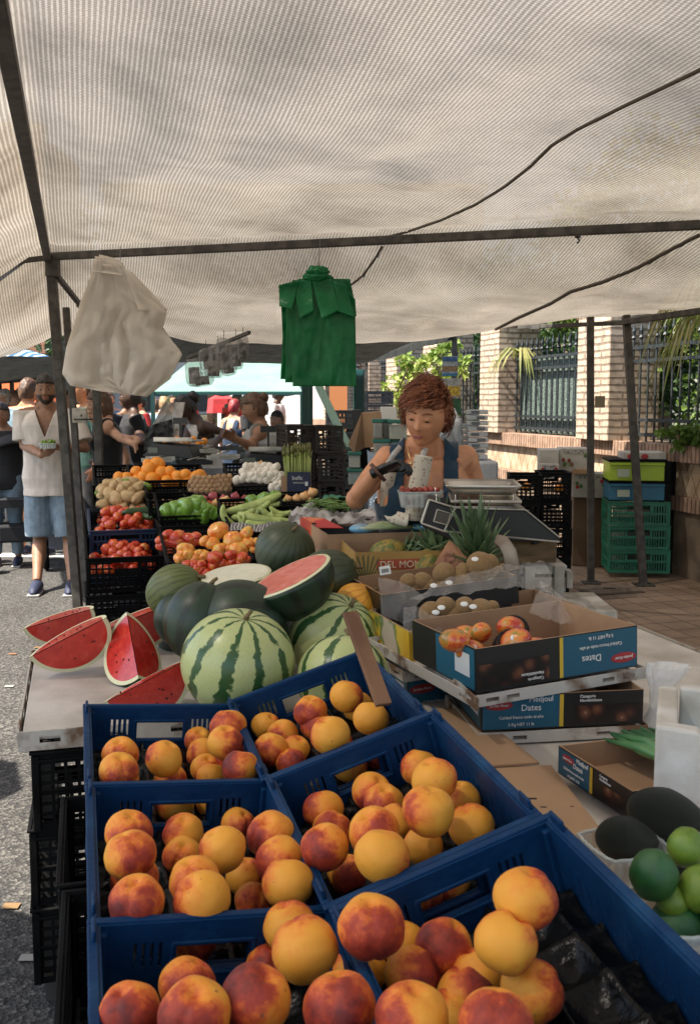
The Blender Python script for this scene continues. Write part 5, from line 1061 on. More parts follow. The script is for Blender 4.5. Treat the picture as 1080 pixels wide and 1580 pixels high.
# wooden box and polystyrene box below the scale
WD = mat('rough_wood', (.2, .125, .06), .85, c2=(.09, .055, .025), ns=5, nd=7, stretch=(1, 1, 5), bump=.6, bs=20, bd=.01)
c = QY(775, 847, 3.3); e = thing('wooden_box', 'weathered wooden box carrying the scale', 'wooden box', M=tr(c)); s_ = dep(c)/FX
for nm, z, dd in (('front_board', 0, (165*s_, .02, 42*s_)),): q = MB(); q.box((0, 0, 0), dd); q.build(nm, WD, e, False, bevel=.003)
q = MB(); q.box((0, .17, 21*s_-.008), (163*s_, .318, .014)); q.build('top_board', WD, e, False, bevel=.003); q = MB(); q.box((0, .335, -.005), (165*s_, .01, 36*s_)); q.build('back_board', WD, e, False)
for k in (-1, 1): q = MB(); q.box((k*80*s_, .17, -.01), (.016, .31, 34*s_)); q.build('side_board', WD, e, False)
PS = mat('polystyrene', (.62, .6, .56), .9, c2=(.42, .38, .32), ns=6, bump=.3, bs=120, bd=.003)
c = QY(838, 888, 3.35); e = thing('white_crate', 'battered white slatted crate under the wooden box', 'crate', M=tr(c)); PW = mat('white_wood', (.48, .45, .4), .8, c2=(.25, .22, .18), ns=8)
q = MB(); q.box((0, .15, .02), (.16, .3, .03)); q.box((0, .0, -.03), (.15, .02, .05)); q.build('slats', PW, e, False, bevel=.003)
for k in (-1, 1): q = MB(); q.box((k*.05, -.012, -.05), (.035, .02, .17)); q.build('corner_post', PW, e, False, bevel=.003)
q = MB(); q.box((.0, .15, -.25), (.5, .34, .26)); q.build('body', PW, e, False)
q = MB(); q.box((.085, .0, -.01), (.02, .05, .06)); q.build('lug', PW, e, False, bevel=.003)
# curved cardboard handle
e = thing('carton_strap', 'bent grey cardboard handle of a carton in front of the wooden box', 'handle strip', loc=QY(775, 840, 2.98)); P_ = [QY(765, 832, 3.0), QY(776, 836, 2.98), QY(786, 852, 2.97), QY(790, 880, 2.96)]
q = MB(); q.tube(P_, [.016, .022, .024, .026], 8, sq=.25, up=(0, 1, 0)); q.build('strip', mat('grey_card', (.2, .15, .11), .8, c2=(.4, .36, .3), ns=6, lo=.5, hi=.7), e, world=True)
# price card
e = thing('cardboard_tag', 'reddish brown printed cardboard tag leaning on the pineapple crown', 'tag', M=tr(QY(697, 862, 3.05)) @ rx(R(-12)) @ ry(R(32))); q = MB(); q.box((0, 0, 0), (.075, .003, .088)); q.build('card', mat('tag_card', (.42, .2, .1), .8, c2=(.33, .15, .08), ns=15), e, False, bevel=.001)
q = MB(); q.ell((-.01, -.003, .0), (.02, .0008, .02), nu=20, nv=6); q.build('print', mat('tag_print', (.2, .07, .04), .8, c2=(.35, .17, .1), ns=80), e); q = MB(); [q.box((.012+k*.003, -.003, -.032), (.0015, .0006, .012)) for k in range(6)]; q.build('barcode', BPR, e, False)
# ---- pineapples ----
PNL = mat('pineapple_leaf', (.07, .12, .05), .45, c2=(.16, .22, .1), ns=9, var=.1); PNB = mat('pineapple_skin', (.3, .2, .04), .6, c2=(.12, .14, .03), ns=45, lo=.45, hi=.55, bump=1, bs=45, bd=.01)
def pineapple(lb, p, r_, crown, M_rot, n=70):
    e = thing('pineapple', lb, 'pineapple', M=tr(p) @ M_rot)
    q = MB(); q.ell((0, 0, -r_*1.2), (r_, r_, r_*1.35), nu=40, nv=30, disp=lambda v: v*(1+.035*abs(sin(atan2(v.y, v.x)*9+v.z*9)*sin(atan2(v.y, v.x)*9-v.z*9)))); q.build('fruit_body', PNB, e)
    q = MB()
    for k in range(n):
        t = k/n; a = k*2.399; tilt = lerp(1.5, .1, t**.8)+ru(-.08, .08); L_ = crown*lerp(.5, 1, t)*ru(.8, 1.12); w_ = .02*(1-.3*t)*crown/.16
        d = V((cos(a)*sin(tilt), sin(a)*sin(tilt), cos(tilt))); base = V((cos(a), sin(a), 0))*r_*.28*(1-t)+V((0, 0, t*crown*.28)); s_ = V((-sin(a), cos(a), 0)); nrm = s_.cross(d); vs = []
        for i in range(6):
            u_ = i/5; c_ = base+d*L_*u_-nrm*(-.10*L_*u_*u_)*(-1)+V((cos(a), sin(a), 0))*.12*L_*u_**2*(1.2-tilt); ww = w_*(1-u_**1.6)*(1 if i else .9)
            vs += [c_-s_*ww, c_-nrm*ww*.45, c_+s_*ww]
        q.add(vs, [(i*3+j, i*3+j+1, i*3+j+4, i*3+j+3) for i in range(5) for j in range(2)])
    q.build('crown', PNL, e, solid=.0015); return e
pineapple('large pineapple crown spreading in front of the scale', QY(737, 872, 3.08), .055, .18, rx(R(8)) @ ry(R(-6)), 64)
pineapple('pineapple lying with its dark crown pointing right, left of the large crown', QY(668, 852, 3.3), .05, .16, ry(R(25)) @ rx(R(-20)), 60)
pineapple('pineapple lying low with yellowish fruit showing behind the carton rim', QY(625, 850, 3.42), .05, .10, ry(R(80)) , 45)
# ---- scale ----
SS = mat('stainless', (.62, .58, .53), .3, metal=.9, c2=(.3, .28, .25), ns=5); SD = mat('scale_black', (.012, .013, .015), .35)
c = QY(765, 828, 3.36); e = thing('weighing_scale', 'stainless market scale with sloping black body and steel pan beside the vendor', 'scale', M=tr(c) @ rz(R(-4))); s_ = dep(c)/FX
X = lambda px: (px-765)*s_; Z = lambda py: (828-py)*s_
prof = [(X(650), Z(800)), (X(660), Z(766)), (X(698), Z(778)), (X(802), Z(780)), (X(852), Z(820)), (X(852), Z(826)), (X(700), Z(828)), (X(652), Z(806))]
q = MB(); q.prism([(x, z) for x, z in prof], -.14, .14, Matrix(((1, 0, 0, 0), (0, 0, 1, 0), (0, 1, 0, 0), (0, 0, 0, 1)))); q.build('housing', SD, e, False, bevel=.004)
q = MB()
for a_, b_ in (((650, 800), (661, 765)), ((661, 765), (700, 777)), ((700, 777), (802, 779)), ((802, 779), (853, 820)), ((700, 777), (684, 812)), ((650, 800), (684, 812)), ((684, 812), (852, 826))): q.bar((X(a_[0]), -.143, Z(a_[1])), (X(b_[0]), -.143, Z(b_[1])), .008, .006)
q.build('steel_trim', SS, e, False, bevel=.0015)
q = MB(); pts_ = [(X(668), -.146, Z(797)), (X(688), -.146, Z(802)), (X(693), -.146, Z(785)), (X(673), -.146, Z(779))]; q.add(pts_, [(0, 1, 2, 3)]); q.build('display', mat('lcd', (.06, .06, .05), .2, coat=.5), e, False, solid=.003)
q = MB(); P_ = [V(p) for p in pts_]
for i in range(4): q.bar(P_[i]+V((0, -.002, 0)), P_[(i+1) % 4]+V((0, -.002, 0)), .004, .0025)
q.build('display_frame', SS, e, False)
q = MB(); q.box((X(745), 0, Z(768)), (105*s_, .27, .012)); q.build('platform', SS, e, False, bevel=.004)
q = MB(); pw, pd = 112*s_, .27
def pan(u_, v_):
    x, y = u_*2-1, v_*2-1; r_ = max(abs(x), abs(y)); z = 0 if r_ < .82 else (r_-.82)/.18*.032; return ((x*pw/2)+X(741), y*pd/2, Z(763)+.010+z)
q.grid(30, 24, pan); q.build('pan', SS, e, solid=.003)
q = MB()
for x in (672, 700, 795): 
    for y in (-.125, .12): q.tube([(X(x if x < 795 else 785), y, Z(778)), (X(x if x < 795 else 785), y, Z(757))], .0025, 6)
q.build('guard_wires', SS, e); q = MB(); q.tube([(X(668), -.13, Z(770)), (X(700), -.13, Z(776)), (X(790), -.13, Z(776))], .003, 6); q.build('guard_rail', SS, e)
for x in (-.12, .12): q = MB(); q.lathe([(.014, -.008), (.012, .004)], 12, tr(x, -.1, -.002)); q.build('foot', SD, e)
# small support box stack under the scale on the table (black crates)
HC('black crate supporting the wooden box behind the pineapples', 700, 850, 872, 3.42, 90, .34, yaw=0, style='slots', group=G1)
HC('black crate supporting the pineapple carton', 545, 690, 908, 3.3, 82, .34, yaw=0, style='slots', group=G1)
HC('black crate under the tomatoes behind the melon pile', 300, 450, 905, 3.75, 85, .5, yaw=0, style='slots', group=G1)
HC('black crate under the cucumbers behind the melons', 380, 480, 838, 4.4, 100, .4, yaw=0, style='slots', group=G1)
HC('black crate under the peppers', 255, 352, 845, 4.72, 90, .4, style='slots', group=G1)
HC('black crate below the garlic tray', 356, 450, 766, 5.32, 60, .4, style='slots', group=G1)
HC('black crate below the low onion tray', 430, 540, 786, 4.85, 70, .4, style='slots', group=G1)
# ================= RIGHT FOREGROUND =================
def sheet(lb, pts, z, m_, th=.006, nm='cardboard_sheet', cat='cardboard'):
    P_ = [Q(x, y, z) for x, y in pts]; c = sum(P_, V())/len(P_); e = thing(nm, lb, cat, loc=c); q = MB(); q.prism([(p.x-c.x, p.y-c.y) for p in P_], -th, 0); q.build('sheet', m_, e, False, bevel=.001); return e
CB2 = mat('cardboard_flat', (.4, .26, .15), .85, c2=(.34, .21, .12), ns=3, bump=.05)
sheet('flat brown cardboard sheet lying between peach crates and date boxes', [(668, 1092), (728, 1094), (832, 1176), (735, 1182)], .765, CB2)
e = sheet('long flat brown cardboard sheet running forward beside the front peach crates', [(735, 1186), (850, 1180), (1075, 1470), (1060, 1640), (850, 1560)], .758, CB2)
for k, (x, y, w1) in enumerate(((820, 1232, .02), (838, 1245, .012), (882, 1244, .007))): q = MB(); p = Q(x, y, .7585); q.box(p, (w1, w1*.35, .0006)); q.build('print_mark', BPR, e, False, world=True)
ct = []
# box with spring onions
A_, B_, C_, D_ = Q(862, 1192, .76), Q(975, 1268, .76), Q(1090, 1175, .76), Q(1000, 1120, .76)
x = (B_-A_); w_ = x.length; M, w_ = M_edge(A_, B_, .30)
date_box('low blue edged carton of green onions at the right', M, w_, .30, .06)
GO = mat('onion_leaf', (.04, .14, .05), .4, c2=(.09, .24, .08), ns=5, coat=.3); e = thing('spring_onions', 'bunch of long green onions in the low carton', 'green onions', M=M @ tr(0, .06, .035)); q = MB()
for k in range(26): y_ = ru(-.10, .09); q.tube([(-.14, y_, .02+ru(0, .02)), (-.02, y_+ru(-.02, .02), .035+ru(0, .02)), (.13, y_+ru(-.03, .03), .04+ru(0, .02))], [.004, .009, .010], 7)
q.build('leaves', GO, e)
# polystyrene box
c = Q(1045, 1262, .775); M = tr(c) @ rz(R(-18)); e = thing('polystyrene_box', 'white polystyrene box with scooped side at the right edge', 'polystyrene box', M=M)
q = MB(); pr = [(-.045, -.04), (.30, -.04), (.30, .075), (.14, .075), (.10, .085), (.075, .11), (.055, .15), (.03, .175), (-.045, .18)]; Xz = Matrix(((1, 0, 0, 0), (0, 0, 1, 0), (0, 1, 0, 0), (0, 0, 0, 1)))
q.prism(pr, -.02, .02, Xz); q.build('front_wall', PS, e, False, bevel=.006); q = MB(); q.box((-.025, .18, .06), (.04, .30, .2)); q.build('side_wall', PS, e, False, bevel=.006); q = MB(); q.box((.15, .34, .06), (.3, .03, .2)); q.build('back_wall', PS, e, False, bevel=.006); q = MB(); q.box((.15, .17, -.03), (.28, .28, .02)); q.build('floor', PS, e, False)
# twisted clear bag
e = thing('plastic_bag', 'twisted clear plastic bag standing on the table corner behind the foam box', 'plastic bag', loc=QY(1010, 1085, 2.4)); q = MB()
def bagf(u_, v_): a = u_*2*pi; h_ = v_; r_ = .012+.075*abs(h_-.42)**1.3*(1 if h_ < .42 else .75)*(1+.35*noise.noise(V((cos(a)*2, sin(a)*2, h_*3)))+.22*sin(a*9+h_*5)*abs(h_-.42)); return V((r_*cos(a)*1.3+.05*(h_-.4), r_*sin(a), (h_-.5)*.19))
q.grid(60, 24, bagf); q.build('film', mat('bag_clear', (.75, .74, .72), .2, alpha=.5, bump=1, bs=30, bd=.01), e)
# punnets
PUN = mat('clear_plastic', (.7, .76, .74), .1, alpha=.4, spec=.8, coat=.3)
def punnet(lb, c, w_, l_, h, yaw):
    e = thing('punnet', lb, 'punnet', M=tr(c) @ rz(yaw)); q = MB()
    def f(u_, v_): a = u_*2*pi; k = .86+.14*v_; sq_ = 1/max(abs(cos(a)), abs(sin(a)))**.72; r1 = .0015*sin(a*24); return V(((w_/2*k+r1)*cos(a)*sq_, (l_/2*k+r1)*sin(a)*sq_, v_*h))
    q.grid(120, 6, f); q.build('tub', PUN, e, solid=.0012); q = MB()
    P_ = [f(k/60, 1) for k in range(61)]; q.tube([p*1.0 for p in P_], .0035, 6); q.build('rim', mat('clear_rim', (.6, .66, .66), .15, alpha=.5), e); return e
p1_ = Q(962, 1352, .765); punnet('clear punnet with one dark avocado on the cardboard', p1_, .125, .12, .058, .3)
add_fruit('avocado', 'dark avocado lying in the clear punnet', 'avocado', p1_+V((.004, .005, .062)), .076, (R(90), .1, R(75)))
c = QY(1027, 1256, 1.64); add_fruit('avocado', 'large black avocado resting beside the white foam box', 'avocado', c, .088, (R(92), 0, R(62)), sx=(1, 1, 1.12))
add_fruit('avocado', 'dark avocado lying below the large black one', 'avocado', c+V((.03, .0, -.07)), .085, (R(92), 0, R(92)))
p2_ = Q(1068, 1470, .765); punnet('clear punnet of limes at the right edge', p2_, .17, .15, .065, .1)
for i, (x, y, d, kd, lb) in enumerate(((1008, 1350, 74, 'dark_lime', 'large dark green lime at the left of the punnet'), (1058, 1308, 58, 'lime', 'light green lime with brown scar at the back of the punnet'), (1078, 1372, 66, 'lime', 'bright green lime at the right edge of the picture'), (1040, 1430, 80, 'dark_lime', 'dark lime at the bottom of the punnet behind the plastic'), (1105, 1430, 76, 'dark_lime', 'dark lime low in the punnet by the picture edge'), (1036, 1392, 50, 'lime', 'small lime between the larger ones'))):
    p = QY(x, y, 1.38 if i not in (1,) else 1.44); add_fruit(kd, lb, 'lime', p, d*dep(p)/FX, None, 'limes in the clear punnet')
A_, B_ = Q(1020, 1470, .80), Q(1110, 1600, .80); M, w_ = M_edge(A_, B_, .25); carton('brown carton corner at the lower right edge', M @ tr(0, 0, -.05), w_, .25, .055, CB, CB)
# ================= HANGING BAGS =================
def bagmat(name, c, c2, tl): m = mat(name, c, .34, c2=c2, ns=5, bump=.45, bs=16, bd=.02); return add_transl(m, c, tl)
GB = bagmat('green_bag', (.010, .26, .08), (.008, .20, .06), .45); WB = bagmat('white_bag', (.92, .87, .8), (.88, .82, .74), .6)
def hang(e, top, bot): q = MB(); q.tube([top, bot, bot+V((.008, 0, -.012))], .0025, 6); q.build('hook_wire', DKM, e, world=True)
def sheetlayer(outline, Y, yo, th, seed, fold=.012):
    """flat hanging bag: a fan of rows between left and right outline curves given in pixels"""
    q = MB()
    def f(u_, v_):
        y = v_*(len(outline)-1)*.9999; j = int(y); t = y-j; a, b = outline[j], outline[j+1]; xl, xr, py_ = lerp(a[0], b[0], t), lerp(a[1], b[1], t), lerp(a[2], b[2], t)
        if len(a) > 3: py_ += (lerp(a[3], b[3], t))*(u_-.5)
        p = QY(lerp(xl, xr, u_), py_, Y+yo); n_ = sin(u_*9+seed)*.5+noise.noise(V((u_*4, v_*2.5, seed)))*1.2+.5*noise.noise(V((u_*9, v_*9, seed)))
        return p+V((0, fold*n_*(.3+v_)+.010*abs(noise.noise(V((u_*7+v_*3, v_*3-u_*4, seed)))), 0))
    q.grid(80, 80, f); return q
e = thing('bag_bundle', 'bundle of green plastic carrier bags hanging from the crossbar', 'plastic bags', loc=QY(492, 480, 6.1)); YB = 5.9
hang(e, QY(494, 370, YB+.3), QY(492, 408, YB))
LY_ = [([(452, 538, 432), (434, 548, 470), (436, 548, 520), (433, 548, 585, 6)], .06), ([(460, 540, 430), (442, 548, 470), (441, 549, 530), (440, 546, 590, 4)], .03), ([(462, 530, 430), (445, 545, 468), (450, 548, 530), (452, 550, 596, -4)], .0)]
for i, (ol, yo) in enumerate(LY_): sheetlayer(ol, YB, yo, 0, i*2.1, .014).build('bag_sheet', GB, e, world=True, solid=.002)
def flap(e, pts, m_, Y, amp=.01, nm='flap'):
    a, b, c_, d_ = [QY(x, y, Y+(z if z else 0)) for x, y, z in pts]
    q = MB(); q.grid(14, 14, lambda u_, v_: (lambda p: p+V((0, amp*sin(v_*3)-amp*noise.noise(p*9), 0)))(a.lerp(b, u_).lerp(c_.lerp(d_, u_), v_))); q.build(nm, m_, e, world=True, solid=.002)
flap(e, [(452, 435, -.01), (480, 428, -.02), (462, 492, -.05), (484, 480, -.05)], GB, YB, .02); flap(e, [(430, 440, 0), (462, 432, -.02), (431, 472, -.03), (450, 478, -.04)], GB, YB, .02)
flap(e, [(480, 428, -.02), (512, 430, -.03), (496, 492, -.09), (524, 478, -.07)], GB, YB, .03); flap(e, [(505, 430, -.02), (535, 440, -.03), (522, 480, -.08), (548, 490, -.05)], GB, YB, .03); flap(e, [(528, 440, 0), (548, 462, -.01), (530, 488, -.05), (550, 488, -.03)], GB, YB, .02)
q = MB(); c = QY(490, 420, YB); q.ell(c, (.062, .035, .035), nu=30, nv=16, disp=lambda v: v*(1+.35*noise.noise(v*3.5+V((2, 0, 0)))+.12*sin(atan2(v.y, v.x)*7))); q.build('gathered_top', GB, e, world=True)
q = MB(); q.ell(QY(490, 428, YB), (.085, .035, .03), nu=30, nv=14, disp=lambda v: v*(1+.3*noise.noise(v*2.5))); q.build('gathered_neck', GB, e, world=True)
e = thing('bag_bundle', 'bundle of crumpled whitish plastic carrier bags hanging at the left', 'plastic bags', loc=QY(185, 500, 5.6)); YB = 5.5
hang(e, QY(186, 380, YB+.9), QY(186, 415, YB))
OL = [(146, 186, 403, 6), (142, 204, 425, 10), (134, 228, 450, 14), (124, 258, 475, 14), (114, 250, 505, 5), (104, 272, 535, -4), (98, 281, 562, -30), (110, 262, 590, -10), (160, 226, 608, 8)]
for i in range(4):
    ol = [(a+ru(-1, 1)*i*1.6+i*1.5, b+ru(-1, 1)*i*1.6-i*1.5, c_-i*2.5, d_) for a, b, c_, d_ in OL]; sheetlayer(ol, YB, .014*i-.02, 0, i*1.3+4, .03).build('bag_sheet', WB, e, world=True, solid=.002)
flap(e, [(143, 405, -.03), (187, 411, -.03), (141, 418, -.04), (190, 425, -.04)], WB, YB, .02, 'folded_top'); flap(e, [(188, 412, -.03), (205, 420, -.02), (215, 480, -.07), (258, 478, -.02)], WB, YB, .03)
# hanging clear packets
PKM = mat('packet_film', (.3, .29, .28), .2, alpha=.35, bump=.8, bs=15, bd=.01); PKD = mat('packet_dark', (.04, .037, .035), .5, c2=(.3, .28, .25), ns=30, lo=.45, hi=.55)
e0 = thing('hanging_rail', 'thin dark rail from which clear packets hang under the rear awning', 'rail', loc=QY(330, 520, 6.6)); q = MB(); q.bar(QY(290, 552, 7.2), QY(385, 513, 6.2), .02, .02); q.build('rod', DKM, e0, False, world=True)
for i, (x, y, w1, h1) in enumerate(((300, 575, 28, 42), (312, 585, 36, 22), (322, 555, 30, 36), (338, 553, 32, 44), (352, 560, 26, 40), (365, 545, 24, 50), (375, 537, 18, 40), (345, 540, 24, 36), (330, 570, 30, 26))):
    p = QY(x, y, 6.9-.07*i); s_ = dep(p)/FX; e = thing('clear_packet', f'clear hanging packet of goods, {ORD[i]} along the thin rail under the awning', 'packet', M=tr(p) @ rz(ru(-.5, .5)) @ ry(ru(-.15, .15)), group='clear packets hanging from the rail')
    q = MB(); q.ell((0, 0, 0), (w1*s_*.5, .03, h1*s_*.5), nu=26, nv=16, disp=lambda v: V((math.copysign(abs(v.x)**.6, v.x), v.y, math.copysign(abs(v.z)**.6, v.z)))*(1+.12*noise.noise(v*3+V((i, 0, 0))))); q.build('film', PKM, e)
    q = MB(); q.box((0, 0, -.1*h1*s_), (w1*s_*.6, .02, h1*s_*.6)); q.build('contents', PKD, e, False, bevel=.004); q = MB(); q.tube([(0, 0, h1*s_*.45), (0, 0, h1*s_*.45+.06)], .002, 5); q.build('hook', DKM, e)
# ================= PEOPLE =================
def skinmat(n, c): return mat('skin_'+n, c, .55, c2=tuple(x*.82 for x in c), ns=14, bump=.08, bs=150, bd=.002, sss=.06)
SK = {'fair': skinmat('fair', (.5, .27, .17)), 'tan': skinmat('tan', (.6, .27, .14)), 'olive': skinmat('olive', (.3, .15, .085)), 'dark': skinmat('dark', (.07, .035, .022))}
def cloth(n, c, **k): return mat('cloth_'+n, c, .85, c2=tuple(x*.75 for x in c), ns=k.get('ns', 5), bump=.35, bs=k.get('bs', 60), bd=.004, sheen=.2)
def hairm(n, c, c2): return mat('hair_'+n, c, .5, c2=c2, ns=40, stretch=(1, 1, .3), bump=.8, bs=90, bd=.004)
HB = hairm('black', (.012, .009, .008), (.03, .02, .016)); HG = hairm('grey', (.3, .29, .28), (.45, .44, .42)); HBL = hairm('blond', (.25, .15, .07), (.4, .27, .14)); HBR = hairm('brown', (.06, .03, .015), (.12, .06, .03)); HR = hairm('auburn', (.12, .032, .014), (.28, .09, .035)); HDR = hairm('dyed', (.2, .015, .015), (.3, .03, .03))
EYE = mat('eye_white', (.3, .27, .25), .25); IRI = mat('iris', (.02, .012, .008), .2); LIP = mat('lips', (.32, .1, .08), .5)
def smooth_rim(b):                              # evens out the cut edge of a garment
    bv = [(v, [e.other_vert(v) for e in v.link_edges if e.is_boundary]) for v in b.verts if v.is_boundary]
    for _ in range(14):
        new = [(v, (v.co*2+ns_[0].co+ns_[1].co)/4) for v, ns_ in bv if len(ns_) == 2]
        for v, c in new: v.co = c
def fuse(mb, name, m_, parent, vox, smooth=2, fold=0, cut=None, solid=0):
    o = mb.build('t', m_); d = o.modifiers.new('r', 'REMESH'); d.mode = 'VOXEL'; d.voxel_size = vox; s_ = o.modifiers.new('s', 'SMOOTH'); s_.factor = .5; s_.iterations = smooth
    me = bake(o)
    if fold:
        nn = [v.normal.copy() for v in me.vertices]; out = []
        for v, n_ in zip(me.vertices, nn):
            c = v.co; k = noise.noise(V((c.x*9, c.y*9, c.z*5)))+.6*noise.noise(V((c.x*22, c.y*22, c.z*10))); out += list(c+n_*k*fold)
        me.vertices.foreach_set('co', out)
    if cut:
        import bmesh
        b = bmesh.new(); b.from_mesh(me); dl = [f for f in b.faces if cut(f.calc_center_median())]; bmesh.ops.delete(b, geom=dl, context='FACES'); bmesh.ops.delete(b, geom=[v for v in b.verts if not v.link_faces], context='VERTS'); smooth_rim(b); b.to_mesh(me); b.free()
    me.materials.clear(); me.materials.append(m_); me.polygons.foreach_set('use_smooth', [True]*len(me.polygons)); me.polygons.foreach_set('material_index', [0]*len(me.polygons))
    o = bpy.data.objects.new(name, me); col.objects.link(o); o.parent = parent
    if solid: d = o.modifiers.new('s', 'SOLIDIFY'); d.thickness = solid; d.offset = 0
    return o
def loft(q, rings, M=None, n=22):
    vs = []; fs = []
    for (c, rx_, ry_) in rings:
        for k in range(n): a = 2*pi*k/n; e = .85; vs.append(V((c[0]+rx_*math.copysign(abs(cos(a))**e, cos(a)), c[1]+ry_*math.copysign(abs(sin(a))**e, sin(a)), c[2])))
    for i in range(len(rings)-1):
        for k in range(n): k2 = (k+1) % n; fs.append((i*n+k, i*n+k2, (i+1)*n+k2, (i+1)*n+k))
    fs += [tuple(range(n-1, -1, -1)), tuple((len(rings)-1)*n+k for k in range(n))]; return q.add(vs, fs, M)
def g2(x, s): return math.exp(-(x/s)**2)
def head_disp(p):
    x, y, z = p; k = V(p)
    if z < 0: k.x *= 1-.22*(-z)**1.8; k.y *= 1-.10*(-z)
    if y < 0:
        k.y *= .93
        k.y -= .06*g2(z-.22, .12)*g2(x, .55)                 # brow
        k.y += .13*(g2(x-.38, .17)+g2(x+.38, .17))*g2(z-.07, .13)
        ns_ = max(0, min(1, (.14-z)/.38)) if z > -.26 else max(0, 1-(-.26-z)/.07)
        k.y -= .30*ns_*g2(x, .10+.07*ns_); k.y -= .06*g2(x, .10)*g2(z-.1, .14)
        k.y -= .07*g2(z+.46, .09)*g2(x, .26)+.05*g2(z+.62, .05)*g2(x, .2)*-1
        k.y -= .10*g2(z+.85, .14)*g2(x, .26)
        k.y -= .05*(g2(x-.48, .2)+g2(x+.48, .2))*g2(z+.15, .2)  # cheeks
    else: k.y *= 1.03
    return k
HR_ = (.076, .098, .118)
def hand(q, w_, d, pn, side, curl=.5, s_=1.0, spread=.12, thumb=.7):
    """w_ wrist, d direction of the fingers, pn palm normal, side = +1 thumb on d x pn side"""
    d = V(d).normalized(); pn = (V(pn)-d*V(pn).dot(d)).normalized(); l_ = d.cross(pn)*side
    w_ = V(w_); c = w_+d*.045*s_
    Mx = Matrix.Identity(4)
    for i in range(3): Mx[i][0] = l_[i]; Mx[i][1] = d[i]; Mx[i][2] = pn[i]; Mx[i][3] = c[i]
    q.ell((0, 0, 0), (.041*s_, .052*s_, .0165*s_), Mx, 16, 12); q.tube([w_-d*.03*s_, w_+d*.01, w_+d*.03*s_], [.026*s_, .025*s_, .028*s_], 10, sq=.8, up=pn)
    for k, (off, L_) in enumerate(((.029, .070), (.0095, .078), (-.0105, .072), (-.029, .058))):
        b = w_+d*.083*s_+l_*off*s_; dd = (d+l_*off*spread*20*.3).normalized(); pts = [b-d*.02*s_, b]; a = 0; cu = curl*(1+.12*k)
        for seg, f in enumerate((.44, .31, .25)): a += cu*(.75 if seg == 0 else .95); pts.append(pts[-1]+(dd*cos(a)+pn*sin(a))*L_*f*s_)
        q.tube(pts, [.0095*s_, .0095*s_, .009*s_, .0082*s_, .0068*s_], 8)
    b = w_+d*.025*s_+l_*.028*s_; t1 = (d*.75+l_*.8+pn*.25*thumb).normalized(); t2 = (d+l_*.2+pn*.6*thumb).normalized(); q.tube([b-l_*.01, b+t1*.035*s_, b+t1*.035*s_+t2*.032*s_, b+t1*.035*s_+t2*.055*s_], [.013*s_, .0115*s_, .010*s_, .0075*s_], 8)
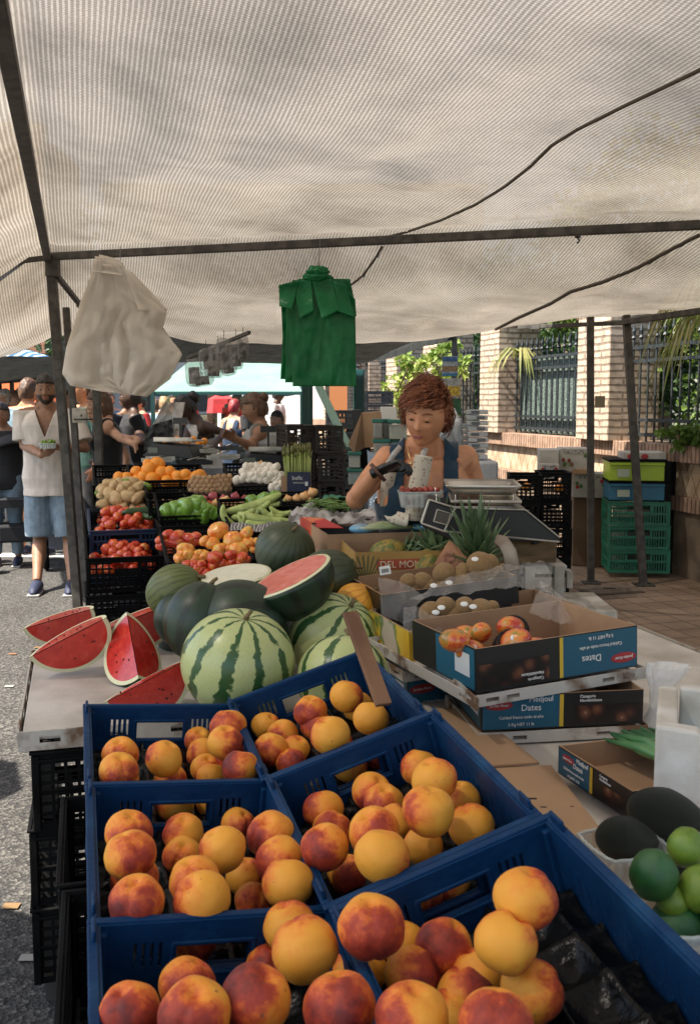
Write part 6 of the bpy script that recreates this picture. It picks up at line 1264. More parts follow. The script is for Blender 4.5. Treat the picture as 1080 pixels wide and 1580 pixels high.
def human(lb, loc, yaw, H, skin, hair, top, bottom, shoes=None, pose={}, vox=.008, lean=0, head=(0, 0, 0), female=False, hstyle='short', legs=True, girth=1.0, hands=({}, {}), glove=None, brows=True, lids=False, cat='person', beard=False):
    k = H/1.7; Mw = tr(V(loc)) @ rz(R(yaw)); e = thing('person', lb, cat, M=Mw); inv = Mw.inverted()
    T = tr(0, 0, .95*k) @ rx(R(lean)) @ tr(0, 0, -.95*k); gx = girth
    def P(n_, d): return (inv @ pose[n_]) if n_ in pose else (T @ (V(d)*k) if n_[:2] in ('sh', 'el', 'wr') else V(d)*k)
    sw = .165 if female else .19
    J = {}
    for s_, c in ((-1, 'R'), (1, 'L')):
        J['sh'+c] = P('sh'+c, (s_*sw, .0, 1.385)); J['el'+c] = P('el'+c, (s_*(sw+.06), .03, 1.10)); J['wr'+c] = P('wr'+c, (s_*(sw+.06), -.06, .86))
        J['hp'+c] = P('hp'+c, (s_*.09, 0, .90)); J['kn'+c] = P('kn'+c, (s_*.10, -.02, .49)); J['an'+c] = P('an'+c, (s_*.11, .02, .085))
    TR = [(.80, .15, .115), (.88, .175, .125), (.96, .165, .115), (1.04, .15, .105), (1.12, .155, .11), (1.22, .168, .12), (1.30, .165, .115), (1.36, .135, .095), (1.405, .085, .07)] if female else [(.80, .15, .11), (.88, .165, .12), (.98, .155, .115), (1.08, .16, .115), (1.2, .178, .122), (1.30, .185, .118), (1.37, .15, .095), (1.415, .09, .07)]
    if female: bust = True
    ring = lambda inf, z0=.8, z1=1.42: [((0, .005*k, z*k), (a*gx+inf/k)*k, (b*gx+inf/k)*k) for z, a, b in TR if z0-.001 <= z <= z1+.001]
    q = MB(); loft(q, ring(0), T)
    if female:
        for s_ in (-1, 1): q.ell((s_*.075*k*gx, -.085*k*gx, 1.225*k), (.072*k*gx, .06*k*gx, .07*k*gx), T, 16, 12)
    for c, s_ in (('R', -1), ('L', 1)):
        ar = (.052, .045, .036, .037, .027) if not female else (.048, .043, .033, .033, .024); g_ = gx**.8
        a, b, w_ = J['sh'+c], J['el'+c], J['wr'+c]; inn = T @ V((s_*.11*k, 0, 1.36*k))
        q.tube([inn, a, a.lerp(b, .5), b, b.lerp(w_, .4), w_], [.05*k, ar[0]*k*1.08*g_, ar[1]*k*1.05*g_, ar[2]*k*1.05*g_, ar[3]*k, ar[4]*k], 12)
        q.ell(b, .037*k*g_, nu=12, nv=8); q.ell(a+V((0, 0, -.02*k)), (.056*k*g_, .056*k*g_, .066*k*g_), nu=14, nv=10)
        q.tube([T @ V((s_*.02*k, .01*k, 1.46*k)), T @ V((s_*.08*k, .01*k, 1.405*k)), a+V((-s_*.02*k, 0, .012*k))], [.045*k, .045*k, .04*k], 10)
        if legs:
            h_, kn, an = J['hp'+c], J['kn'+c], J['an'+c]; q.tube([h_+V((0, 0, .03*k)), h_.lerp(kn, .35), h_.lerp(kn, .8), kn, kn.lerp(an, .3), kn.lerp(an, .65), an], [.088*k*gx, .082*k*gx, .058*k*gx, .053*k, .056*k, .042*k, .034*k], 14)
            q.tube([an+V((0, .03*k, -.045*k)), an+V((0, -.06*k, -.05*k)), an+V((0, -.14*k, -.06*k)), an+V((0, -.18*k, -.065*k))], [.034*k, .034*k, .03*k, .018*k], 10, up=(0, 0, 1))
    nb = T @ V((0, .0, 1.40*k)); Hm = T @ tr(0, -.012*k, 1.43*k) @ rz(R(head[0])) @ rx(R(head[1])) @ ry(R(head[2])) @ tr(0, -.012*k, .145*k) @ Matrix.Scale(k, 4)
    q.tube([nb-V((0, 0, .05*k)), nb+V((0, 0, .01*k)), Hm @ V((0, .02, -.06))], [.075*k, .056*k, .052*k], 14)
    q.ell((0, 0, 0), HR_, Hm, 56, 40, head_disp)
    for s_ in (-1, 1):
        q.ell((s_*.077, .012, -.005), (.010, .018, .03), Hm, 10, 8)
        if lids: q.ell((s_*.030, -.0755, .0125), (.0165, .0135, .0115), Hm, 14, 10)
    hq = MB() if glove else q
    for c, hp_, s_ in (('R', hands[0], 1), ('L', hands[1], -1)):
        w_ = J['wr'+c]; d = hp_.get('d'); d = (inv.to_3x3() @ V(d)) if d else (w_-J['el'+c]); pn = hp_.get('n'); pn = (inv.to_3x3() @ V(pn)) if pn else V((-1 if c == 'L' else 1, 0, -.2))
        if hp_.get('off'): continue
        if glove: hq = MB()
        hand(hq, w_, d, pn, hp_.get('side', s_), hp_.get('curl', .35), k*.98, thumb=hp_.get('thumb', .7))
        if glove: fuse(hq, 'glove', glove, e, .0035, 2)
    body = fuse(q, 'body', SK[skin], e, vox, 2)
    # face
    for s_ in (-1, 1):
        m = MB(); m.ell((s_*.030, -.0765, .009), (.0122, .0095, .0068), Hm, 14, 10); ey = m.build('eye', EYE, e)
        m = MB(); m.ell((s_*.030, -.0845, .0065 if lids else .009), (.0055, .0025, .0055), Hm, 10, 8); ir = m.build('iris', IRI, ey)
        m = MB(); m.tube([Hm @ V((s_*.012, -.0935, .032)), Hm @ V((s_*.032, -.0935, .039)), Hm @ V((s_*.05, -.079, .033))], [.0022*k, .0028*k, .001*k], 6); m.build('eyebrow', hair if brows else HBR, e)
        if lids: m = MB(); m.tube([Hm @ V((s_*.0175, -.087, .0045)), Hm @ V((s_*.030, -.0925, .0035)), Hm @ V((s_*.043, -.084, .005))], .0012, 5); m.build('eyelashes', HB, e)
    m = MB(); m.ell((0, -.0975, -.0525), (.021, .006, .0042), Hm, 16, 8); m.ell((0, -.0965, -.0605), (.018, .006, .0045), Hm, 16, 8); m.build('lips', LIP, e)
    if beard: m = MB(); m.ell((0, 0, 0), tuple(r*1.03 for r in HR_), Hm, 40, 30, lambda p: head_disp(p)*(1 if (p.z < -.28 and p.y < .1 and not (abs(p.x) < .3 and -.66 < p.z < -.34 and p.y < 0)) else .85)); m.build('beard', hair, e)
    # hair
    def hd(p):
        front = p.y < -.15; lim = .48+.1*noise.noise(V((p.x*4, 0, 1)))+.15*abs(p.x)*(-1) if front else (-.15 if p.y < .12 else -.55)
        if hstyle in ('short', 'bun', 'pony'): on = p.z > lim
        elif hstyle == 'long': on = p.z > lim or (p.y > -.05)
        else: on = p.z > lim
        r_ = 1.12+.07*noise.noise(p*3.5)+.03*noise.noise(p*11) if on else .8
        if hstyle == 'buzz' and on: r_ = 1.035
        if hstyle == 'long' and p.z < -.2 and on: return V((p.x*1.15, p.y*1.1, p.z*1.7))*1.05
        b = head_disp(p) if not on else V(p); b.y = min(b.y, b.y) ; return b*r_
    if hair:
        m = MB(); m.ell((0, .004, .004), HR_, Hm, 56, 40, hd)
        if hstyle == 'bun': m.ell((0, .09, .075), (.045, .04, .042), Hm, 18, 12, lambda p: p*(1+.15*noise.noise(p*4)))
        if hstyle == 'pony': m.ell((0, .12, .05), (.055, .05, .06), Hm, 18, 12, lambda p: p*(1+.3*noise.noise(p*3.5)))
        m.build('hair', hair, e)
    # clothes
    if top:
        tm, sl, z0, opt = top; q = MB(); rr = ring(opt.get('inf', .016), z0, opt.get('z1', 1.42)); flare = opt.get('flare', 0)
        if flare: rr = [((c[0], c[1], c[2]), a+flare*max(0, 1.15-c[2]/k), b+flare*max(0, 1.15-c[2]/k)) for c, a, b in rr]
        if opt.get('hem'): c, a, b = rr[0]; rr = [((0, .005, opt['hem']*k), a+.006, b+.006)]+rr
        loft(q, rr, T, 28)
        if female:
            for s_ in (-1, 1): q.ell((s_*.075*k*gx, -.085*k*gx, 1.225*k), ((.072*gx+.012)*k, (.06*gx+.012)*k, (.07*gx+.012)*k), T, 16, 12)
        for c, s_ in (('R', -1), ('L', 1)):
            if sl <= 0:
                if opt.get('strap'): q.tube([T @ V((s_*.03*k, .01*k, 1.45*k)), T @ V((s_*.08*k, .01*k, 1.405*k)), J['sh'+c]+V((-s_*.012*k, 0, .012*k))], [.058*k, .058*k, .054*k], 12)
                continue
            a, b, w_ = J['sh'+c], J['el'+c], J['wr'+c]; inn = T @ V((s_*.11*k, 0, 1.36*k)); ex = opt.get('slw', .016)
            if sl <= 1: q.tube([inn, a, a.lerp(b, sl)], [(.05+.014)*k, (.056+.016)*k*gx**.8, (.052+ex)*k*gx**.8], 16)
            else: q.tube([inn, a, a.lerp(b, .5), b, b.lerp(w_, .5), w_], [.064*k, .07*k, .062*k, .054*k, .05*k, .042*k], 16)
        fuse(q, opt.get('name', 'shirt'), tm, e, max(vox*.7, .005), 3, .005, cut=(lambda p: opt['cut'](T.inverted() @ p, k)) if opt.get('cut') else None, solid=.003 if opt.get('cut') else 0)
    if bottom and legs:
        bm_, L_, opt = bottom; q = MB(); loft(q, ring(.014, .8, 1.0), None if not lean else T, 24)
        if opt.get('skirt'):
            zb = opt['skirt']; loft(q, [((0, 0, zb*k), .22*k*gx, .17*k*gx), ((0, 0, .86*k), .19*k*gx, .14*k*gx), ((0, 0, 1.0*k), .17*k*gx, .125*k*gx)])
        else:
            for c, s_ in (('R', -1), ('L', 1)):
                h_, kn, an = J['hp'+c], J['kn'+c], J['an'+c]; ex = opt.get('ex', .018); pts = [h_+V((0, 0, .03*k)), h_.lerp(kn, .35)]; rd = [(.088*gx+ex)*k, (.084*gx+ex)*k]
                if L_ <= 1: pts.append(h_.lerp(kn, L_)); rd.append((.064*gx+ex*1.6)*k)
                else: pts += [kn, kn.lerp(an, .5), kn.lerp(an, .93)]; rd += [(.058+ex)*k, (.05+ex)*k, (.042+ex)*k]
                q.tube(pts, rd, 18)
        fuse(q, opt.get('name', 'shorts'), bm_, e, max(vox, .008), 2, .006)
    if shoes and legs:
        for c in 'RL':
            an = J['an'+c]; q = MB(); q.tube([an+V((0, .05*k, -.045*k)), an+V((0, -.0*k, -.032*k)), an+V((0, -.09*k, -.048*k)), an+V((0, -.16*k, -.06*k)), an+V((0, -.205*k, -.068*k))], [.034*k, .05*k, .046*k, .04*k, .02*k], 14, up=(0, 0, 1))
            q.tube([an, an+V((0, 0, -.04*k))], [.04*k, .045*k], 12); sh = fuse(q, 'shoe', shoes, e, .007, 2)
            q = MB(); q.box(an+V((0, -.075*k, -.077*k)), (.095*k, .27*k, .018*k)); q.build('sole', mat('sole', (.35, .34, .33), .6), sh, False, bevel=.008)
    e['_head'] = 0; del e['_head']
    return e, J, Hm, T, k
CW = cloth('white', (.55, .53, .5)); CBK = cloth('black', (.012, .012, .014)); CGR = cloth('grey', (.3, .3, .3)); CBG = cloth('beige', (.68, .6, .52)); CDN = cloth('denim', (.2, .27, .33), ns=14); CBT = cloth('blue_grey', (.12, .18, .22)); CNV = cloth('navy', (.01, .03, .07)); CDG = cloth('dark_green', (.01, .05, .04)); CRD = cloth('red', (.45, .02, .02)); CYE = cloth('yellow', (.55, .3, .04)); CLB = cloth('light_blue', (.25, .38, .5)); CTL = cloth('teal', (.006, .03, .06))
NVS = mat('navy_shoe', (.015, .02, .05), .6)
# --- the vendor
GLV = mat('black_glove', (.01, .01, .011), .35, bump=.2, bs=60)
vy = 3.78; vb = QY(657, 700, vy); vl = V((vb.x, vy+.06, 0))
def vcut(p, k):
    z = p.z/k; x = abs(p.x)/k
    return (x < .078 and z > (1.235 if p.y < 0 else 1.30) + .6*max(0, x-.06)) or (x > .134 and z > 1.235+(.16-x)*.4) or z > 1.5
vend, J, Hm, T, k = human('woman vendor in blue tank top, floral apron and black gloves, looking down', vl, -6, 1.632, 'tan', HR, (CTL, 0, .8, {'name': 'tank_top', 'cut': vcut, 'inf': .012, 'strap': 1}), (CNV, 2, {'name': 'trousers'}), NVS,
    {'elR': QY(549, 770, 3.66), 'wrR': QY(584, 727, 3.46), 'shR': QY(599, 708, 3.80), 'shL': QY(716, 706, 3.86), 'elL': QY(748, 800, 3.90), 'wrL': QY(690, 800, 3.66)}, vox=.0055, lean=9, head=(-16, 5, 6), female=True, girth=1.12, glove=GLV, lids=True, hstyle='short',
    hands=({'d': (.8, -.15, .35), 'n': (.3, -.3, -.9), 'curl': .85, 'side': 1}, {'d': (-.95, -.15, .1), 'n': (-.1, .1, 1), 'curl': .55, 'side': -1}))
e = vend; inv = PM[e.name].inverted()
q = MB(); random.seed(3)      # swept locks of hair
for i in range(2600):
    th = ru(-pi, pi); z = ru(-.25, 1); rr = sqrt(max(0, 1-z*z)); p = V((cos(th)*rr, sin(th)*rr, z))
    if p.y < -.1 and p.z < .5: continue
    b = V((p.x*HR_[0]*1.05, p.y*HR_[1]*1.07+.004, p.z*HR_[2]*1.08+.004)); n_ = V((p.x/HR_[0], p.y/HR_[1], p.z/HR_[2])).normalized()
    fl = V((-.8, -.45, -.15)) if p.z > .35 and p.y < .4 else V((-.2*(1 if p.x < 0 else -1)*-1, .35, -.8)); fl = (fl-n_*fl.dot(n_)).normalized(); L_ = ru(.03, .08)*(1.0 if p.z > .3 else .7)
    wv = V((ru(-1, 1), ru(-1, 1), ru(-1, 1)))*.010; pts = [b, b+n_*.016+fl*L_*.35+wv*.3, b+n_*.018+fl*L_*.7+wv, b+n_*.004+fl*L_+wv*1.6+V((0, 0, -.008))]
    q.tube([Hm @ v for v in pts], [.0014*k, .0019*k, .0015*k, .0004*k], 3)
q.build('hair_locks', HR, e)
random.seed(11)
FLO = tex_mat('floral_cloth', lambda t, b, N, L: (lambda tc, v: (v.inputs['Scale'].__setattr__('default_value', 70), L(tc.outputs['Object'], v.inputs[0]), L(ramp(N, L, v.outputs['Distance'], [(.16, (.22, .12, .08)), (.26, (.55, .47, .36)), (.5, (.62, .55, .44))]), b.inputs['Base Color'])))(N('ShaderNodeTexCoord'), N('ShaderNodeTexVoronoi')), .85)
def ribbon(e, pts, wd, m_, nm, nrm=(0, -1, .1), th=.003, inv_=True):
    P_ = [V(p) for p in pts]; q = MB(); vs = []; n = 30
    def at(t): t *= len(P_)-1; i = min(int(t), len(P_)-2); return P_[i].lerp(P_[i+1], t-i)
    for i in range(n+1):
        t = i/n; c = (at(max(0, t-.04))+at(t)+at(min(1, t+.04)))/3; d = (at(min(1, t+.05))-at(max(0, t-.05))).normalized(); s_ = d.cross(V(nrm)).normalized(); w_ = wd if not callable(wd) else wd(t)
        vs += [c-s_*w_/2, c+V(nrm)*.003, c+s_*w_/2]
    q.add(vs, [(i*3+j, i*3+j+1, i*3+j+4, i*3+j+3) for i in range(n) for j in range(2)]); return q.build(nm, m_, e, world=True, solid=th)
def tz(px, py, off=.0):                       # point just in front of the vendor's chest at a pixel
    r = ray(px, py); o = V((0, 0, CZ)); best = None; t = 3.2
    while t < 4.0:
        p = inv @ (o+r*t); l = T.inverted() @ p; z = l.z/k; ry_ = .125+.045*g2(z-1.225, .08)*g2(abs(l.x)/k-.075, .07); rx_ = .175
        if .84 < z < 1.45 and (l.x/k/rx_)**2+((l.y/k)/(ry_*1.12))**2 < 1: break
        t += .004
    return o+r*(t-.018-off)
ribbon(e, [tz(667, 660), tz(663, 672), tz(657, 690), tz(650, 708)], .022, CW, 'apron_strap'); ribbon(e, [tz(622, 678), tz(617, 690), tz(608, 700), tz(600, 714)], .02, CW, 'apron_strap')
ribbon(e, [tz(654, 702, .01), tz(650, 725, .01), tz(644, 750, .012), tz(640, 780, .012), tz(638, 805, .02)], .066, FLO, 'apron_bib')
ribbon(e, [tz(606, 712, .01), tz(600, 735, .012), tz(596, 755, .012), tz(595, 780, .014), tz(606, 798, .03), tz(632, 803, .03)], .048, FLO, 'apron_edge')
GOLD = mat('gold', (.8, .55, .25), .3, metal=1); q = MB(); P_ = [tz(629, 676), tz(629, 690), tz(631, 702), tz(634, 713), tz(641, 704), tz(652, 692), tz(661, 678)]; q.tube([p+V((0, .004, 0)) for p in P_], .0022, 6); q.ell(P_[3]+V((0, 0, -.006)), .006, nu=8, nv=6); q.build('necklace', GOLD, e, world=True)
w_ = QY(583, 729, 3.47); q = MB(); q.lathe([(.036, -.006), (.038, 0), (.036, .006)], 16, tr(w_) @ ry(R(50)), cap=False); q.build('bracelet', mat('beads', (.08, .03, .02), .5), e, world=True, solid=.005)
# punnet of cherry tomatoes in her hand
c = QY(648, 782, 3.52); punnet('clear punnet of dark cherry tomatoes held by the vendor', c, .155, .115, .055, .05)
for i in range(34):
    r_ = i//17; p = c+V((ru(-.06, .06), ru(-.042, .042), .016+.028*r_+ru(0, .012))) if i < 20 else c+V((-.062+(i-20) % 7*.02, -.02+.03*((i-20)//7), .058+ru(0, .006)))
    add_fruit('berry', f'small dark red cherry tomato in the punnet held by the vendor', 'cherry tomato', p, .022, None, 'cherry tomatoes in the punnet')
# --- the man with the beige shirt
mp = Q(82, 903, 0); mp.z = 0; hk = QY(72, 690, mp.y-.3)
def vneck(p, k): z = p.z/k; x = abs(p.x)/k; return (p.y < 0 and x < .075*(z-1.20)/.2 and z > 1.2) or z > 1.43
human('bearded man in beige shirt and pale denim shorts holding a punnet of grapes', mp, 8, 1.78, 'olive', HB, (CBG, .82, .8, {'cut': vneck, 'inf': .03, 'slw': .035, 'flare': .06, 'hem': .74}), (CDN, .95, {'ex': .03}), NVS,
    {'wrR': QY(66, 702, mp.y-.32), 'wrL': QY(96, 692, mp.y-.30), 'elR': QY(38, 688, mp.y-.05), 'elL': QY(132, 692, mp.y-.05), 'anR': Q(58, 897, .09), 'anL': Q(112, 897, .09), 'knR': QY(62, 832, mp.y-.04), 'knL': QY(108, 832, mp.y-.04)}, vox=.007, head=(4, 4, 0), beard=True, girth=1.0,
    hands=({'d': (.6, -.4, .25), 'n': (.2, .5, 1), 'curl': .5, 'side': 1}, {'d': (-.8, -.3, .15), 'n': (0, .6, 1), 'curl': .6, 'side': -1}))
pg = QY(75, 692, mp.y-.42); punnet('small clear punnet of green grapes in the hands of the bearded man', pg, .13, .1, .04, .2)
for i in range(24): add_fruit('lime', 'small green grape in the punnet held by the bearded man', 'grape', pg+V((ru(-.05, .05), ru(-.035, .035), .02+ru(0, .045))), .024, None, 'grapes in the punnet of the bearded man')
def ppl(lb, px, ptop, Y, yaw, H, skin, hair, top, bottom, shoes=None, **k):
    """standing person whose head top shows at ptop"""
    p = QY(px, ptop, Y); return human(lb, (p.x, Y, 0 if H is not None else 0), yaw, H or p.z+.02, skin, hair, top, bottom, shoes, **k)
CRM = cloth('cream', (.5, .46, .4))
ppl('man in blue grey tee seen from behind left of the bearded man', 42, 590, 10.0, 160, 1.78, 'tan', HBR, (CBT, .6, .8, {}), (CW, .9, {}), NVS, vox=.012, girth=1.1)
ppl('woman in black top and shorts with pink legs reaching right across the display', 163, 612, 8.6, -70, 1.66, 'fair', HBR, (CBK, .15, .8, {'name': 'top'}), (CBK, .35, {}), NVS, vox=.010, female=True, pose={'elR': QY(186, 676, 8.3), 'wrR': QY(205, 684, 8.1), 'elL': QY(176, 672, 8.5), 'wrL': QY(200, 676, 8.3)}, head=(0, 12, 0), hstyle='long')
ppl('blond woman in grey tee and dark skirt bending over behind the black dressed woman', 184, 618, 9.4, -60, 1.6, 'fair', HBL, (CGR, .6, .8, {}), (CBK, 1, {'skirt': .5, 'name': 'skirt'}), NVS, vox=.012, female=True, lean=14, head=(0, 20, 0))
ppl('man with close cropped hair in dark green tee behind the thin pole', 133, 592, 9.9, -50, 1.8, 'tan', HBR, (CDG, .7, .8, {}), (CBK, 2, {'name': 'trousers'}), NVS, vox=.013, girth=1.15, head=(0, 15, 0), hstyle='buzz')
ppl('dark armed customer in black tee passing a bag across the far scales', 205, 608, 9.9, -75, 1.72, 'dark', HB, (CBK, .6, .8, {}), (CBK, 2, {'name': 'trousers'}), NVS, vox=.012, pose={'elR': QY(222, 684, 9.5), 'wrR': QY(243, 674, 9.2), 'elL': QY(224, 684, 9.8), 'wrL': QY(246, 678, 9.5)})
ppl('dark haired woman vendor in pale sleeveless apron reaching left over the scales', 322, 613, 9.2, -62, 1.66, 'dark', HB, (CW, 0, .8, {'name': 'apron', 'cut': lambda p, k: abs(p.x)/k > .15 and p.z/k > 1.25}), (CBK, 1, {'skirt': .5, 'name': 'skirt'}), NVS, vox=.009, female=True, hstyle='pony', lean=16, pose={'elR': QY(286, 684, 8.9), 'wrR': QY(268, 692, 8.7), 'elL': QY(346, 668, 9.0), 'wrL': QY(326, 692, 8.7)}, head=(0, 14, 0))
ppl('woman vendor with hair in a bun, grey apron and black sleeves, seen from the side', 402, 613, 7.7, -88, 1.62, 'olive', HBR, (CGR, .55, .8, {'name': 'apron', 'inf': .03}), (CBK, 1, {'skirt': .5, 'name': 'skirt'}), NVS, vox=.008, female=True, girth=1.22, hstyle='bun', pose={'elR': QY(386, 688, 7.4), 'wrR': QY(362, 676, 7.3), 'elL': QY(392, 690, 7.8), 'wrL': QY(366, 678, 7.6)}, head=(0, 10, 0))
ppl('woman in black tank top with white print standing behind the far stall', 297, 617, 14, -15, None, 'fair', HBR, (CBK, 0, .8, {'name': 'top', 'cut': lambda p, k: (abs(p.x)/k > .13 or abs(p.x)/k < .07) and p.z/k > 1.28}), (CBK, 2, {'name': 'trousers'}), NVS, vox=.014, female=True, girth=1.15, pose={'elR': QY(284, 652, 13.8), 'wrR': QY(300, 652, 13.6), 'elL': QY(312, 652, 13.8), 'wrL': QY(304, 656, 13.6)}, head=(0, 15, 0))
ppl('red haired woman in navy strap dress seen from behind', 361, 618, 13.4, 150, None, 'fair', HDR, (CNV, 0, .8, {'name': 'dress', 'cut': lambda p, k: (abs(p.x)/k > .13 or abs(p.x)/k < .07) and p.z/k > 1.27}), (CNV, 1, {'skirt': .5, 'name': 'skirt'}), NVS, vox=.014, female=True)
ppl('man in red tee stretching both arms out in front of the white wall', 366, 606, 16, 10, None, 'dark', HB, (CRD, .5, .8, {}), (CBK, 2, {'name': 'trousers'}), NVS, vox=.016, pose={'elR': QY(350, 626, 16), 'wrR': QY(347, 642, 16), 'elL': QY(378, 625, 16), 'wrL': QY(388, 640, 16)})
ppl('man in white tee walking right near the far wall', 428, 598, 17.5, 80, None, 'dark', HB, (CW, .7, .8, {}), (CBK, 2, {'name': 'trousers'}), NVS, vox=.018)
ppl('boy in mustard yellow tee beside the stacked black crates', 429, 637, 11, -30, None, 'olive', HB, (CYE, .6, .8, {}), (CBK, .9, {}), NVS, vox=.014)
for i, (px, py, Y, yaw, sk_, hr, tp, lb) in enumerate(((10, 603, 13, -20, 'fair', HG, CNV, 'older grey haired woman in navy at the far left edge'), (22, 606, 11.5, 60, 'olive', HBR, CBK, 'woman with brown hair in profile at the left behind the tee shirt man'), (32, 600, 15, 170, 'fair', HG, CW, 'white haired man seen from behind at the left'), (3, 625, 9.4, 10, 'olive', HB, CBK, 'dark clothed woman with green bag cut off by the left edge'), (62, 598, 14, 20, 'tan', HBR, CDG, 'man in dark green between the tee shirt man and the bearded man'), (254, 612, 14.5, 170, 'fair', HBL, CLB, 'blond man in light blue shirt seen from behind at the far stall'), (240, 618, 17, 170, 'fair', HBR, CLB, 'shopper in pale blue far behind the held bag'), (270, 608, 16, 10, 'tan', HB, CW, 'shopper in white far behind, under the mint gazebo edge'), (283, 604, 19, 0, 'dark', HB, CRD, 'distant shopper in red top under the gazebo'), (168, 604, 14, 0, 'tan', HBR, CBT, 'shopper in grey blue behind the short pale pole'), (196, 608, 13, 60, 'olive', HBR, CBK, 'shopper in black behind the blond woman'), (217, 610, 14, -60, 'tan', HB, CRD, 'shopper in dark red with tanned arm behind the display'), (384, 612, 13.5, -100, 'olive', HBR, CBK, 'person in black behind the bun haired vendor'), (110, 604, 14.5, 0, 'tan', HBR, CRM, 'shopper in cream behind the bearded man'))):
    ppl(lb, px, py, Y, yaw, None, sk_, hr, (tp, .6, .8, {}), (random.choice([CBK, CNV, CDN]), 2, {'name': 'trousers'}), NVS, vox=.016, girth=ru(.95, 1.15))
# ================= BEHIND THE STALL =================
def net_sheet(lb, pts, m_, amp=.05, nm='awning', valance=0, vm=None, cat='awning'):
    a, b, c_, d_ = [V(p) for p in pts]; e = thing(nm, lb, cat, loc=(a+b+c_+d_)/4); q = MB()
    def f(u_, v_): p = a.lerp(b, u_).lerp(c_.lerp(d_, u_), v_); return p+V((0, 0, amp*noise.noise(p*.9)*2+.3*amp*noise.noise(p*3)-amp*1.6*sin(pi*u_)*sin(pi*v_)))
    q.grid(50, 30, f); q.build('cloth', m_, e, world=True)
    if valance: q = MB(); q.grid(60, 4, lambda u_, v_: f(u_, 0)+V((.0, -.01+.015*sin(u_*60)*v_, -valance*v_*(1+.1*noise.noise(V((u_*9, 0, 0))))))); q.build('valance', vm or m_, e, world=True)
    return e
NET = mat('dark_net', (.012, .013, .012), .9, c2=(.035, .036, .032), ns=9, nd=7, stretch=(1, 4, 1)); add_transl(NET, (.03, .03, .03), .3)
def postv(lb, px, Y, zt, w_=.05, m_=None): p = QY(px, 620, Y); p.z = 0; e = thing('awning_pole', lb, 'pole', loc=p); q = MB(); q.bar(p, V((p.x, p.y, zt)), w_, w_); q.build('tube', m_ or PM_, e, False, world=True); q = MB(); q.box((p.x, p.y, .005), (w_*2.5, w_*2.5, .01)); q.build('foot', m_ or PM_, e, False, world=True)
net_sheet('dark netting awning of the next stall behind the beige cloth', [QY(90, 522, 10.2), QY(705, 506, 9.7), QY(150, 566, 12.0), QY(560, 556, 11.8)], NET, .04)
net_sheet('dark net hem hanging beside the brick pillars behind the green bags', [QY(556, 556, 13.0), QY(712, 508, 9.6), QY(556, 543, 13.2), QY(700, 496, 9.8)], NET, .02, valance=.07)
net_sheet('dark awning sloping over the shoppers at the far left', [QY(-160, 562, 9.8), QY(104, 540, 10.4), QY(-120, 590, 16), QY(150, 585, 16)], NET, .05)
for px, Y, zt, lb in ((505, 12.4, 2.0, 'thin dark pole of the rear awning beside the grey crates'), (565, 12.8, 2.05, 'far pole under the net hem by the pillars'), (700, 9.9, 2.25, 'dark pole behind the hanging flyers'), (210, 12.0, 2.0, 'pole of the rear awning behind the held bag'), (20, 14, 1.95, 'far left awning pole among the shoppers')): postv(lb, px, Y, zt)
# mint gazebo
MINT = mat('mint_cloth', (.26, .43, .36), .8, c2=(.31, .48, .41), ns=3); add_transl(MINT, (.3, .5, .42), .45); DGN = mat('dark_green_metal', (.008, .05, .045), .5)
g0, g1 = QY(236, 604, 13.4), QY(466, 604, 13.4); g1.z = g0.z; zt = QY(300, 563, 15).z+.15; c = (g0+g1)/2; wd = (g1-g0).length
e = thing('gazebo', 'pale mint pop up gazebo with dark green legs over the far stall', 'gazebo', loc=(c.x, c.y, 0)); q = MB()
A_ = [V((g0.x, 13.4, g0.z)), V((g1.x, 13.4, g0.z)), V((g1.x, 16.6, g0.z)), V((g0.x, 16.6, g0.z))]; r1, r2 = V((c.x-wd*.32, 15, zt)), V((c.x+wd*.32, 15, zt))
q.add(A_+[r1, r2], [(0, 1, 5, 4), (1, 2, 5), (2, 3, 4, 5), (3, 0, 4)]); q.build('roof', MINT, e, False, world=True)
q = MB(); [q.grid(30, 2, lambda u_, v_, a=a, b=b: a.lerp(b, u_)+V((0, 0, -.05*v_*(1+.3*sin(u_*30))))) for a, b in ((A_[0], A_[1]), (A_[1], A_[2]), (A_[3], A_[0]))]; q.build('valance', mat('green_trim', (.01, .1, .07), .7), e, world=True)
for p in A_:
    q = MB(); q.bar((p.x, p.y, 0), p, .05, .05); q.build('leg', DGN, e, False, world=True)
q = MB(); q.bar(A_[0]+V((0, 0, -.03)), A_[1]+V((0, 0, -.03)), .03, .03); q.build('crossbar', DGN, e, False, world=True)
e = thing('folded_leg', 'pale mint aluminium leg leaning between the green bags and the grey crates', 'pole', loc=QY(515, 650, 7.2)); q = MB(); q.bar(QY(492, 596, 7.4), QY(538, 692, 7.0), .05, .03); q.build('bar', mat('mint_metal', (.22, .36, .3), .5), e, False, world=True)
postv('dark green gazebo leg just below the green bags', 471, 8.2, 1.9, .055, DGN); postv('second dark green leg right beside the first under the green bags', 479, 8.6, 1.9, .04, DGN)
e = thing('tarpaulin', 'dark green tarpaulin panel behind the grey crates', 'tarpaulin', loc=QY(552, 610, 9.2)); q = MB(); a, b = QY(545, 570, 9.2), QY(562, 570, 9.25); q.grid(6, 20, lambda u_, v_: a.lerp(b, u_)+V((0, .02*sin(v_*9), -v_*a.z+.0))); q.build('sheet', DGN, e, world=True, solid=.004)
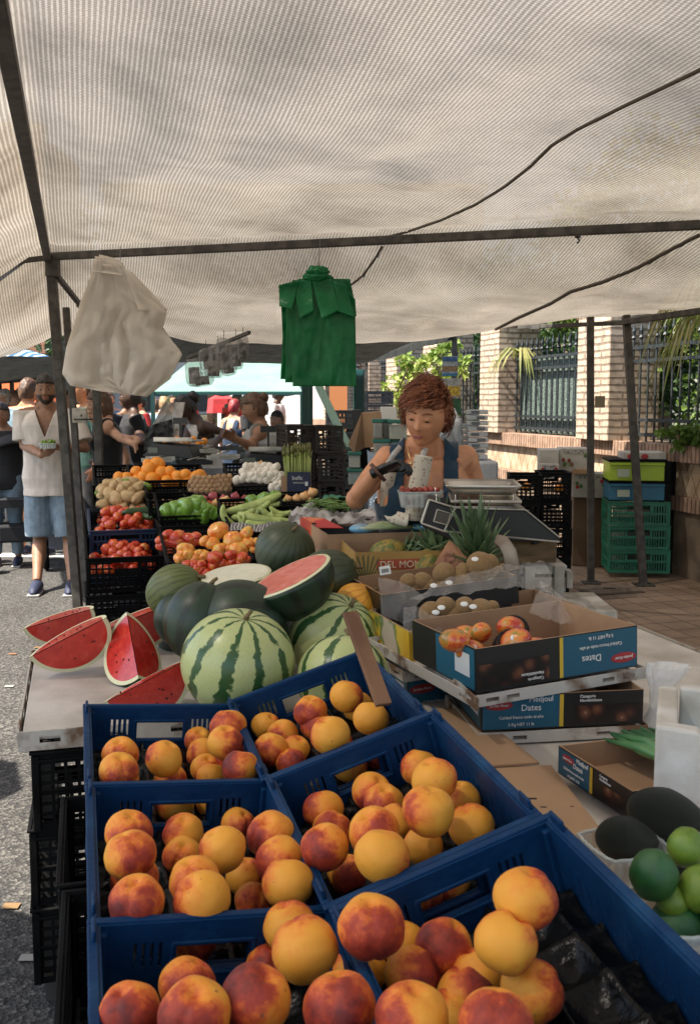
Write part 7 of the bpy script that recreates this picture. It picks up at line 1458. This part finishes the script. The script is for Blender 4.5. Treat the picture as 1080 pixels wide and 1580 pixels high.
# white truck and buildings far away
e = thing('truck', 'large white market truck standing behind the far stalls', 'truck', loc=(QY(470, 620, 21).x, 21, 0)); TW = mat('truck_white', (.7, .69, .66), .4); x0 = QY(335, 620, 21).x
q = MB(); q.box((x0+2.1, 22.2, 1.75), (4.2, 2.3, 2.5)); q.build('cargo_box', TW, e, False, world=True, bevel=.03); q = MB(); q.box((x0+4.9, 22.2, 1.35), (1.3, 2.1, 1.9)); q.build('cab', TW, e, False, world=True, bevel=.15)
for xx in (.8, 4.6): q = MB(); q.lathe([(.02, -.12), (.4, -.12), (.42, 0), (.4, .12), (.02, .12)], 24, tr(x0+xx, 21.1, .42) @ rx(pi/2)); q.build('wheel', BLK, e, world=True)
q = MB(); q.box((x0+.8, 21.04, 1.3), (.02, .01, 1.5)); q.box((x0+2.4, 21.04, 1.3), (.02, .01, 1.5)); q.build('door_gap', DKM, e, False, world=True)
def building(lb, x, Y, w_, h, c, c2, n, m2):
    e = thing('building', lb, 'building', loc=(x, Y, 0)); q = MB(); q.panel(w_, h, [(w_*(i+.3)/n, 1.1+3*j, w_*(i+.7)/n, 2.7+3*j) for i in range(n) for j in range(int((h-1)/3))], .3, tr(-w_/2, 0, 0)); q.build('facade', mat('fac_'+lb[:9], c, .9, c2=c2, ns=.6), e, False)
    q = MB(); q.box((0, 3, h/2), (w_-.1, 5.6, h-.1)); q.build('rear', mat('glass_dark', (.03, .04, .05), .2), e, False); q = MB(); q.box((0, .1, h+.12), (w_+.3, .7, .25)); q.build('cornice', m2, e, False)
building('white plastered apartment block far behind the gazebo', -2.5, 46, 17, 11, (.55, .52, .48), (.45, .42, .38), 6, WH); building('orange brick apartment block far behind at the left', -21, 40, 18, 12, (.3, .15, .09), (.24, .12, .07), 6, WH); building('ochre house at the far end of the street', 12, 60, 12, 9, (.42, .3, .17), (.35, .24, .14), 4, WH)
e = thing('kiosk', 'orange brick kiosk corner seen beyond the green bags', 'kiosk', loc=(QY(520, 620, 17).x, 17, 0)); q = MB(); q.box((0, 0, 1.25), (.35, .6, 2.5)); q.build('corner_wall', mat('orange_wall', (.45, .17, .06), .85), e, False); q = MB(); q.box((0, 0, 2.56), (.6, .9, .12)); q.build('roof', WH, e, False)
for k, (x, Y) in enumerate(((-9, 30), (-14, 26), (-5, 36), (1, 40))):
    e = thing('tree', ['leafy street tree behind the left shoppers', 'dense street tree at the far left', 'street tree before the white block', 'street tree before the ochre house'][k], 'tree', loc=(x, Y, 0)); q = MB(); leaves(q, (0, 0, 5), (2.6, 2.6, 2.2), 2600, .32, 40); q.build('crown', LD, e, False); q = MB(); q.tube([(0, 0, 0), (.1, 0, 2.4), (0, 0, 4.6)], [.2, .16, .08], 8); q.build('trunk', BK, e)
e = thing('parasol', 'blue striped parasol at the far left behind the shoppers', 'parasol', loc=(QY(2, 620, 15).x, 15, 0)); q = MB(); q.lathe([(1.5, 1.95), (1.0, 2.15), (.5, 2.3), (.02, 2.42)], 12); q.build('canopy', tex_mat('stripe_blue', lambda t, b, N, L: (lambda tc, wv: (L(tc.outputs['Object'], wv.inputs[0]), L(ramp(N, L, wv.outputs[0], [(.45, (.03, .1, .2)), (.55, (.3, .4, .45))]), b.inputs['Base Color'])))(N('ShaderNodeTexCoord'), (lambda w: (setattr(w.inputs['Scale'], 'default_value', 3), w)[1])(N('ShaderNodeTexWave'))), .8), e, False); q = MB(); q.tube([(0, 0, 0), (0, 0, 2.4)], .025, 8); q.build('pole', DKM, e)
e = thing('parasol', 'orange red market parasol among the far left shoppers', 'parasol', loc=(QY(18, 620, 18).x, 18, 0)); q = MB(); q.lathe([(1.1, 1.55), (.8, 1.95), (.02, 2.1)], 8); q.build('canopy', mat('orange_cloth', (.5, .1, .02), .8), e, False); q = MB(); q.tube([(0, 0, 0), (0, 0, 2.1)], .025, 8); q.build('pole', DKM, e)
e = thing('parasol', 'second unseen grey parasol, added to shade the road left of the watermelon table', 'parasol', loc=(-3.0, 3.35, 0)); q = MB(); q.lathe([(.42, 2.1), (.3, 2.25), (.02, 2.35)], 8); q.build('canopy', CGR, e, False); q = MB(); q.tube([(0, 0, 0), (0, 0, 2.3)], .03, 8); q.build('pole', DKM, e)  # added out of view, only to drop a shadow band on the road
e = thing('parasol', 'small red parasol in front of the white truck', 'parasol', loc=(QY(343, 620, 18).x, 18, 0)); q = MB(); q.lathe([(.28, 1.35), (.25, 1.6), (.02, 1.72)], 6); q.build('canopy', CRD, e, False); q = MB(); q.tube([(0, 0, 0), (0, 0, 1.7)], .02, 8); q.build('pole', DKM, e)
e = thing('parasol', 'unseen grey parasol added left of the camera to cast shade on the road', 'parasol', loc=(-2.5, 1.75, 0)); q = MB(); q.lathe([(.75, 2.05), (.5, 2.25), (.02, 2.35)], 8); q.build('canopy', CGR, e, False); q = MB(); q.tube([(0, 0, 0), (0, 0, 2.3)], .03, 8); q.build('pole', DKM, e)  # out of frame, added so its shadow darkens the near left asphalt
# stacks of crates behind
def pstack(lb, x0, x1, ytop, Y, h, l_, style, m_, group, yaw=TH, n=9, zmin=0):
    c = QY((x0+x1)/2, ytop, Y); w_ = round((x1-x0)*dep(c)/FX, 3); z = c.z; i = 0
    while z-h > zmin-.02 and i < n:
        crate(lb % ORD[i], tr(c.x+ru(-.01, .01), c.y+l_/2, z) @ rz(yaw+ru(-.02, .02)), w_, l_, h-.008, style, m_, group); z -= h; i += 1
GS = 'stacked crates behind the stall'
BRC = mat('dark_brown_plastic', (.016, .010, .008), .5)
pstack('dark crate, %s from the top, left tall stack behind the asparagus', 432, 476, 657, 6.7, .19, .36, 'lattice', BRC, GS, n=7)
pstack('dark crate, %s from the top, right tall stack behind the asparagus', 479, 521, 658, 6.7, .19, .36, 'lattice', BRC, GS, n=7)
pstack('grey crate, %s from the top, stack left of the tilted carton', 512, 546, 634, 8.6, .13, .36, 'slots', GREY, 'grey crates stacked behind the stall', n=9)
pstack('grey crate, %s from the top, stack in front of the far pillar', 558, 600, 604, 10.5, .14, .36, 'slots', GREY, 'grey crates stacked behind the stall', n=9)
pstack('black crate, %s from the top, left stack behind the scale', 788, 836, 734, 6.9, .19, .3, 'lattice', BLK, GS, yaw=-.1)
pstack('black crate, %s from the top, right stack behind the scale', 838, 884, 730, 7.0, .20, .3, 'lattice', BLK, GS, yaw=-.05)
place('orange', 'orange', 'fruit in the black crates behind the scale', [(812, 752, 14), (862, 753, 14)], 7.1, 'orange in the top black crate behind the scale, %s from left, %s row')
e = thing('storage_crates', 'pile of shallow black trays behind the vendor elbow', 'crates', loc=QY(500, 800, 6.4)) if False else None
# cartons near the vendor
def box_px(lb, x0, x1, y0, y1, Y, l_, m_, nm='box', cat='box', yaw=0, parts=None, bevel=.004, roll=0):
    c = QY((x0+x1)/2, (y0+y1)/2, Y); s_ = dep(c)/FX; w_, h = (x1-x0)*s_, (y1-y0)*s_; e = thing(nm, lb, cat, M=tr(c) @ rz(yaw) @ ry(roll)); q = MB(); q.box((0, l_/2, 0), (w_, l_, h)); q.build('body', m_, e, False, bevel=bevel); return e, w_, h
e, w_, h = box_px('open brown cardboard carton tilted on its side left of the vendor', 560, 590, 636, 690, 5.7, .25, CB, 'carton', 'carton', roll=-.08); q = MB(); q.add([(-w_/2, 0, h/2), (-w_/2-.09, -.08, -h*.35), (-w_/2-.06, -.1, -h*.6), (-w_/2, 0, -h/2)], [(0, 1, 2, 3)]); q.build('flap', CBD, e, False, solid=.004); q = MB(); q.box((-w_/2-.03, .1, .03), (.05, .2, h*.9)); q.build('dark_side', BPR, e, False)
e, w_, h = box_px('small white box standing behind the tilted carton', 588, 612, 628, 652, 6.2, .2, WPR); 
box_px('tall black plastic stand below the tilted carton', 556, 572, 690, 765, 5.7, .3, BLK, 'stand', 'stand')
TUB = mat('tub_clear', (.35, .38, .36), .15, alpha=.55, coat=.3); LID = mat('green_lid', (.015, .12, .09), .4)
for i, (x0, x1, y0, y1, Y, fc) in enumerate(((576, 590, 652, 676, 5.0, (.05, .02, .015)), (590, 602, 652, 676, 5.05, (.06, .04, .02)), (600, 628, 653, 678, 5.0, (.35, .33, .22)), (577, 600, 683, 706, 5.0, (.2, .12, .08)), (602, 630, 683, 708, 5.05, (.12, .14, .13)), (538, 556, 702, 722, 5.6, (.5, .45, .38)), (537, 558, 728, 748, 5.6, (.25, .32, .32)))):
    c = QY((x0+x1)/2, y1, Y); s_ = dep(c)/FX; w_, h = (x1-x0)*s_, (y1-y0)*s_
    e = thing('tub', f'plastic food tub with green lid, {ORD[i]} of the tubs left of the vendor', 'tub', M=tr(c), group='lidded tubs beside the vendor'); q = MB(); q.box((0, .06, h/2), (w_, .12, h)); q.build('bowl', TUB, e, False, bevel=.008); q = MB(); q.box((0, .06, h*.4), (w_*.9, .10, h*.7)); q.build('contents', mat('tubfill%d' % i, fc, .8, c2=tuple(min(1, v*2) for v in fc), ns=60), e, False); q = MB(); q.box((0, .06, h+.008), (w_+.012, .13, .018)); q.build('lid', LID, e, False, bevel=.004)
box_px('dark shelf carrying the lidded tubs left of the vendor', 572, 634, 709, 716, 4.98, .2, BLK, 'shelf', 'shelf'); box_px('black shelf support under the tubs', 574, 600, 716, 800, 5.1, .15, BLK, 'cabinet', 'cabinet')
FOIL = mat('silver_foil', (.25, .32, .4), .25, metal=.6, bump=1, bs=9, bd=.04); crumple('silvery blue foil sheet hanging behind the vendor elbow', [QY(570, 800, 4.7), QY(604, 800, 4.7), QY(566, 700, 4.9), QY(604, 712, 4.9)], 'foil_sheet', 'foil', FOIL, .03)
# right of the vendor: cloth table, bags, stacked containers, flyers
e, w_, h = box_px('table covered by a white cloth behind the vendor shoulder', 690, 768, 712, 860, 7.2, .7, mat('white_cloth', (.5, .5, .52), .8, c2=(.4, .4, .42), ns=4, bump=.5, bs=6, bd=.03), 'cloth_table', 'table', bevel=.02)
for i in range(9):
    y = 708-i*8.6; c = QY(737+ru(-1, 1), y, 7.3); s_ = dep(c)/FX; e = thing('container', f'clear food container with grey printed label, {ORD[i]} from the bottom of the stack', 'container', M=tr(c), group='clear containers stacked on the cloth table'); q = MB(); q.box((0, .08, .016), (31*s_, .16, .034)); q.build('tub', mat('clear_white', (.5, .54, .58), .2, alpha=.8), e, False, bevel=.006); q = MB(); q.box((.02 if i % 2 else -.02, -.003, .016), (.06, .004, .022)); q.build('printed_label', mat('grey_print', (.12, .13, .15), .5), e, False)
for i in range(6):
    y = 706-i*9; c = QY(716, y, 7.5); e = thing('container', f'small clear container in the low stack, {ORD[i]} from the bottom', 'container', M=tr(c), group='low stack of small containers'); q = MB(); q.box((0, .05, .016), (.07, .1, .036)); q.build('tub', MT['clear_white'], e, False, bevel=.005)
BGW = mat('thin_white_bag', (.6, .62, .64), .35, c2=(.42, .44, .47), ns=9, bump=1, bs=12, bd=.02)
for i, (x, y, w1, h1) in enumerate(((680, 672, 34, 52), (700, 668, 28, 60), (667, 690, 22, 36), (705, 700, 26, 26))):
    c = QY(x, y, 7.3+.08*i); s_ = dep(c)/FX; e = thing('plastic_bag', f'whitish thin plastic bag bulging behind the vendor shoulder, {ORD[i]} of the cluster', 'plastic bag', M=tr(c), group='white bags behind the vendor'); q = MB(); q.ell((0, 0, 0), (w1*s_/2, .07, h1*s_/2), nu=30, nv=22, disp=lambda v: v*(1+.25*noise.noise(v*2.6+V((i*5, 0, 0)))+.12*noise.noise(v*7))); q.build('film', BGW, e); q = MB(); q.tube([(0, 0, h1*s_*.42), (.01, 0, h1*s_*.52), (-.01, 0, h1*s_*.6)], [.02, .008, .018], 8); q.build('knot', BGW, e)
def flyer(lb, x0, x1, y0, y1, Y, c, bands):
    a = QY((x0+x1)/2, (y0+y1)/2, Y); s_ = dep(a)/FX; w_, h = (x1-x0)*s_, (y1-y0)*s_; e = thing('flyer', lb, 'flyer', M=tr(a)); q = MB(); q.box((0, 0, 0), (w_, .004, h)); q.build('sheet', mat('fly'+lb[:6], c, .6, c2=tuple(v*.6 for v in c), ns=20), e, False)
    for k, (z0, z1, cc) in enumerate(bands): q = MB(); q.box((0, -.0035, h*((z0+z1)/2-.5)), (w_*.94, .003, h*(z1-z0))); q.build('printed_band', mat('band%d%s' % (k, lb[:5]), cc, .6, c2=tuple(v*.5 for v in cc), ns=70, lo=.45, hi=.55), e, False)
    q = MB(); q.tube([(0, 0, h/2), (0, 0, h/2+.06)], .002, 5); q.build('string', DKM, e)
flyer('pale blue flyer hanging above the yellow one', 682, 706, 550, 580, 8.2, (.35, .42, .5), ((.75, .97, (.05, .15, .4)), (.0, .14, (.04, .2, .45)), (.25, .5, (.3, .2, .12)))); flyer('yellow and grey flyer hanging in the middle', 682, 710, 584, 612, 8.2, (.4, .42, .44), ((.05, .58, (.6, .42, .06)),)); flyer('green plant poster hanging lowest behind the vendor', 684, 711, 615, 664, 8.2, (.03, .12, .06), ((.1, .5, (.2, .35, .08)),))
e = thing('flower_bunch', 'bunch of yellow and red flowers behind the vendor head', 'flowers', M=tr(QY(672, 640, 7.9))); q = MB(); leaves(q, (0, 0, 0), (.08, .06, .14), 120, .04, 6); q.build('leaves', LD, e, False)
for nm, cc, n in (('yellow_blooms', (.65, .4, .02), 26), ('red_blooms', (.4, .03, .03), 16)):
    q = MB(); [q.ell((random.gauss(0, .04), random.gauss(-.02, .03), random.gauss(.03, .08)), ru(.010, .018), nu=8, nv=6) for _ in range(n)]; q.build(nm, mat(nm, cc, .7), e)
# against the wall at the right
def wallbox(lb, x0, x1, y0, y1, Y, l_, m_, nm='carton', cat='carton', yaw=-.12): return box_px(lb, x0, x1, y0, y1, Y, l_, m_, nm, cat, yaw)
CBW = mat('kraft_box', (.17, .105, .06), .85, c2=(.13, .08, .045), ns=3); PRW = mat('white_carton', (.5, .46, .4), .7, c2=(.36, .33, .29), ns=6)
wallbox('tall plain brown cardboard box between the crate stack and the green crates', 884, 938, 768, 874, 8.6, .5, CBW)
def printed(lb, x0, x1, y0, y1, Y, cols):
    e, w_, h = wallbox(lb, x0, x1, y0, y1, Y, .3, PRW)
    for k in range(7):
        cc = cols[k % len(cols)]; q = MB(); q.ell((ru(-.42, .42)*w_, -.004, ru(-.3, .2)*h), (.016, .002, .018), nu=12, nv=6); q.build('fruit_print', mat('fp%d' % (k % len(cols))+str(cc[0]), cc, .6), e)
    q = MB(); q.box((0, -.003, h*.36), (w_*.7, .003, h*.12)); q.build('text_band', mat('grey_ink', (.14, .14, .14), .6, c2=(.5, .47, .42), ns=90, lo=.48, hi=.52), e, False)
printed('white fruit carton with small printed fruits, left one on top', 832, 862, 716, 742, 8.3, [(.3, .02, .02), (.02, .1, .12)]); printed('white fruit carton with grey text, upper middle', 863, 908, 692, 728, 8.45, [(.1, .14, .04), (.25, .05, .03)]); printed('white fruit carton with red pepper print on the tall brown box', 884, 938, 731, 768, 8.5, [(.4, .02, .03), (.05, .15, .04)]); wallbox('small brown and white carton at the top left of the printed cartons', 832, 862, 694, 715, 8.4, .3, PRW); wallbox('orange brown carton part between the printed cartons', 884, 915, 724, 732, 8.4, .25, CB)
GCR = GRN
for i, (y0, h_) in enumerate(((775, 37), (812, 37), (849, 37))): c, M1 = px_crate(f'green plastic crate, {ORD[i]} from the top, against the garden wall', 940, 1032, y0, 8.02, h_-1, .42, yaw=-.12, style='slots', m_=GRN, group='green crates stacked by the wall')
def drawer(lb, x0, x1, y0, y1, m_, nm):
    e, w_, h = wallbox(lb, x0, x1, y0, y1, 8.02, .4, m_, nm, 'storage box'); q = MB(); q.box((0, -.012, h*.36), (w_*.98, .02, h*.12)); q.build('front_lip', m_, e, False, bevel=.004); q = MB(); q.box((0, .2, h/2+.006), (w_+.02, .44, .02)); q.build('lid', BLK, e, False, bevel=.004); q = MB(); q.box((-w_*.25, -.008, -h*.1), (w_*.22, .006, h*.4)); q.build('label_window', mat('win', (.4, .45, .35), .4), e, False); q = MB(); q.box((w_/2+.02, .2, 0), (.05, .4, h)); q.build('dark_side', BLK, e, False)
drawer('lime green storage box with dark lid on top of the blue one', 941, 1024, 712, 742, mat('lime_plastic', (.36, .5, .02), .4), 'storage_box'); drawer('teal blue storage box between the lime box and the green crates', 941, 1024, 745, 772, mat('teal_plastic', (.01, .13, .22), .4), 'storage_box')
e, w_, h = wallbox('flat white printed carton lying on the lime box', 962, 1026, 698, 711, 8.1, .3, PRW); q = MB(); q.ell((.0, -.004, 0), (.03, .002, .024), nu=16, nv=6); q.build('red_logo', REDP, e); q = MB(); q.ell((-.12, -.004, 0), (.018, .002, .02), nu=14, nv=6); q.build('red_logo', REDP, e)
box_px('black bin standing behind the green crates', 1024, 1040, 712, 885, 8.2, .4, BLK, 'bin', 'bin')
# far stall between the display and the vendors
e = thing('far_table', 'dark cluttered table of the neighbouring stall with scales and trays', 'table', M=tr(QY(350, 730, 7.4).x, 7.6, 0) @ rz(TH*.5)); q = MB(); q.box((0, 0, .98), (1.6, 1.4, .04)); q.build('tabletop', DKM, e, False); 
for x in (-.7, .7):
    for y in (-.6, .6): q = MB(); q.box((x, y, .48), (.05, .05, .96)); q.build('leg', DKM, e, False)
q = MB(); q.box((0, -.69, .5), (1.56, .02, .9)); q.build('skirt', CBK, e, False)
def mini_scale(lb, px, py, Y, w_, yaw):
    e = thing('weighing_scale', lb, 'scale', M=tr(QY(px, py, Y)) @ rz(yaw)); q = MB(); q.prism([(-w_/2, 0), (w_/2, 0), (w_*.42, .09), (-w_*.3, .11), (-w_/2, .03)], -.14, .14, Matrix(((1, 0, 0, 0), (0, 0, 1, 0), (0, 1, 0, 0), (0, 0, 0, 1)))); q.build('housing', SD, e, False, bevel=.006)
    q = MB(); q.box((.03, 0, .125), (w_*.8, .26, .01)); q.box((.03, -.13, .14), (w_*.8, .006, .03)); q.build('pan', SS, e, False, bevel=.003); q = MB(); q.box((-w_*.32, -.143, .06), (w_*.2, .006, .04)); q.build('display', mat('lcd2', (.12, .14, .12), .2), e, False); q = MB(); q.box((0, .1, .19), (.015, .015, .14)); q.box((0, .1, .27), (.11, .02, .045)); q.build('display_mast', SD, e, False)
mini_scale('dark weighing scale of the far stall in front of the bun haired vendor', 415, 722, 7.0, .42, .1); mini_scale('weighing scale at the left of the far stall by the held bag', 272, 706, 7.4, .38, -.2)
for i, (x, y, w1) in enumerate(((245, 712, 46), (300, 716, 52), (345, 708, 46), (380, 716, 40), (320, 698, 40), (360, 694, 44))):
    c = QY(x, y, 7.1+.1*i); s_ = dep(c)/FX; e = thing('tray', f'dark metal tray on the far stall table, {ORD[i]} counted from the left front', 'tray', M=tr(c) @ rz(ru(-.4, .4))); q = MB(); q.panel(w1*s_, .03, [], .004, tr(-w1*s_/2, -.1, 0)); q.panel(w1*s_, .03, [], .004, tr(-w1*s_/2, .1, 0)); q.box((0, 0, .002), (w1*s_, .2, .004)); q.build('pan', [SS, SD][i % 2], e, False); q = MB(); q.tube([(-.05, -.03, .03), (.04, .04, .035+.012*(i % 3))], .006, 6); q.build('handle', SS, e)
place('orange', 'mango', 'yellow fruit on the far stall', [(256+i*8.5, 684-(i % 3)*3, 11) for i in range(8)], 7.9, 'yellow fruit on the far stall, %s from left, %s row')
crumple('clear film over the yellow fruit on the far stall', [QY(250, 690, 7.8), QY(325, 692, 7.8), QY(250, 680, 8.2), QY(320, 682, 8.2)], amp=.03)
# bag handed over the scales
e = thing('plastic_bag', 'clear plastic bag with black print handed over the far scales', 'plastic bag', M=tr(QY(252, 668, 7.9))); q = MB()
q.grid(24, 24, lambda u_, v_: V(((u_-.5)*(.16+.16*v_)+.10*(1-v_)**2, .05*sin(u_*pi)+.02*noise.noise(V((u_*5, v_*5, 0))), .24-.42*v_))); q.build('film', mat('bag_film', (.5, .46, .42), .3, alpha=.8, bump=1, bs=20, bd=.02), e, solid=.003)
q = MB(); q.grid(14, 14, lambda u_, v_: V(((u_-.62)*(.2+.05*v_), -.012-.01+.02*noise.noise(V((u_*5, v_*5, 0))), .05-.22*v_+.06*u_))); q.build('black_print', BPR, e)
# stroller
e = thing('stroller', 'black folding stroller standing behind the bearded man', 'stroller', M=tr(QY(30, 830, 9.3).x, 9.3, 0) @ rz(.3)); STB = mat('stroller_fabric', (.012, .012, .015), .8)
q = MB(); q.box((0, 0, .62), (.38, .4, .06)); q.grid(8, 8, lambda u_, v_: V(((u_-.5)*.4, .22+.12*v_, .62+.5*v_))); q.build('seat', STB, e, False, solid=.02)
q = MB(); q.grid(12, 10, lambda u_, v_: V(((u_-.5)*.46, .32-.42*sin(v_*1.5), 1.08+.16*sin(pi*u_)*.5+.12*cos(v_*1.5)))); q.build('hood', STB, e, solid=.01); q = MB(); q.box((0, .05, .33), (.36, .4, .16)); q.build('basket', STB, e, False, bevel=.02)
for s_ in (-1, 1):
    q = MB(); q.tube([(s_*.22, -.3, .12), (s_*.22, .1, .6), (s_*.22, .42, 1.08)], .013, 6); q.tube([(s_*.22, .35, .12), (s_*.22, .0, .55)], .013, 6); q.build('frame_side', DKM, e)
    for y in (-.3, .36): q = MB(); q.lathe([(.02, -.025), (.1, -.025), (.115, 0), (.1, .025), (.02, .025)], 20, tr(s_*.24, y, .115) @ ry(pi/2)); q.build('wheel', BLK, e)
q = MB(); q.tube([(-.22, .42, 1.08), (0, .46, 1.1), (.22, .42, 1.08)], .016, 6); q.build('push_handle', DKM, e); q = MB(); q.grid(8, 8, lambda u_, v_: V(((-.26-.05*sin(v_*3)), .1+(u_-.5)*.3*(1+.2*v_), .85-.5*v_))); q.build('hanging_bag', CW, e, solid=.02)
e = thing('plastic_bag', 'green plastic bag held by the shopper at the left edge', 'plastic bag', M=tr(QY(14, 715, 9.6))); q = MB(); q.ell((0, 0, 0), (.1, .07, .17), nu=20, nv=16, disp=lambda v: v*(1+.2*noise.noise(v*3))); q.build('film', GB, e); q = MB(); q.tube([(0, 0, .15), (.0, 0, .3)], .01, 5); q.build('handle', GB, e)
# litter
for k, (x, y, c_) in enumerate(((212, 945, (.4, .38, .34)), (20, 1010, (.2, .1, .05)), (48, 1085, (.25, .18, .06)), (45, 1480, (.3, .28, .25)), (15, 1060, (.3, .28, .25)), (60, 1000, (.18, .1, .04)), (18, 1400, (.2, .12, .05)))):
    q = MB(); q.grid(3, 3, lambda u_, v_: V(((u_-.5)*.05, (v_-.5)*.035, .006+.006*noise.noise(V((u_*3, v_*3, k)))))); o = q.build('litter', mat('litter%d' % k, c_, .8), loc=Q(x, y, 0)); tag(o, ['crumpled paper scrap by the left crate stack', 'brown dry leaf on the asphalt at the far left', 'yellowish dry leaf on the asphalt by the table', 'pale paper scrap on the asphalt near the bottom left', 'grey paper scrap left of the watermelon table', 'dry leaf beside the slices', 'brown leaf near the lower left crates'][k], 'litter')
bpy.data.scenes.remove(tmp_sc)
